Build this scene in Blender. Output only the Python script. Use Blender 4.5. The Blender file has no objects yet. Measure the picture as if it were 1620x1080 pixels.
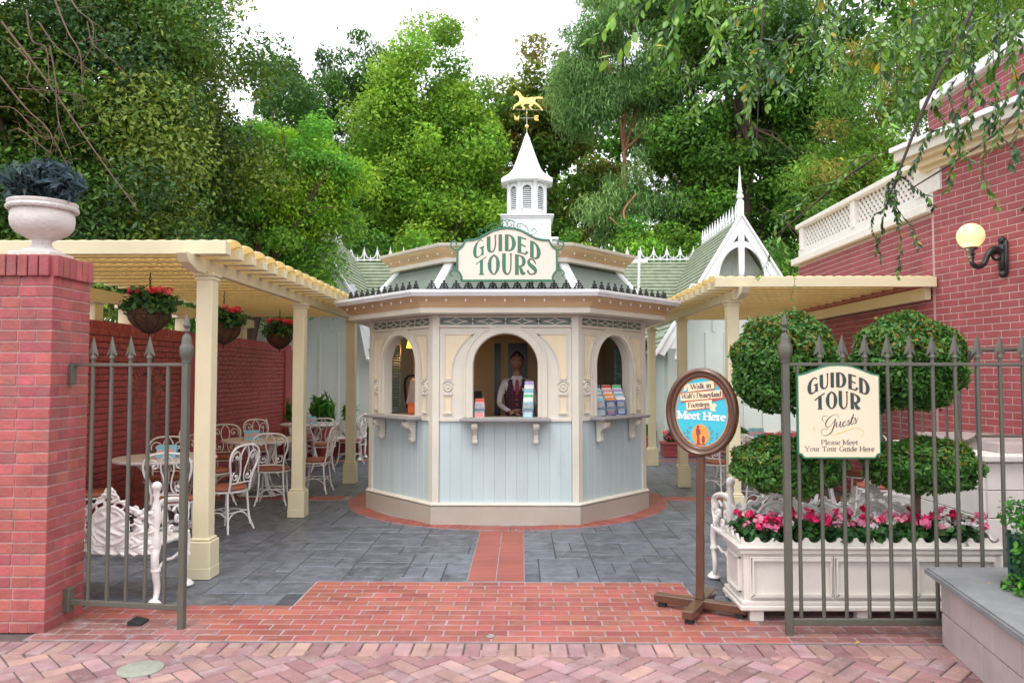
import bpy, bmesh, math, random
import numpy as np
from mathutils import Vector, Matrix
R = math.radians
PI = math.pi
S = bpy.context.scene
COL = S.collection
random.seed(7)
rng = np.random.default_rng(7)

# ------------------------------------------------------------ camera
cam_d = bpy.data.cameras.new('camera')
cam = bpy.data.objects.new('camera', cam_d)
COL.objects.link(cam)
cam.location = (0, 0, 1.6)
cam.rotation_euler = (R(90) + math.atan(52 / 1200), 0, math.atan(14 / 1200))
cam_d.sensor_width = 36
cam_d.lens = 36 * 1200 / 1620
cam_d.clip_start = 0.05
cam_d.clip_end = 800
cam_d.dof.use_dof = True
cam_d.dof.focus_distance = 7.4
cam_d.dof.aperture_fstop = 3.2
S.camera = cam

# ------------------------------------------------------------ sky, sun, exposure
world = bpy.data.worlds.new('World')
S.world = world
world.use_nodes = True
wn = world.node_tree
wn.nodes.clear()
sky = wn.nodes.new('ShaderNodeTexSky')
sky.sky_type = 'NISHITA'
sky.sun_disc = False
sky.sun_elevation = R(62)
sky.sun_rotation = R(200)
sky.air_density = 1.0
sky.dust_density = 3.0
ov = wn.nodes.new('ShaderNodeMix')
ov.data_type = 'RGBA'
ov.inputs[0].default_value = 0.86
ov.inputs[7].default_value = (10.2, 10.4, 10.8, 1)      # the even white cloud cover
bg = wn.nodes.new('ShaderNodeBackground')
bg.inputs[1].default_value = 0.15
wo = wn.nodes.new('ShaderNodeOutputWorld')
wn.links.new(sky.outputs[0], ov.inputs[6])
wn.links.new(ov.outputs[2], bg.inputs[0])
wn.links.new(bg.outputs[0], wo.inputs[0])
sun_d = bpy.data.lights.new('sun', 'SUN')
sun_d.energy = 1.0
sun_d.angle = R(24)
sun_d.color = (1, 0.965, 0.91)
sun = bpy.data.objects.new('sun', sun_d)
COL.objects.link(sun)
sun.rotation_euler = (R(28), 0, R(-20))
S.view_settings.view_transform = 'Standard'
S.view_settings.look = 'None'
S.view_settings.exposure = 0.62
S.view_settings.gamma = 1
S.view_settings.use_curve_mapping = False
S.cycles.max_bounces = 7
S.cycles.use_denoising = True

# ------------------------------------------------------------ materials
def mat(name, col, rough=0.6, var=0.12, scale=6, bump=0.0, bscale=80, metal=0.0, rnd=0.0, spec=0.5,
        emit=None, estr=0, hue=0.0, dirt=None, attr=False, coat=0.0, trans=0.0, stretch=None):
    m = bpy.data.materials.new(name)
    m.use_nodes = True
    nt = m.node_tree
    N, L = nt.nodes, nt.links
    b = N['Principled BSDF']
    b.inputs['Roughness'].default_value = rough
    b.inputs['Metallic'].default_value = metal
    b.inputs['Specular IOR Level'].default_value = spec
    b.inputs['Coat Weight'].default_value = coat
    b.inputs['Coat Roughness'].default_value = 0.15
    if emit:
        b.inputs['Emission Color'].default_value = (*emit, 1)
        b.inputs['Emission Strength'].default_value = estr
    geo = N.new('ShaderNodeNewGeometry')
    pos = geo.outputs['Position']
    if stretch:
        mp = N.new('ShaderNodeMapping')
        mp.inputs['Scale'].default_value = stretch
        L.new(pos, mp.inputs[0])
        pos = mp.outputs[0]
    nz = N.new('ShaderNodeTexNoise')
    nz.inputs['Scale'].default_value = scale
    nz.inputs['Detail'].default_value = 6
    nz.inputs['Roughness'].default_value = 0.6
    L.new(pos, nz.inputs['Vector'])
    mr = N.new('ShaderNodeMapRange')
    mr.inputs[1].default_value = 0.3
    mr.inputs[2].default_value = 0.7
    mr.inputs[3].default_value = 1 - var
    mr.inputs[4].default_value = 1 + var
    L.new(nz.outputs[0], mr.inputs[0])
    val = mr.outputs[0]
    hsv = N.new('ShaderNodeHueSaturation')
    hsv.inputs['Color'].default_value = (*col, 1)
    if attr:
        at = N.new('ShaderNodeAttribute')
        at.attribute_name = 'tint'
        L.new(at.outputs['Color'], hsv.inputs['Color'])
    if rnd or hue:
        oi = N.new('ShaderNodeObjectInfo')
        r2 = N.new('ShaderNodeMapRange')
        r2.inputs[3].default_value = 1 - rnd
        r2.inputs[4].default_value = 1 + rnd
        L.new(oi.outputs['Random'], r2.inputs[0])
        mu = N.new('ShaderNodeMath')
        mu.operation = 'MULTIPLY'
        L.new(val, mu.inputs[0])
        L.new(r2.outputs[0], mu.inputs[1])
        val = mu.outputs[0]
        if hue:
            fr = N.new('ShaderNodeMath')
            fr.operation = 'MULTIPLY'
            fr.inputs[1].default_value = 7.31
            L.new(oi.outputs['Random'], fr.inputs[0])
            f2 = N.new('ShaderNodeMath')
            f2.operation = 'FRACT'
            L.new(fr.outputs[0], f2.inputs[0])
            r3 = N.new('ShaderNodeMapRange')
            r3.inputs[3].default_value = 0.5 - hue
            r3.inputs[4].default_value = 0.5 + hue
            L.new(f2.outputs[0], r3.inputs[0])
            L.new(r3.outputs[0], hsv.inputs['Hue'])
    L.new(val, hsv.inputs['Value'])
    out = hsv.outputs[0]
    if dirt:
        dc, ds, d0, d1 = dirt                       # colour, scale, thresholds: weathering stains with their own shape
        n2 = N.new('ShaderNodeTexNoise')
        n2.inputs['Scale'].default_value = ds
        n2.inputs['Detail'].default_value = 8
        n2.inputs['Roughness'].default_value = 0.7
        L.new(pos, n2.inputs['Vector'])
        m2 = N.new('ShaderNodeMapRange')
        m2.inputs[1].default_value = d0
        m2.inputs[2].default_value = d1
        L.new(n2.outputs[0], m2.inputs[0])
        mx = N.new('ShaderNodeMix')
        mx.data_type = 'RGBA'
        mx.inputs[7].default_value = (*dc, 1)
        L.new(m2.outputs[0], mx.inputs[0])
        L.new(out, mx.inputs[6])
        out = mx.outputs[2]
    L.new(out, b.inputs['Base Color'])
    if bump:
        n3 = N.new('ShaderNodeTexNoise')
        n3.inputs['Scale'].default_value = bscale
        n3.inputs['Detail'].default_value = 5
        L.new(pos, n3.inputs['Vector'])
        bp = N.new('ShaderNodeBump')
        bp.inputs['Strength'].default_value = bump
        bp.inputs['Distance'].default_value = 0.01
        L.new(n3.outputs[0], bp.inputs['Height'])
        L.new(bp.outputs[0], b.inputs['Normal'])
    if trans:
        tr = N.new('ShaderNodeBsdfTranslucent')
        L.new(out, tr.inputs[0])
        ms = N.new('ShaderNodeMixShader')
        ms.inputs[0].default_value = trans
        L.new(b.outputs[0], ms.inputs[1])
        L.new(tr.outputs[0], ms.inputs[2])
        L.new(ms.outputs[0], N['Material Output'].inputs['Surface'])
    return m

def glassmat(name, tint=(1, 1, 1), rough=0.02, fac=0.88):
    m = bpy.data.materials.new(name)
    m.use_nodes = True
    N, L = m.node_tree.nodes, m.node_tree.links
    N.remove(N['Principled BSDF'])
    t = N.new('ShaderNodeBsdfTransparent')
    t.inputs[0].default_value = (*tint, 1)
    g = N.new('ShaderNodeBsdfGlossy')
    g.inputs['Roughness'].default_value = rough
    x = N.new('ShaderNodeMixShader')
    x.inputs[0].default_value = 1 - fac
    L.new(t.outputs[0], x.inputs[1])
    L.new(g.outputs[0], x.inputs[2])
    L.new(x.outputs[0], N['Material Output'].inputs['Surface'])
    return m

MT = {}
def D(k, *a, **kw): MT[k] = mat(k, *a, **kw)
D('pillar_brick', (.37, .085, .082), .66, .24, 5, .5, 45, rnd=.20, hue=.010, dirt=((.25, .11, .10), 7, .50, .72))
D('wall_brick_dark', (.37, .062, .066), .55, .2, 3, .3, 55, rnd=.18, hue=.006, stretch=(2, 2, .5))
D('wall_brick_pink', (.31, .070, .082), .68, .24, 3, .3, 55, rnd=.15, hue=.006)
D('mortar_dark', (.36, .22, .20), .9, .2, 20, .3)
D('mortar_wall', (.27, .12, .11), .9, .2, 20, .3)
D('mortar_light', (.50, .36, .34), .9, .12, 20, .3)
D('paver_red', (.30, .084, .064), .5, .16, 3, .35, 45, rnd=.20, hue=.010, dirt=((.30, .17, .15), 7, .54, .74))
D('paver_plum', (.23, .095, .085), .55, .2, 3, .35, 45, rnd=.22, hue=.012, dirt=((.30, .22, .22), 8, .50, .66))
D('path_red', (.30, .082, .060), .5, .12, 3, .25, 45, rnd=.07)
D('mortar_floor', (.31, .25, .26), .9, .25, 7, .3)
D('paver_pink', (.31, .180, .182), .8, .26, 5, .8, 70, rnd=.24, hue=.014, dirt=((.36, .27, .27), 9, .50, .72))
D('paver_rose', (.265, .135, .138), .8, .24, 5, .8, 70, rnd=.22, hue=.012, dirt=((.33, .22, .22), 9, .54, .76))
D('paver_orange', (.345, .205, .180), .8, .24, 5, .8, 70, rnd=.20, hue=.012, dirt=((.34, .26, .25), 9, .54, .76))
D('mortar_soil', (.10, .075, .07), .95, .3, 12, .4)
D('slate', (.095, .108, .135), .40, .40, 6, .9, 16, rnd=.28, hue=.01, dirt=((.17, .18, .21), 9, .46, .66))
D('slate_joint', (.055, .06, .068), .85, .2, 12, .3)
D('cream', (.67, .62, .53), .42, .06, 3, .10, 35, dirt=((.52, .47, .40), 4, .62, .86))
D('cream_pinkish', (.44, .385, .33), .45, .07, 3, .08, 40, dirt=((.42, .36, .32), 4, .62, .85))
D('pale_yellow', (.76, .64, .43), .5, .05, 3)
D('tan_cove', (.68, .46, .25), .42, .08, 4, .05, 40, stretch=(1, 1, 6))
D('pergola_yellow', (.68, .60, .40), .5, .05, 2.5, .08, 40, dirt=((.52, .44, .29), 3, .66, .88))
D('pergola_skin', (.88, .76, .48), .5, .08, 3, .08, 40, trans=.62)
D('white_paint', (.80, .80, .82), .4, .05, 3, .05, 40, dirt=((.62, .62, .62), 3, .62, .86))
D('iron_white', (.78, .74, .70), .38, .06, 12, .15, 90)
D('aqua', (.50, .585, .60), .5, .05, 2, .10, 40, rnd=.03, stretch=(1, 1, .3), dirt=((.40, .47, .48), 5, .58, .85))
D('shutter_aqua', (.26, .44, .43), .5, .05, 4)
D('sage', (.15, .185, .155), .6, .10, 3, .15, 40, rnd=.08)
D('frieze_green', (.15, .21, .18), .5, .08, 5)
D('shingle', (.27, .31, .22), .75, .28, 7, .4, 60)
D('wall_mint', (.72, .79, .73), .5, .05, 1.5, .06, 30)
D('gate_olive', (.095, .090, .070), .42, .12, 9, .2, 120, dirt=((.26, .21, .17), 60, .72, .80))
D('black_iron', (.018, .018, .022), .38, .2, 20, .2, 60)
D('sill_grey', (.26, .245, .25), .5, .08, 10)
D('sign_cream', (.74, .65, .55), .5, .03, 4)
D('sign_cream_b', (.72, .60, .44), .5, .03, 4)
D('sign_green', (.03, .17, .095), .4, .1, 8)
D('sign_red', (.28, .05, .06), .5, .05, 8)
D('ink_green', (.012, .05, .045), .5, .05, 8)
D('ink', (.045, .035, .045), .5, .05, 8)
D('ink_soft', (.16, .13, .14), .5, .05, 8)
D('gold_ink', (.62, .45, .10), .5, .05, 8)
D('gold', (.95, .62, .20), .25, .08, 10, metal=.85)
D('brown_paint', (.10, .042, .022), .28, .15, 9, .1, 50, coat=.4)
D('sky_blue', (.045, .46, .58), .4, .06, 8)
D('orange_rim', (.75, .25, .05), .5, .05, 8)
D('banner', (.88, .66, .43), .5, .08, 16)
D('banner_edge', (.40, .09, .06), .5, .08, 8)
D('white_ink', (.85, .82, .78), .5, .03, 8)
D('vinyl', (.34, .105, .065), .42, .15, 9, .15, 40)
D('table_top', (.70, .63, .62), .35, .10, 14, .1, 60)
D('coir', (.085, .04, .018), .95, .5, 30, 1.0, 70)
D('stone_cap', (.20, .205, .21), .8, .18, 6, .5, 50, dirt=((.18, .19, .2), 4, .5, .72))
D('stone_block', (.42, .35, .34), .8, .10, 5, .4, 70, rnd=.08)
D('stone_joint', (.66, .58, .53), .85, .1, 12, .2)
D('stone_white', (.70, .65, .60), .7, .06, 4, .2, 50, rnd=.03)
D('planter_cream', (.64, .595, .54), .42, .06, 6, .12, 60, dirt=((.50, .46, .40), 4, .60, .84))
D('urn_stone', (.62, .56, .52), .75, .12, 9, .4, 50, dirt=((.36, .32, .30), 7, .55, .75))
D('soil', (.05, .033, .024), .95, .3, 20, .8, 60)
D('ground', (.06, .05, .035), .95, .3, 2, .6, 20)
D('bark', (.11, .075, .05), .9, .3, 8, .8, 30, stretch=(1, 1, .3))
D('bark_pale', (.34, .30, .27), .85, .3, 6, .6, 30, stretch=(1, 1, .3))
D('bark_orange', (.30, .15, .08), .85, .3, 6, .6, 30)
D('twig', (.13, .075, .055), .85, .2, 9, .3, 30)
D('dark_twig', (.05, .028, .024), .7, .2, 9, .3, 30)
D('leaf', (.08, .2, .03), .55, .10, 3, attr=True, spec=.22, trans=.36)
D('leaf_glossy', (.08, .2, .03), .42, .10, 3, attr=True, spec=.4, trans=.26)
D('petal', (.8, .1, .2), .6, .1, 20, attr=True, trans=.25)
D('interior_cream', (.62, .46, .26), .5, .06, 3)
D('interior_dark', (.045, .03, .025), .5, .15, 5)
D('interior_wood', (.15, .065, .03), .45, .25, 4, .1, 30, stretch=(4, 4, .5))
D('counter', (.30, .25, .21), .4, .1, 6)
D('dark_glass', (.012, .014, .030), .30, .05, 3, spec=.8)
D('lamp_shade', (.9, .45, .1), .6, .05, 8, emit=(1, .42, .06), estr=2.2)
D('globe_glow', (.80, .60, .30), .35, .02, 8, emit=(1, .72, .34), estr=.50)
D('bulb_glass', (.85, .83, .8), .12, .05, 8)
D('shirt', (.66, .58, .58), .8, .08, 20, .2, 60)
D('vest', (.035, .02, .035), .85, .3, 60, .3, 100)
D('tie', (.30, .015, .02), .6, .1, 30)
D('trousers', (.02, .02, .03), .8, .1, 20)
D('skin', (.27, .13, .085), .5, .06, 20)
D('hair', (.014, .010, .008), .6, .3, 60, .5, 120)
D('orange_box', (.75, .14, .02), .5, .1, 12)
D('acrylic', (.16, .22, .28), .2, .1, 6)
D('print_blue', (.03, .10, .35), .4, .5, 60)
D('print_red', (.62, .07, .05), .4, .1, 20)
D('print_pink', (.72, .34, .33), .4, .35, 70)
D('print_cyan', (.22, .50, .58), .4, .15, 30)
D('print_green', (.12, .50, .22), .4, .2, 40)
D('print_lilac', (.45, .36, .72), .4, .2, 40)
D('print_orange', (.85, .30, .05), .4, .2, 50)
D('print_photo', (.32, .33, .34), .4, .5, 70)
D('card_blue', (.22, .52, .66), .45, .12, 30)
D('rubber', (.012, .012, .014), .7, .1, 10)
D('steel', (.42, .41, .38), .35, .1, 30, metal=.7)
D('cap_green', (.26, .27, .22), .55, .15, 30)
D('box_green', (.012, .06, .04), .45, .1, 10)

# ------------------------------------------------------------ mesh builder
I4 = Matrix.Identity(4)
class MB:
    def __init__(s):
        s.v, s.f, s.mi, s.T = [], [], [], I4
    def add(s, vs, fs, mi=0):
        o = len(s.v)
        T = s.T
        if T is I4:
            s.v.extend(tuple(p) for p in vs)
        else:
            s.v.extend(tuple(T @ Vector(p)) for p in vs)
        s.f.extend(tuple(i + o for i in f) for f in fs)
        s.mi.extend([mi] * len(fs))
        return s
    def box(s, cx, cy, cz, sx, sy, sz, rz=0, b=0, mi=0):
        """centre and full sizes; b bevels every edge"""
        hx, hy, hz = sx / 2, sy / 2, sz / 2
        c, n = math.cos(rz), math.sin(rz)
        def tr(p): return (cx + p[0] * c - p[1] * n, cy + p[0] * n + p[1] * c, cz + p[2])
        if not b:
            vs = [tr((x, y, z)) for z in (-hz, hz) for x, y in ((-hx, -hy), (hx, -hy), (hx, hy), (-hx, hy))]
            return s.add(vs, [(0, 3, 2, 1), (4, 5, 6, 7), (0, 1, 5, 4), (1, 2, 6, 5), (2, 3, 7, 6), (3, 0, 4, 7)], mi)
        b = min(b, hx * .9, hy * .9, hz * .9)
        vs = []
        def ringz(z, ins): 
            X, Y = hx - ins, hy - ins
            return [(X0, Y0, z) for X0, Y0 in ((-X + b * (ins == 0), -Y), (X - b * (ins == 0), -Y), (X, -Y + b * (ins == 0)), (X, Y - b * (ins == 0)), (X - b * (ins == 0), Y), (-X + b * (ins == 0), Y), (-X, Y - b * (ins == 0)), (-X, -Y + b * (ins == 0)))]
        low4 = [(-hx + b, -hy + b, -hz), (hx - b, -hy + b, -hz), (hx - b, hy - b, -hz), (-hx + b, hy - b, -hz)]
        top4 = [(x, y, hz) for x, y, _ in low4]
        vs = low4 + ringz(-hz + b, 0) + ringz(hz - b, 0) + top4
        fs = [(3, 2, 1, 0), (20, 21, 22, 23)]
        for i in range(8):
            j = (i + 1) % 8
            fs.append((4 + i, 4 + j, 12 + j, 12 + i))
        ce = {0: (0, 1), 1: (2, 3), 2: (4, 5), 3: (6, 7)}
        for k in range(4):
            a, c2 = ce[k]
            k2 = (k + 1) % 4
            fs.append((k, k2, 4 + c2, 4 + a))
            fs.append((12 + a, 12 + c2, 20 + k2, 20 + k))
            fs.append((k2, 4 + (c2 + 1) % 8, 4 + c2))
            fs.append((20 + k2, 12 + c2, 12 + (c2 + 1) % 8))
        return s.add([tr(p) for p in vs], fs, mi)
    def tube(s, pts, r, n=8, closed=False, mi=0, flat=1.0):
        P = [Vector(p) for p in pts]
        m = len(P)
        if m < 2: return s
        rs = r if isinstance(r, (list, tuple)) else [r] * m
        tan = []
        for i in range(m):
            if closed: t = P[(i + 1) % m] - P[i - 1]
            else: t = P[min(i + 1, m - 1)] - P[max(i - 1, 0)]
            tan.append(t.normalized() if t.length > 1e-9 else Vector((0, 0, 1)))
        up = Vector((0, 0, 1)) if abs(tan[0].z) < .9 else Vector((0, 1, 0))
        a = tan[0].cross(up).normalized()
        vs, fs = [], []
        for i in range(m):
            t = tan[i]
            a = (a - t * a.dot(t))
            a = a.normalized() if a.length > 1e-6 else t.orthogonal().normalized()
            b = t.cross(a)
            for k in range(n):
                an = 2 * PI * k / n
                vs.append(P[i] + a * math.cos(an) * rs[i] + b * math.sin(an) * rs[i] * flat)
        for i in range(m if closed else m - 1):
            j = (i + 1) % m
            for k in range(n):
                k2 = (k + 1) % n
                fs.append((i * n + k, i * n + k2, j * n + k2, j * n + k))
        if not closed:
            fs.append(tuple(range(n))[::-1])
            fs.append(tuple((m - 1) * n + k for k in range(n)))
        return s.add(vs, fs, mi)
    def lathe(s, prof, n=16, c=(0, 0, 0), mi=0, a0=0, sx=1, sy=1):
        vs, fs = [], []
        for r, z in prof:
            for k in range(n):
                an = a0 + 2 * PI * k / n
                vs.append((c[0] + r * math.cos(an) * sx, c[1] + r * math.sin(an) * sy, c[2] + z))
        for i in range(len(prof) - 1):
            for k in range(n):
                k2 = (k + 1) % n
                fs.append((i * n + k, i * n + k2, (i + 1) * n + k2, (i + 1) * n + k))
        if prof[0][0] > 1e-5: fs.append(tuple(range(n))[::-1])
        if prof[-1][0] > 1e-5: fs.append(tuple((len(prof) - 1) * n + k for k in range(n)))
        return s.add(vs, fs, mi)
    def prism(s, poly, d0, d1, ax='y', mi=0):
        """2-D polygon extruded from d0 to d1; ax y: poly in x,z; ax z: poly in x,y; ax x: poly in y,z"""
        def m(p, d): return (p[0], d, p[1]) if ax == 'y' else ((p[0], p[1], d) if ax == 'z' else (d, p[0], p[1]))
        n = len(poly)
        vs = [m(p, d0) for p in poly] + [m(p, d1) for p in poly]
        fs = [tuple(range(n)), tuple(range(n, 2 * n))[::-1]] + [(i, (i + 1) % n, n + (i + 1) % n, n + i) for i in range(n)]
        return s.add(vs, fs, mi)
    def sphere(s, c, r, n=12, m=8, sz=1, mi=0):
        return s.lathe([(max(r * math.sin(PI * i / m), 0 if 0 < i < m else 1e-6), -r * sz * math.cos(PI * i / m)) for i in range(m + 1)], n, c, mi)
    def mesh(s, name, mats, smooth=None):
        me = bpy.data.meshes.new(name)
        me.from_pydata(s.v, [], s.f)
        for m in (mats if isinstance(mats, (list, tuple)) else [mats]):
            me.materials.append(MT[m] if isinstance(m, str) else m)
        if any(s.mi): me.polygons.foreach_set('material_index', s.mi)
        if len(s.f) < 30000:
            bm = bmesh.new()
            bm.from_mesh(me)
            bmesh.ops.recalc_face_normals(bm, faces=bm.faces)
            bm.to_mesh(me)
            bm.free()
        if smooth is not None:
            me.polygons.foreach_set('use_smooth', [True] * len(me.polygons))
            me.set_sharp_from_angle(angle=R(smooth))
        me.update()
        return me
    def build(s, name, mats, parent=None, smooth=None, loc=None, **kw):
        return link(name, s.mesh(name, mats, smooth), parent, loc, **kw)

def link(name, me, parent=None, loc=None, rot=None, **kw):
    o = bpy.data.objects.new(name, me)
    COL.objects.link(o)
    if parent is not None: o.parent = parent
    if loc is not None: o.location = loc
    if rot is not None: o.rotation_euler = rot
    for k, v in kw.items(): o[k] = v
    return o
def empty(name, loc=(0, 0, 0), rz=0, **kw):
    o = link(name, None, None, loc, (0, 0, rz), **kw)
    o.empty_display_size = .1
    return o
KIDS = {}
def copy_tree(o, parent=None):
    c = o.copy()
    COL.objects.link(c)
    c.parent = parent
    for ch in list(o.children): copy_tree(ch, c)
    return c
def curve(pts, n=8, closed=False):
    """Catmull-Rom through the points"""
    P = [Vector(p) if len(p) == 3 else Vector((p[0], p[1], 0)) for p in pts]
    out = []
    m = len(P)
    rng_ = range(m) if closed else range(m - 1)
    for i in rng_:
        p0 = P[i - 1] if (i > 0 or closed) else P[0] * 2 - P[1]
        p1, p2 = P[i], P[(i + 1) % m]
        p3 = P[(i + 2) % m] if (i + 2 < m or closed) else P[-1] * 2 - P[-2]
        for k in range(n):
            t = k / n
            out.append(.5 * ((2 * p1) + (p2 - p0) * t + (2 * p0 - 5 * p1 + 4 * p2 - p3) * t * t + (3 * p1 - p0 - 3 * p2 + p3) * t ** 3))
    if not closed: out.append(P[-1])
    return out
def spiral(cx, cz, r0, r1, a0, a1, n=18, y=0):
    return [(cx + (r0 + (r1 - r0) * i / n) * math.cos(a0 + (a1 - a0) * i / n), y, cz + (r0 + (r1 - r0) * i / n) * math.sin(a0 + (a1 - a0) * i / n)) for i in range(n + 1)]
def trs(loc, rz=0, rx=0, ry=0): return Matrix.Translation(loc) @ Matrix.Rotation(rz, 4, 'Z') @ Matrix.Rotation(ry, 4, 'Y') @ Matrix.Rotation(rx, 4, 'X')

def pieces(parent, name, items, meshes, mats_joined, limit=290, ref=(0, 0, 1.6)):
    """items: (meshkey, loc, rz). The nearest `limit` become parts, the others one joined part of kind stuff."""
    W = parent.matrix_world if parent else I4
    base = Vector(parent.location) if parent else Vector((0, 0, 0))
    items = sorted(items, key=lambda t: (Vector(t[1]) + base - Vector(ref)).length)
    for k, loc, rz in items[:limit]:
        o = link(name, meshes[k], parent, loc, (0, 0, rz))
    rest = items[limit:]
    if rest:
        VS, FS, n0 = [], [], 0
        cache = {}
        for k, loc, rz in rest:
            if k not in cache:
                me = meshes[k]
                cache[k] = (np.array([v.co[:] for v in me.vertices]), [tuple(p.vertices) for p in me.polygons])
            V, F = cache[k]
            c, sn = math.cos(rz), math.sin(rz)
            RT = np.array([[c, sn, 0], [-sn, c, 0], [0, 0, 1]])
            VS.append(V @ RT + np.array(loc))
            FS.extend(tuple(i + n0 for i in f) for f in F)
            n0 += len(V)
        me = bpy.data.meshes.new(name + '_field')
        me.from_pydata(np.concatenate(VS).tolist(), [], FS)
        me.materials.append(MT[mats_joined])
        link(name + '_field', me, parent, kind='stuff')

def leafmesh(name, P, Nrm, size, tint, mat_name, aspect=.5, long=None, fold=True):
    """many leaves, one diamond each: P centres, Nrm normals, size lengths, tint colours"""
    n = len(P)
    rnd = rng.normal(size=(n, 3))
    if long is not None: rnd = rnd * .35 + long
    t = rnd - Nrm * np.sum(rnd * Nrm, 1, keepdims=True)
    t /= np.linalg.norm(t, axis=1, keepdims=True) + 1e-9
    b = np.cross(Nrm, t)
    L = size[:, None] * .5
    V = np.empty((n, 4, 3))
    V[:, 0] = P - t * L
    V[:, 1] = P + b * L * aspect - t * L * .1 
    V[:, 2] = P + t * L
    V[:, 3] = P - b * L * aspect - t * L * .1
    if fold:
        V[:, 1] += Nrm * L * .22
        V[:, 3] += Nrm * L * .22
    me = bpy.data.meshes.new(name)
    me.vertices.add(n * 4)
    me.vertices.foreach_set('co', V.reshape(-1).astype(np.float32))
    tri = np.arange(n)[:, None] * 4
    F = np.concatenate([tri + np.array([0, 1, 2]), tri + np.array([0, 2, 3])], 1).reshape(-1)
    me.loops.add(len(F))
    me.loops.foreach_set('vertex_index', F.astype(np.int32))
    me.polygons.add(n * 2)
    me.polygons.foreach_set('loop_start', np.arange(0, n * 6, 3).astype(np.int32))
    me.update(calc_edges=True)
    ca = me.color_attributes.new('tint', 'FLOAT_COLOR', 'POINT')
    cc = np.ones((n, 4, 4), np.float32)
    cc[:, :, :3] = tint[:, None, :]
    ca.data.foreach_set('color', cc.reshape(-1))
    me.materials.append(MT[mat_name])
    return me

def blob_leaves(blobs, n, size, cols, outw=.55, svar=.48, deep=.35, flat=0.0):
    """leaves on the shells of ellipsoid clumps; cols: list of base colours picked per clump, jittered per leaf"""
    B = np.array(blobs, float)
    w = (B[:, 3] * B[:, 4] + B[:, 4] * B[:, 5] + B[:, 3] * B[:, 5])
    idx = rng.choice(len(B), n, p=w / w.sum())
    d = rng.normal(size=(n, 3))
    d /= np.linalg.norm(d, axis=1, keepdims=True)
    rr = 1 - deep * rng.random(n) ** 1.8 + .08 * rng.normal(size=n)
    P = B[idx, :3] + d * B[idx, 3:6] * rr[:, None]
    Nr = d * outw + rng.normal(size=(n, 3)) * (1 - outw) + np.array([0, 0, .35 + flat])
    Nr /= np.linalg.norm(Nr, axis=1, keepdims=True)
    C = np.array(cols)
    ci = rng.integers(0, len(C), len(B))
    bj = rng.uniform(.8, 1.2, len(B))
    tint = C[ci[idx]] * bj[idx][:, None] * rng.uniform(.7, 1.32, (n, 1))
    lit_tip = (rr > .97) & (d[:, 2] > .1) & (rng.random(n) < .35)          # brighter yellow on outer top leaves: lit crown tips painted into the tint
    tint[lit_tip] *= np.array([1.55, 1.25, .9])
    sw = rng.random(n) < .12
    tint[sw] = C[rng.integers(0, len(C), sw.sum())]
    sz = size * rng.uniform(1 - svar, 1 + svar, n)
    return P, Nr, sz, np.clip(tint, 0, 1)
# ------------------------------------------------------------ ground and paving
def sheet(name, poly, z0, z1, m, **kw):
    mb = MB()
    mb.prism(poly, z0, z1, 'z')
    return mb.build(name, m, **kw)
def rect(x0, y0, x1, y1): return [(x0, y0), (x1, y0), (x1, y1), (x0, y1)]
g = sheet('ground', rect(-400, -60, 400, 500), -.30, -.03, 'ground', kind='structure')

KC = Vector((-.165, 9.85, 0))
# slate courtyard: random ashlar slabs
court = sheet('courtyard', rect(-4.56, 4.7, 4.36, 17.6), -.028, -.005, 'slate_joint', kind='structure')
cell = .155
nx, ny = int(8.86 / cell), int(12.4 / cell)
occ = np.zeros((nx, ny), bool)
slab_items, slab_mesh = [], {}
random.seed(21)
for j in range(ny):
    for i in range(nx):
        if occ[i, j]: continue
        opts = [(2, 2), (3, 2), (4, 2), (2, 3), (3, 3), (4, 3), (3, 2), (4, 2), (2, 1), (3, 1), (1, 2)]
        random.shuffle(opts)
        for w, h in opts + [(1, 1)]:
            if i + w <= nx and j + h <= ny and not occ[i:i + w, j:j + h].any(): break
        occ[i:i + w, j:j + h] = True
        X0, Y0, X1, Y1 = -4.50 + i * cell, 5.30 + j * cell, -4.50 + (i + w) * cell, 5.30 + (j + h) * cell
        cx, cy = (X0 + X1) / 2, (Y0 + Y1) / 2
        if math.hypot(cx - KC.x, cy - KC.y) < 1.6: continue
        if Y1 < 5.90 and X0 > -1.75 and X1 < 1.25: continue
        if (w, h) not in slab_mesh:
            slab_mesh[(w, h)] = MB().box(0, 0, 0, w * cell - .009, h * cell - .009, .022, b=.004).mesh('slab', 'slate')
        slab_items.append(((w, h), (cx, cy, -.0125 + random.uniform(-.0012, .0012)), 0))
pieces(court, 'slab', slab_items, slab_mesh, 'slate')

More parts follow.
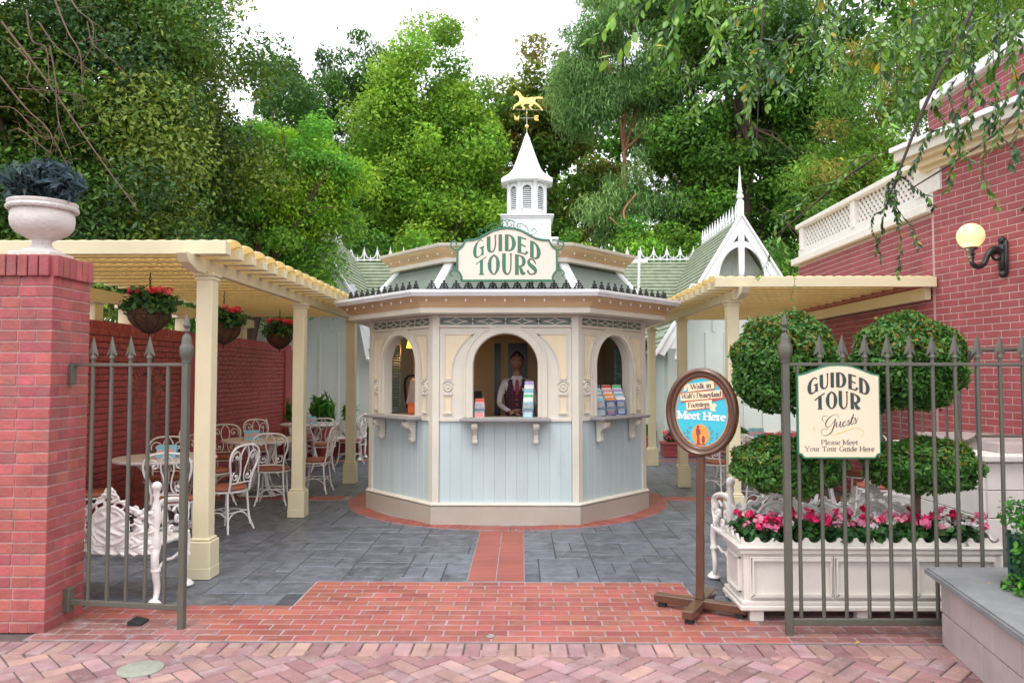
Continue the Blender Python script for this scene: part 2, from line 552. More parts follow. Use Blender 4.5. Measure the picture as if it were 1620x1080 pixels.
# running-bond brick threshold through the gate
brk = MB().box(0, 0, 0, .190, .088, .03, b=.004).mesh('brick', 'paver_red')
half = MB().box(0, 0, 0, .092, .088, .03, b=.004).mesh('half_brick', 'paver_red')
thr = sheet('brick_threshold', [(-3.0, 4.60), (3.3, 4.60), (3.3, 5.30), (1.24, 5.30), (1.24, 5.92), (-1.58, 5.92), (-1.58, 5.30), (-3.0, 5.30)], -.02, .0035, 'mortar_floor', kind='structure')
it = []
for r_ in range(13):
    y = 4.652 + r_ * .1
    x0, x1 = (-2.98, 3.28) if y < 5.28 else (-1.57, 1.235)
    x = x0 + (.1 if r_ % 2 else .2) - .1
    off = .05 if r_ % 2 else -.05
    n = int((x1 - x0) / .2) + 1
    for k in range(n + 1):
        xx = x0 + .1 + k * .2 - (.1 if r_ % 2 else 0)
        if xx - .095 < x0:
            it.append(('h', (x0 + .048, y, -.0075 + random.uniform(-.001, .001)), 0))
        elif xx + .1 <= x1 + .005:
            it.append(('b', (xx, y, -.0075 + random.uniform(-.001, .001)), random.uniform(-.008, .008)))
        elif xx - .095 < x1 - .08:
            it.append(('h', (x1 - .048, y, -.0075), 0))
brp = MB().box(0, 0, 0, .190, .088, .03, b=.004).mesh('brick', 'paver_plum')
hap = MB().box(0, 0, 0, .092, .088, .03, b=.004).mesh('half_brick', 'paver_plum')
def worn(k, p):      # the old plum-coloured bricks lie along the gate and under the planter
    return k + 'p' if (p[0] < -2.0 + random.uniform(-.15, .15) and p[1] < 5.0) or (p[0] > 1.35 + random.uniform(-.2, .2)) else k
it = [(worn(k, p), p, r_) for k, p, r_ in it]
pieces(thr, 'brick', it, {'b': brk, 'h': half, 'bp': brp, 'hp': hap}, 'paver_red')

# two-course path from the threshold to the kiosk
path = sheet('brick_path', rect(-.42, 5.93, .03, 7.84), -.02, .0025, 'mortar_floor', kind='structure')
pb = MB().box(0, 0, 0, .213, .066, .03, b=.002).mesh('brick', 'path_red')
it = [('b', (-.306 + c * .222, 5.972 + k * .0695, -.0085 + random.uniform(-.0006, .0006)), 0) for k in range(27) for c in range(2)]
pieces(path, 'brick', it, {'b': pb}, 'path_red')

# ring of bricks round the kiosk
ring_poly = [(KC.x + 2.02 * math.cos(2 * PI * k / 64), KC.y + 2.02 * math.sin(2 * PI * k / 64)) for k in range(64)]
ring = sheet('brick_ring', ring_poly, -.02, .0045, 'mortar_floor', kind='structure')
rb = MB().box(0, 0, 0, .21, .068, .03, b=.003).mesh('brick', 'paver_red')
rb2 = MB().box(0, 0, 0, .098, .19, .03, b=.003).mesh('brick', 'paver_red')
nring = 160
it = []
for k in range(nring):
    a = 2 * PI * k / nring
    it.append(('b', (KC.x + 1.905 * math.cos(a), KC.y + 1.905 * math.sin(a), -.0055), a))
pieces(ring, 'brick', it, {'b': rb}, 'paver_red')

# red brick strips crossing the courtyard beside and behind the kiosk
for nm, y0, xs in (('brick_strip', 9.72, ((-4.5, -2.2), (1.86, 4.3))), ('brick_strip', 14.0, ((-4.5, 4.3),))):
    for xa, xb in xs:
        st = sheet(nm, rect(xa, y0, xb, y0 + .30), -.02, .002, 'mortar_floor', kind='structure')
        it = []
        for c in range(3):
            n = int((xb - xa - .01) / .2)
            for k in range(n): it.append(('b', (xa + .105 + k * .2, y0 + .052 + c * .1, -.009), 0))
        pieces(st, 'brick', it, {'b': brk}, 'paver_red', 200)

# pavement in front: soldier course then herringbone
pav = sheet('pavement', [(-9, -8), (9, -8), (9, 4.585), (-2.97, 4.585), (-2.97, 5.1), (-9, 5.1)], -.03, -.002, 'mortar_soil', kind='structure')
pk, pk2, pk3 = [MB().box(0, 0, 0, .192, .092, .03, b=.0055).mesh('brick', q) for q in ('paver_pink', 'paver_rose', 'paver_orange')]
it = []
random.seed(5)
for k in range(72):
    it.append((random.choice('bbcdd'), (-4.1 + k * .1005, 4.472, -.0062 + random.uniform(-.0012, .0012)), PI / 2 + random.uniform(-.012, .012)))
s2 = math.sqrt(.5)
for a in range(-60, 61):
    for b in range(-30, 31):
        # herringbone in a rotated frame: pairs of bricks on a lattice (u,v)
        for o in (0, 1):
            u, v = (a * .1 + b * .2, a * .1 - b * .2)
            if o == 0: cu, cv, rot = u + .1, v + .05, PI / 4
            else: cu, cv, rot = u + .05 , v + .2, PI / 4 + PI / 2
            x, y = (cu - cv) * s2 + .03, (cu + cv) * s2 + 4.05
            if not (-4.2 < x < 3.0 and 2.2 < y < 4.455): continue
            it.append((random.choice('bbbccdd'), (x, y, (-.0128 if y > 4.31 else -.0095) + random.uniform(-.0018, .0018)), rot + random.uniform(-.012, .012)))
pieces(pav, 'brick', [t for t in it if t[1][1] > 3.82], {'b': pk, 'c': pk2, 'd': pk3}, 'paver_pink', 300, (0, 6, 0))
pieces(pav, 'brick', [t for t in it if t[1][1] <= 3.82], {'b': pk, 'c': pk2, 'd': pk3}, 'paver_pink', 0)
dc = empty('drain_cover', (-2.06, 4.155, .006), label='small round grey drain cover set in the herringbone bricks', category='drain cover')
MB().lathe([(.0, 0), (.118, 0), (.118, .006), (.105, .010), (0, .011)], 28).build('lid', 'cap_green', dc, 30)
fs_ = empty('floor_socket', (-.185, 4.69, .008), label='tiny round metal cap in the front rows of the red brick threshold', category='floor cap')
MB().lathe([(0, 0), (.028, 0), (.028, .004), (.020, .006), (.019, .003), (0, .003)], 20).build('rim', 'steel', fs_, 30)

# ------------------------------------------------------------ kiosk
A_, B_ = .775, 1.65
YF, YS = -1.69, -.68
HP = []                                     # half planes: normal, distance
def halfplane(p, q):
    d = Vector((q[0] - p[0], q[1] - p[1])).normalized()
    n = Vector((d.y, -d.x))
    return n, n.dot(Vector(p))
OC = [(-A_, YF), (A_, YF), (B_, YS), (B_, -YS), (A_, -YF), (-A_, -YF), (-B_, -YS), (-B_, YS)]
HP = [halfplane(OC[i], OC[(i + 1) % 8]) for i in range(8)]     # face i from vertex i to i+1
def octv(o):
    out = []
    for i in range(8):
        (n1, d1), (n2, d2) = HP[i - 1], HP[i]
        d1 += o; d2 += o
        det = n1.x * n2.y - n1.y * n2.x
        out.append(((d1 * n2.y - d2 * n1.y) / det, (n1.x * d2 - n2.x * d1) / det))
    return out
def ringsurf(mb, prof, closed=False):
    """skirt round the octagon through (offset, z) points"""
    vs = []
    for o, z in prof: vs += [(x, y, z) for x, y in octv(o)]
    fs = []
    m = len(prof)
    for i in range(m if closed else m - 1):
        for k in range(8):
            k2 = (k + 1) % 8
            i2 = (i + 1) % m
            fs.append((i * 8 + k, i * 8 + k2, i2 * 8 + k2, i2 * 8 + k))
    return mb.add(vs, fs)
def face_frame(i, o=0):
    """matrix: x along face i (centre 0), y inwards, z up"""
    p, q = Vector(OC[i]), Vector(OC[(i + 1) % 8])
    mid = (p + q) / 2 + HP[i][0] * o
    u = (q - p).normalized()
    w = (q - p).length
    ang = math.atan2(u.y, u.x)
    return Matrix.Translation((mid.x, mid.y, 0)) @ Matrix.Rotation(ang, 4, 'Z'), w

kiosk = empty('ticket_kiosk', KC, label='pale blue and cream octagonal ticket kiosk with arched windows and green mansard roof', category='kiosk')
mb = MB(); ringsurf(mb, [(-.1, .002), (.045, .002), (.045, .19), (.03, .205), (.03, .21), (-.1, .21)], True); mb.build('plinth', 'cream_pinkish', kiosk)
mb = MB(); ringsurf(mb, [(-.08, .2105), (.052, .2105), (.052, .222), (.03, .236), (-.08, .236)], True); mb.build('plinth_moulding', 'cream', kiosk)
mb = MB(); mb.prism(octv(-.11), .03, .10, 'z'); mb.build('floor', 'interior_wood', kiosk)
for i in range(8):                          # corner posts, kinked round each corner
    V0 = Vector(OC[i]); e1 = (Vector(OC[i - 1]) - V0).normalized(); e2 = (Vector(OC[(i + 1) % 8]) - V0).normalized()
    out = Vector(octv(.018)[i]); n1, n2 = HP[i - 1][0], HP[i][0]
    w = .062
    poly = [V0 + e1 * w + n1 * .018, out, V0 + e2 * w + n2 * .018, V0 + e2 * w - n2 * .1, Vector(octv(-.1)[i]), V0 + e1 * w - n1 * .1]
    mb = MB(); mb.prism([tuple(p) for p in poly], .236, 2.235, 'z')
    mb.build('corner_post', 'cream', kiosk)
ZS, AR, ZTOP = 1.69, .355, 2.045           # window springing, radius, crown
def arch_pts(r, zs, n=20, a0=0, a1=PI, sx=1): return [(r * sx * math.cos(a0 + (a1 - a0) * k / n), zs + r * math.sin(a0 + (a1 - a0) * k / n)) for k in range(n + 1)]
bracket_poly = [(.02, 0), (.13, 0), (.165, -.02), (.172, -.05), (.15, -.085), (.11, -.09), (.085, -.115), (.07, -.15), (.078, -.185), (.075, -.215), (.05, -.235), (.02, -.235)]
def strip2(mb, pts, w, y0, y1, mi=0):
    """flat band of width w along x,z points from depth y0 to y1 (y0 nearer)"""
    n = len(pts)
    vs = []
    for k in range(n):
        a, b = Vector(pts[max(k - 1, 0)]), Vector(pts[min(k + 1, n - 1)])
        t = (b - a).normalized(); nn = Vector((-t.y, t.x)) * w / 2
        p = Vector(pts[k])
        for q, y in ((p + nn, y0), (p - nn, y0), (p - nn, y1), (p + nn, y1)): vs.append((q.x, y, q.y))
    fs = []
    for k in range(n - 1):
        for j in range(4):
            j2 = (j + 1) % 4
            fs.append((k * 4 + j, k * 4 + j2, k * 4 + 4 + j2, k * 4 + 4 + j))
    fs += [(0, 1, 2, 3), ((n - 1) * 4 + 3, (n - 1) * 4 + 2, (n - 1) * 4 + 1, (n - 1) * 4)]
    mb.add(vs, fs, mi)

shared = {}
def kiosk_face(i, window):
    T, w = face_frame(i)
    hw = w / 2 - .064
    # boards below the sill
    n = round(2 * hw / .118)
    bw = 2 * hw / n
    for k in range(n):
        key = ('board', round(bw, 4), window)
        if key not in shared:
            m_ = MB()
            zt = 1.095 if window else 2.235
            # tongue-and-groove board: V edges
            e = .0035
            pl = [(-bw / 2 + .0001, .05), (-bw / 2 + .0001, e), (-bw / 2 + e, 0), (bw / 2 - e, 0), (bw / 2 - .0001, e), (bw / 2 - .0001, .05)]
            m_.prism(pl, .236, zt, 'z')
            shared[key] = m_.mesh('board', 'aqua')
        x = -hw + bw * (k + .5)
        o = link('board', shared[key], kiosk)
        o.matrix_local = T @ Matrix.Translation((x, .004, 0))
    if not window: return
    T2 = T
    mb = MB()
    z0, z1 = 1.14, 2.10
    left = [(-hw, z0), (-AR, z0), (-AR, ZS)] + arch_pts(AR, ZS, 12, PI, PI / 2)[1:] + [(0, z1), (-hw, z1)]
    mb.prism(left, -.002, .085); mb.prism([(-x, z) for x, z in left][::-1], -.002, .085)
    wall = mb.build('upper_wall', 'cream', kiosk); wall.matrix_local = T2
    # dado rail behind the sill and rail under the frieze
    for zz, dd_, hh in ((1.117, .10, .042), (2.118, .105, .030), (2.222, .10, .024)): MB().box(0, .03, zz, 2 * hw, dd_, hh, b=.005).build('rail', 'cream', wall)
    # archivolt: broad flat band and two beads
    mb = MB()
    for rr, ww, dd in ((AR + .045, .085, -.018), (AR + .012, .022, -.034), (AR + .082, .016, -.030)):
        path_ = [(-rr, 1.142)] + [(-rr, 1.30), (-rr, 1.5)] + arch_pts(rr, ZS, 26, PI, 0) + [(rr, 1.5), (rr, 1.3), (rr, 1.142)]
        strip2(mb, path_, ww, dd, 0.0)
    path_ = [(-AR + .003, 1.142), (-AR + .003, 1.5)] + arch_pts(AR - .003, ZS, 26, PI, 0) + [(AR - .003, 1.5), (AR - .003, 1.142)]
    strip2(mb, path_, .010, -.012, .10)
    mb.build('window_arch', 'cream', wall)
    # spandrel panels, rosettes and short panels on both sides
    xo = hw - .055
    for sgn in (-1, 1):
        rin = xo - .075
        zz = 2.035
        pl = [(xo, zz)]
        xt = min(.34, rin * .72); zs_ = 1.62; rz_ = (zz - zs_) / math.sqrt(1 - (xt / rin) ** 2); ztop_a = math.acos(xt / rin)
        arc = [(rin * math.cos(a), zs_ + rz_ * math.sin(a)) for a in [ztop_a * (1 - k / 10) for k in range(11)]]
        xin = rin
        pl = [(xo, zz)] + [(x, z) for x, z in arc if x < xo - .02] + [(xin, 1.55), (xo, 1.55)]
        pl = [(sgn * x, z) for x, z in pl]
        mb = MB(); mb.prism(pl, -.006, 0.0)
        pan = mb.build('spandrel_panel', 'pale_yellow', wall)
        mb = MB()
        strip2(mb, pl + [pl[0]], .013, -.018, -.0065)
        xm = (xin + xo) / 2 * sgn
        mb.build('panel_moulding', 'cream', pan)
        mb = MB()
        mb.T = Matrix.Translation((xm, -.001, 1.462)) @ Matrix.Rotation(PI / 2, 4, 'X')
        mb.lathe([(.050, 0), (.050, .010), (.042, .020), (.034, .020), (.030, .010), (.018, .010), (.016, .022), (.008, .026), (0, .026)], 20)
        mb.T = I4
        strip2(mb, [(x + xm, z) for x, z in arch_pts(.072, 1.462, 10, PI * .18, PI * .82)], .012, -.02, 0)
        strip2(mb, [(x + xm, z) for x, z in arch_pts(.066, 1.455, 8, -PI * .75, -PI * .25)], .012, -.02, 0)
        mb.build('rosette', 'cream', wall, 35)
        mb = MB(); mb.box(xm, -.002, 1.285, .062, .008, .19)
        pan = mb.build('short_panel', 'pale_yellow', wall)
        mb = MB(); strip2(mb, [(xm - .034, 1.19), (xm - .034, 1.38), (xm + .034, 1.38), (xm + .034, 1.19), (xm - .034, 1.19)], .009, -.014, -.0065)
        mb.box(xm, -.014, 1.386, .098, .022, .014); mb.box(xm, -.014, 1.183, .098, .022, .014)
        mb.build('panel_moulding', 'cream', pan)
    # frieze: dark green board with a lattice of arcs and diamonds
    mb = MB(); mb.box(0, .012, 2.170, 2 * hw, .02, .082)
    fr = mb.build('frieze', 'frieze_green', kiosk); fr.matrix_local = T2
    mb = MB()
    nc = 4; cw = 2 * hw / nc; hz = .082
    for c in range(nc):
        cx = -hw + cw * (c + .5)
        for sx in (-1, 1):
            for sz in (-1, 1):
                pts = [(cx + sx * cw / 2 * (1 - t), 2.170 + sz * hz / 2 * (1 - math.sqrt(max(0, 1 - t * t)))) for t in [q / 8 for q in range(9)]]
                strip2(mb, pts, .010, -.010, .0022)
        mb.box(cx - cw / 2 + .001, -.004, 2.170, .012, .012, hz)
    mb.box(hw - .003, -.004, 2.170, .010, .012, hz)
    mb.build('frieze_lattice', 'cream', fr)
    # sill and scroll brackets
    mb = MB(); mb.box(0, -.075, 1.118, .96, .26, .034, b=.009)
    sl = mb.build('window_sill', 'sill_grey', kiosk); sl.matrix_local = T2
    for sx in (-.325, .325):
        if 'bracket' not in shared:
            m_ = MB()
            m_.prism([(-a, b) for a, b in bracket_poly], -.024, .024, 'x')
            m_.T = Matrix.Translation((0, -.128, -.045)) @ Matrix.Rotation(PI / 2, 4, 'Y')
            m_.lathe([(0, -.036), (.030, -.036), (.042, -.030), (.042, .030), (.030, .036), (.014, .036), (.014, .042), (0, .042)], 18)
            m_.T = Matrix.Translation((0, -.056, -.215)) @ Matrix.Rotation(PI / 2, 4, 'Y')
            m_.lathe([(0, -.03), (.022, -.03), (.028, -.024), (.028, .024), (.022, .03), (0, .03)], 14)
            shared['bracket'] = m_.mesh('sill_bracket', 'cream', 30)
        o = link('sill_bracket', shared['bracket'], kiosk)
        o.matrix_local = T2 @ Matrix.Translation((sx, .004, 1.100))
for i in range(8): kiosk_face(i, i in (0, 1, 7))
mb = MB()
# cornice
ringsurf(mb, [(-.1, 2.2355), (.235, 2.2355), (.25, 2.245), (.25, 2.292), (.24, 2.30), (.1, 2.30)]); mb.build('cornice_board', 'cream', kiosk)
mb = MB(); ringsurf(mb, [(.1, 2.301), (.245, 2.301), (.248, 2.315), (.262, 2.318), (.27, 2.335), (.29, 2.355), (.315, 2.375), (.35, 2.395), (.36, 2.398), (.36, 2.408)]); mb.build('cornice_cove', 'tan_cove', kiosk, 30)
mb = MB(); ringsurf(mb, [(.34, 2.4085), (.395, 2.4085), (.397, 2.424), (.407, 2.426), (.410, 2.440), (.420, 2.442), (.422, 2.470), (.40, 2.474), (.38, 2.470)]); mb.build('cornice_crown', 'white_paint', kiosk)
mb = MB(); ringsurf(mb, [(.395, 2.455), (-.05, 2.485)]); mb.build('roof_deck', 'shingle', kiosk)
bulb = MB().sphere((0, 0, 0), .0105, 8, 6).lathe([(.008, 0), (.011, .008), (.011, .02)], 8).mesh('light_bulb', 'bulb_glass', 60)
def bulbs(o, z, faces, sp=.2, skip=0):
    for i in faces:
        p, q = [Vector(octv(o)[k % 8]) for k in (i, i + 1)]
        n = round((q - p).length / sp)
        for k in range(n):
            t = (k + .5) / n
            a = p + (q - p) * t
            link('light_bulb', bulb, kiosk, (a.x, a.y, z))
bulbs(.318, 2.362, (0, 1, 2, 6, 7))
# black iron cresting, one unit after another
def crest_unit():
    m_ = MB()
    r = .0098
    m_.tube([(-.064, 0, .006), (.064, 0, .006)], .007, 6)
    m_.tube([(-.064, 0, .030), (-.03, 0, .022), (0, 0, .034), (.03, 0, .022), (.064, 0, .030)], .005, 5)
    m_.tube([(0, 0, 0), (0, 0, .085)], .0085, 6)
    m_.sphere((0, 0, .110), .014, 8, 5)
    m_.box(0, .004, .022, .126, .004, .030)
    m_.tube([(0, 0, .08), (0, 0, .10)], .004, 5)
    m_.tube([(-.025, 0, .082), (0, 0, .088), (.025, 0, .082)], .009, 6)
    m_.sphere((-.025, 0, .080), .011, 6, 4); m_.sphere((.025, 0, .080), .011, 6, 4)
    for s_ in (-1, 1):
        m_.tube([(s_ * p[0], 0, p[1]) for p in ((.004, .045), (.016, .062), (.034, .060), (.040, .044), (.030, .036), (.024, .044))], r, 5)
        m_.tube([(s_ * p[0], 0, p[1]) for p in ((.058, .012), (.056, .034), (.044, .040), (.026, .018), (.012, .022), (.004, .04))], r, 5)
        m_.tube([(s_ * p[0], 0, p[1]) for p in ((.008, .008), (.022, .026), (.044, .014), (.056, .008))], r, 5)
    return m_.mesh('cresting', 'black_iron', 60)
cu = crest_unit()
for i in range(8):
    p, q = [Vector(octv(.26)[k % 8]) for k in (i, i + 1)]
    n = int((q - p).length / .128)
    u = (q - p).normalized()
    for k in range(n):
        a = (p + q) / 2 + u * (k - (n - 1) / 2) * .128
        link('cresting', cu, kiosk, (a.x, a.y, 2.464), (0, 0, math.atan2(u.y, u.x)))
# mansard
zm = [2.48, 2.578, 2.676, 2.774, 2.86]
om = [.02, -.065, -.15, -.235, -.31]
for i in range(8):
    for c in range(4):
        mb = MB()
        oa, ob = om[c], om[c + 1]
        vs = []
        for o, z in ((oa, zm[c]), (ob - .002, zm[c + 1]), (ob - .03, zm[c + 1]), (oa - .05, zm[c] + .002)):
            for k in (i, (i + 1) % 8):
                x, y = octv(o)[k]
                vs.append((x, y, z))
        fs = [(0, 1, 3, 2), (2, 3, 5, 4), (4, 5, 7, 6), (6, 7, 1, 0), (0, 2, 4, 6), (1, 7, 5, 3)]
        mb.add(vs, fs)
        mb.build('siding_board', 'sage', kiosk)
    a, b = Vector((*octv(.045)[i], 2.478)), Vector((*octv(-.275)[i], 2.86))
    ax = b - a
    n = Vector((*octv(.1)[i], 0)) - Vector((*octv(0)[i], 0)); n = n.normalized()
    sd = Vector((0, 0, 1)).cross(n).normalized()
    mb = MB()
    vs = []
    for p in (a, b):
        e1 = (Vector(OC[i - 1]) - Vector(OC[i])).normalized(); e2 = (Vector(OC[(i + 1) % 8]) - Vector(OC[i])).normalized()
        E1, E2 = Vector((e1.x, e1.y, 0)), Vector((e2.x, e2.y, 0))
        vs += [p + E1 * .06, p, p + E2 * .06, p + E2 * .06 - n * .06, p - n * .07, p + E1 * .06 - n * .06]
    mb.add(vs, [(k, (k + 1) % 6, 6 + (k + 1) % 6, 6 + k) for k in range(6)] + [(0, 1, 2, 3, 4, 5)[::-1], tuple(range(6, 12))])
    mb.build('hip_board', 'white_paint', kiosk)
mb = MB(); ringsurf(mb, [(-.4, 2.845), (-.225, 2.845), (-.215, 2.852), (-.215, 2.895), (-.225, 2.90), (-.4, 2.90)]); mb.build('upper_cornice_board', 'cream', kiosk)
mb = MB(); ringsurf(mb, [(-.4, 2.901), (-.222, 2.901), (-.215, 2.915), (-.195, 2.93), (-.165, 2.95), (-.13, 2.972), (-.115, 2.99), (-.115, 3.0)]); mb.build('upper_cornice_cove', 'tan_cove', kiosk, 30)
mb = MB(); ringsurf(mb, [(-.14, 3.0005), (-.10, 3.0005), (-.085, 3.01), (-.075, 3.035), (-.09, 3.04), (-.3, 3.05)]); mb.prism(octv(-.29), 3.03, 3.052, 'z'); mb.build('upper_cornice_crown', 'cream', kiosk)
bulbs(-.172, 2.938, (0, 1, 2, 6, 7))

# ceiling and interior
mb = MB(); mb.prism(octv(-.1), 2.24, 2.26, 'z'); mb.build('ceiling', 'interior_dark', kiosk)
mb = MB()
mb.box(0, .95, 1.17, 2.9, .06, 2.13); mb.build('inner_wall', 'interior_cream', kiosk)
dr = MB().box(0, 0, 0, .74, .05, 2.0, b=.005).build('door', 'interior_cream', kiosk, None, (.10, .90, 1.11))
MB().box(.02, -.03, .28, .27, .012, 1.30).build('pane', 'dark_glass', dr)
MB().box(-.265, -.03, .22, .085, .012, 1.42).build('pane', 'dark_glass', dr)
MB().sphere((-.17, -.05, -.02), .018).build('knob', 'black_iron', dr, 60)
MB().box(.62, .912, 1.35, .10, .016, 1.4).box(-.95, .912, 1.35, .30, .016, 1.4).build('inner_window', 'dark_glass', kiosk)
mb = MB()
mb.box(0, -1.40, 1.115, 1.36, .42, .03, b=.004); mb.box(0, -1.24, .6, 1.3, .03, 1.0)
mb.build('counter', 'counter', kiosk)
for i in (1, 7):
    T, w = face_frame(i)
    mb = MB(); mb.box(0, .25, 1.115, 1.0, .34, .03, b=.004); o = mb.build('counter', 'counter', kiosk); o.matrix_local = T
mb = MB()
mb.box(.95, .30, 1.15, .5, .03, 2.1); mb.build('cupboard', 'interior_wood', kiosk)
# folded louvred shutters inside the two slanting windows
for i, sx in ((7, -1), (1, 1)):
    T, w = face_frame(i)
    mb = MB()
    for zz, hh in ((1.17, .07), (1.98, .07), (1.60, .04)): mb.box(0, 0, zz, .34, .026, hh, b=.003)
    for xx in (-.155, .155): mb.box(xx, 0, 1.575, .035, .03, .88, b=.003)
    sh = mb.build('shutter', 'shutter_aqua', kiosk)
    sh.matrix_local = T @ Matrix.Translation((sx * .475, .225, 0)) @ Matrix.Rotation(sx * R(50), 4, 'Z')
    sl = MB(); sl.T = Matrix.Rotation(R(35), 4, 'X'); sl.box(0, 0, 0, .28, .036, .006)
    ms = sl.mesh('slat', 'shutter_aqua')
    for k in range(12): link('slat', ms, sh, (0, 0, 1.225 + k * .030))
    for k in range(11): link('slat', ms, sh, (0, 0, 1.64 + k * .030))

# lamp burning inside, left window
lp = empty('wall_lamp', (-1.385, 9.60, 1.99), label='lit amber shade lamp inside the left kiosk window', category='lamp')
MB().lathe([(.045, .05), (.068, -.055)], 20).lathe([(.043, .05), (.066, -.055)], 20).build('lamp_shade', 'lamp_shade', lp, 60)
MB().tube([(0, 0, .14), (0, 0, -.02)], .006).sphere((0, 0, -.03), .018).build('stem', 'steel', lp, 60)
lt = bpy.data.lights.new('lamp_light', 'POINT'); lt.energy = 3.0; lt.color = (1, .55, .2); lt.shadow_soft_size = .03
lo = bpy.data.objects.new('lamp_light', lt); COL.objects.link(lo); lo.parent = lp; lo.location = (0, 0, -.09)

# high stool with white cushion, box, till
st = empty('office_chair', (-1.34, 9.36, .1), R(-40), label='black office chair with pale cushioned back inside the left kiosk window', category='chair')
mb = MB(); mb.T = trs((0, .10, 1.28), rx=R(-14)); mb.box(0, 0, 0, .36, .05, .34, b=.022); mb.build('backrest', 'shirt', st, 40)
MB().tube(curve([(-.19, .09, 1.08), (-.20, .06, 1.29), (-.15, .03, 1.45), (0, .02, 1.49), (.15, .03, 1.45), (.20, .06, 1.29), (.19, .09, 1.08)], 5), .016, 8).build('back_frame', 'black_iron', st, 60)
MB().box(0, -.1, .98, .42, .42, .07, b=.03).build('seat', 'trousers', st, 40)
MB().tube([(0, -.1, .03), (0, -.1, .96)], .025, 10).tube([(0, .08, .98), (0, .13, 1.15)], .02).lathe([(.26, 0), (.25, .02), (.04, .06)], 5, (0, -.1, .0)).build('pedestal', 'black_iron', st, 60)
MB().box(0, 0, .055, .20, .14, .11, b=.008).box(0, 0, .117, .21, .15, .018, b=.004).build('storage_box', 'orange_box', None, None, (-1.25, 9.13, 1.131), label='small orange box on the counter inside the left kiosk window', category='box')
tl = empty('till_screen', (-.53, 8.62, 1.131), R(35), label='dark till screen standing inside left edge of the middle kiosk window', category='till')
MB().box(0, 0, .20, .20, .02, .16, b=.005).build('screen', 'black_iron', tl)
MB().box(0, .03, .06, .05, .05, .12).box(0, .02, .008, .16, .14, .016).build('stand', 'black_iron', tl)

# leaflet holders on the sills
def rack(x, y, z, rz, n, label, prints, w=.10, holder='acrylic', lab=None):
    """stepped holder with n leaflets one behind the other; each leaflet is a thing"""
    r = empty('leaflet_rack', (x, y, z), rz, label=label, category='leaflet rack', group='leaflet racks on the kiosk sills')
    mb = MB()
    for k in range(n):
        mb.box(0, .012 + k * .034, .05 + k * .026, w + .012, .004, .10 + k * .052)
    for sx in (-1, 1): 
        mb.prism([(0, 0), (0, .08), (n * .034, .10 + n * .05), (n * .034, 0)], sx * (w / 2 + .006) - .0015, sx * (w / 2 + .006) + .0015, 'x')
    mb.build('holder', holder, r)
    for k in range(n):
        hm, pm, desc = prints[k]
        c = MB()
        c.box(0, 0, .10, w, .006, .20, mi=0)
        c.box(0, -.0036, .182, w * .99, .001, .032, mi=1)
        c.box(0, -.0036, .10, w * .8, .001, .10, mi=2)
        for q in range(3): c.box(0, -.0036, .014 + q * .014, w * .7, .001, .005, mi=1)
        T = Matrix.Translation((x, y, z)) @ Matrix.Rotation(rz, 4, 'Z') @ Matrix.Translation((0, .004 + k * .034, .006 + k * .046)) @ Matrix.Rotation(R(-9), 4, 'X')
        o = c.build('leaflet', [pm, hm, 'print_photo' if k == 0 else 'print_cyan'], None, label=desc, category='leaflet', group='leaflets in the racks on the kiosk sills')
        o.matrix_world = T
rack(-.445, 8.18, 1.135, 0, 1, 'small grey leaflet rack at the left of the middle kiosk window', [('print_red', 'print_pink', 'pink leaflet with red heading standing alone in the middle kiosk window')], .10)
rack(.075, 8.17, 1.135, R(-6), 5, 'tall stepped leaflet rack at the right of the middle kiosk window', [
    ('white_ink', 'print_cyan', 'pale blue leaflet in front in the right rack of the middle window'),
    ('print_green', 'white_ink', 'green headed leaflet second in the right rack of the middle window'),
    ('print_cyan', 'white_ink', 'turquoise headed leaflet third in the right rack of the middle window'),
    ('white_ink', 'print_cyan', 'white headed leaflet fourth in the right rack of the middle window'),
    ('print_lilac', 'white_ink', 'lilac headed leaflet rearmost in the right rack of the middle window')], .10)
T1, w1 = face_frame(1)
def onface(u, v): 
    p = T1 @ Vector((u, v, 0)); return p.x + KC.x, p.y + KC.y
ang1 = math.atan2(*(lambda d: (d.y, d.x))(Vector(OC[2]) - Vector(OC[1])))
x_, y_ = onface(-.27, -.02)
rack(x_, y_, 1.135, ang1 - .5, 4, 'leftmost leaflet rack in the right kiosk window, grey front leaflet', [
    ('print_cyan', 'print_photo', 'grey picture leaflet in front of the leftmost rack, right kiosk window'),
    ('print_photo', 'white_ink', 'grey headed leaflet second in the leftmost rack, right kiosk window'),
    ('print_cyan', 'white_ink', 'pale leaflet third in the leftmost rack, right kiosk window'),
    ('print_blue', 'white_ink', 'blue and white leaflet at the back of the leftmost rack, right kiosk window')], .115)
x_, y_ = onface(-.06, -.02)
rack(x_, y_, 1.135, ang1 - .5, 4, 'middle leaflet rack in the right kiosk window, orange headings', [
    ('print_orange', 'print_blue', 'dark blue leaflet with orange heading in front of the middle rack, right window'),
    ('print_orange', 'white_ink', 'orange headed leaflet second in the middle rack, right window'),
    ('print_pink', 'white_ink', 'pink headed leaflet third in the middle rack, right window'),
    ('print_red', 'white_ink', 'red headed leaflet at the back of the middle rack, right window')], .115)
x_, y_ = onface(.15, -.02)
rack(x_, y_, 1.135, ang1 - .5, 4, 'rightmost leaflet rack in the right kiosk window, blue and lilac headings', [
    ('white_ink', 'print_blue', 'dark blue leaflet with white heading in front of the rightmost rack'),
    ('print_cyan', 'white_ink', 'blue headed leaflet second in the rightmost rack, right window'),
    ('print_lilac', 'white_ink', 'purple headed leaflet third in the rightmost rack, right window'),
    ('print_green', 'white_ink', 'green headed leaflet at the back of the rightmost rack, right window')], .115)
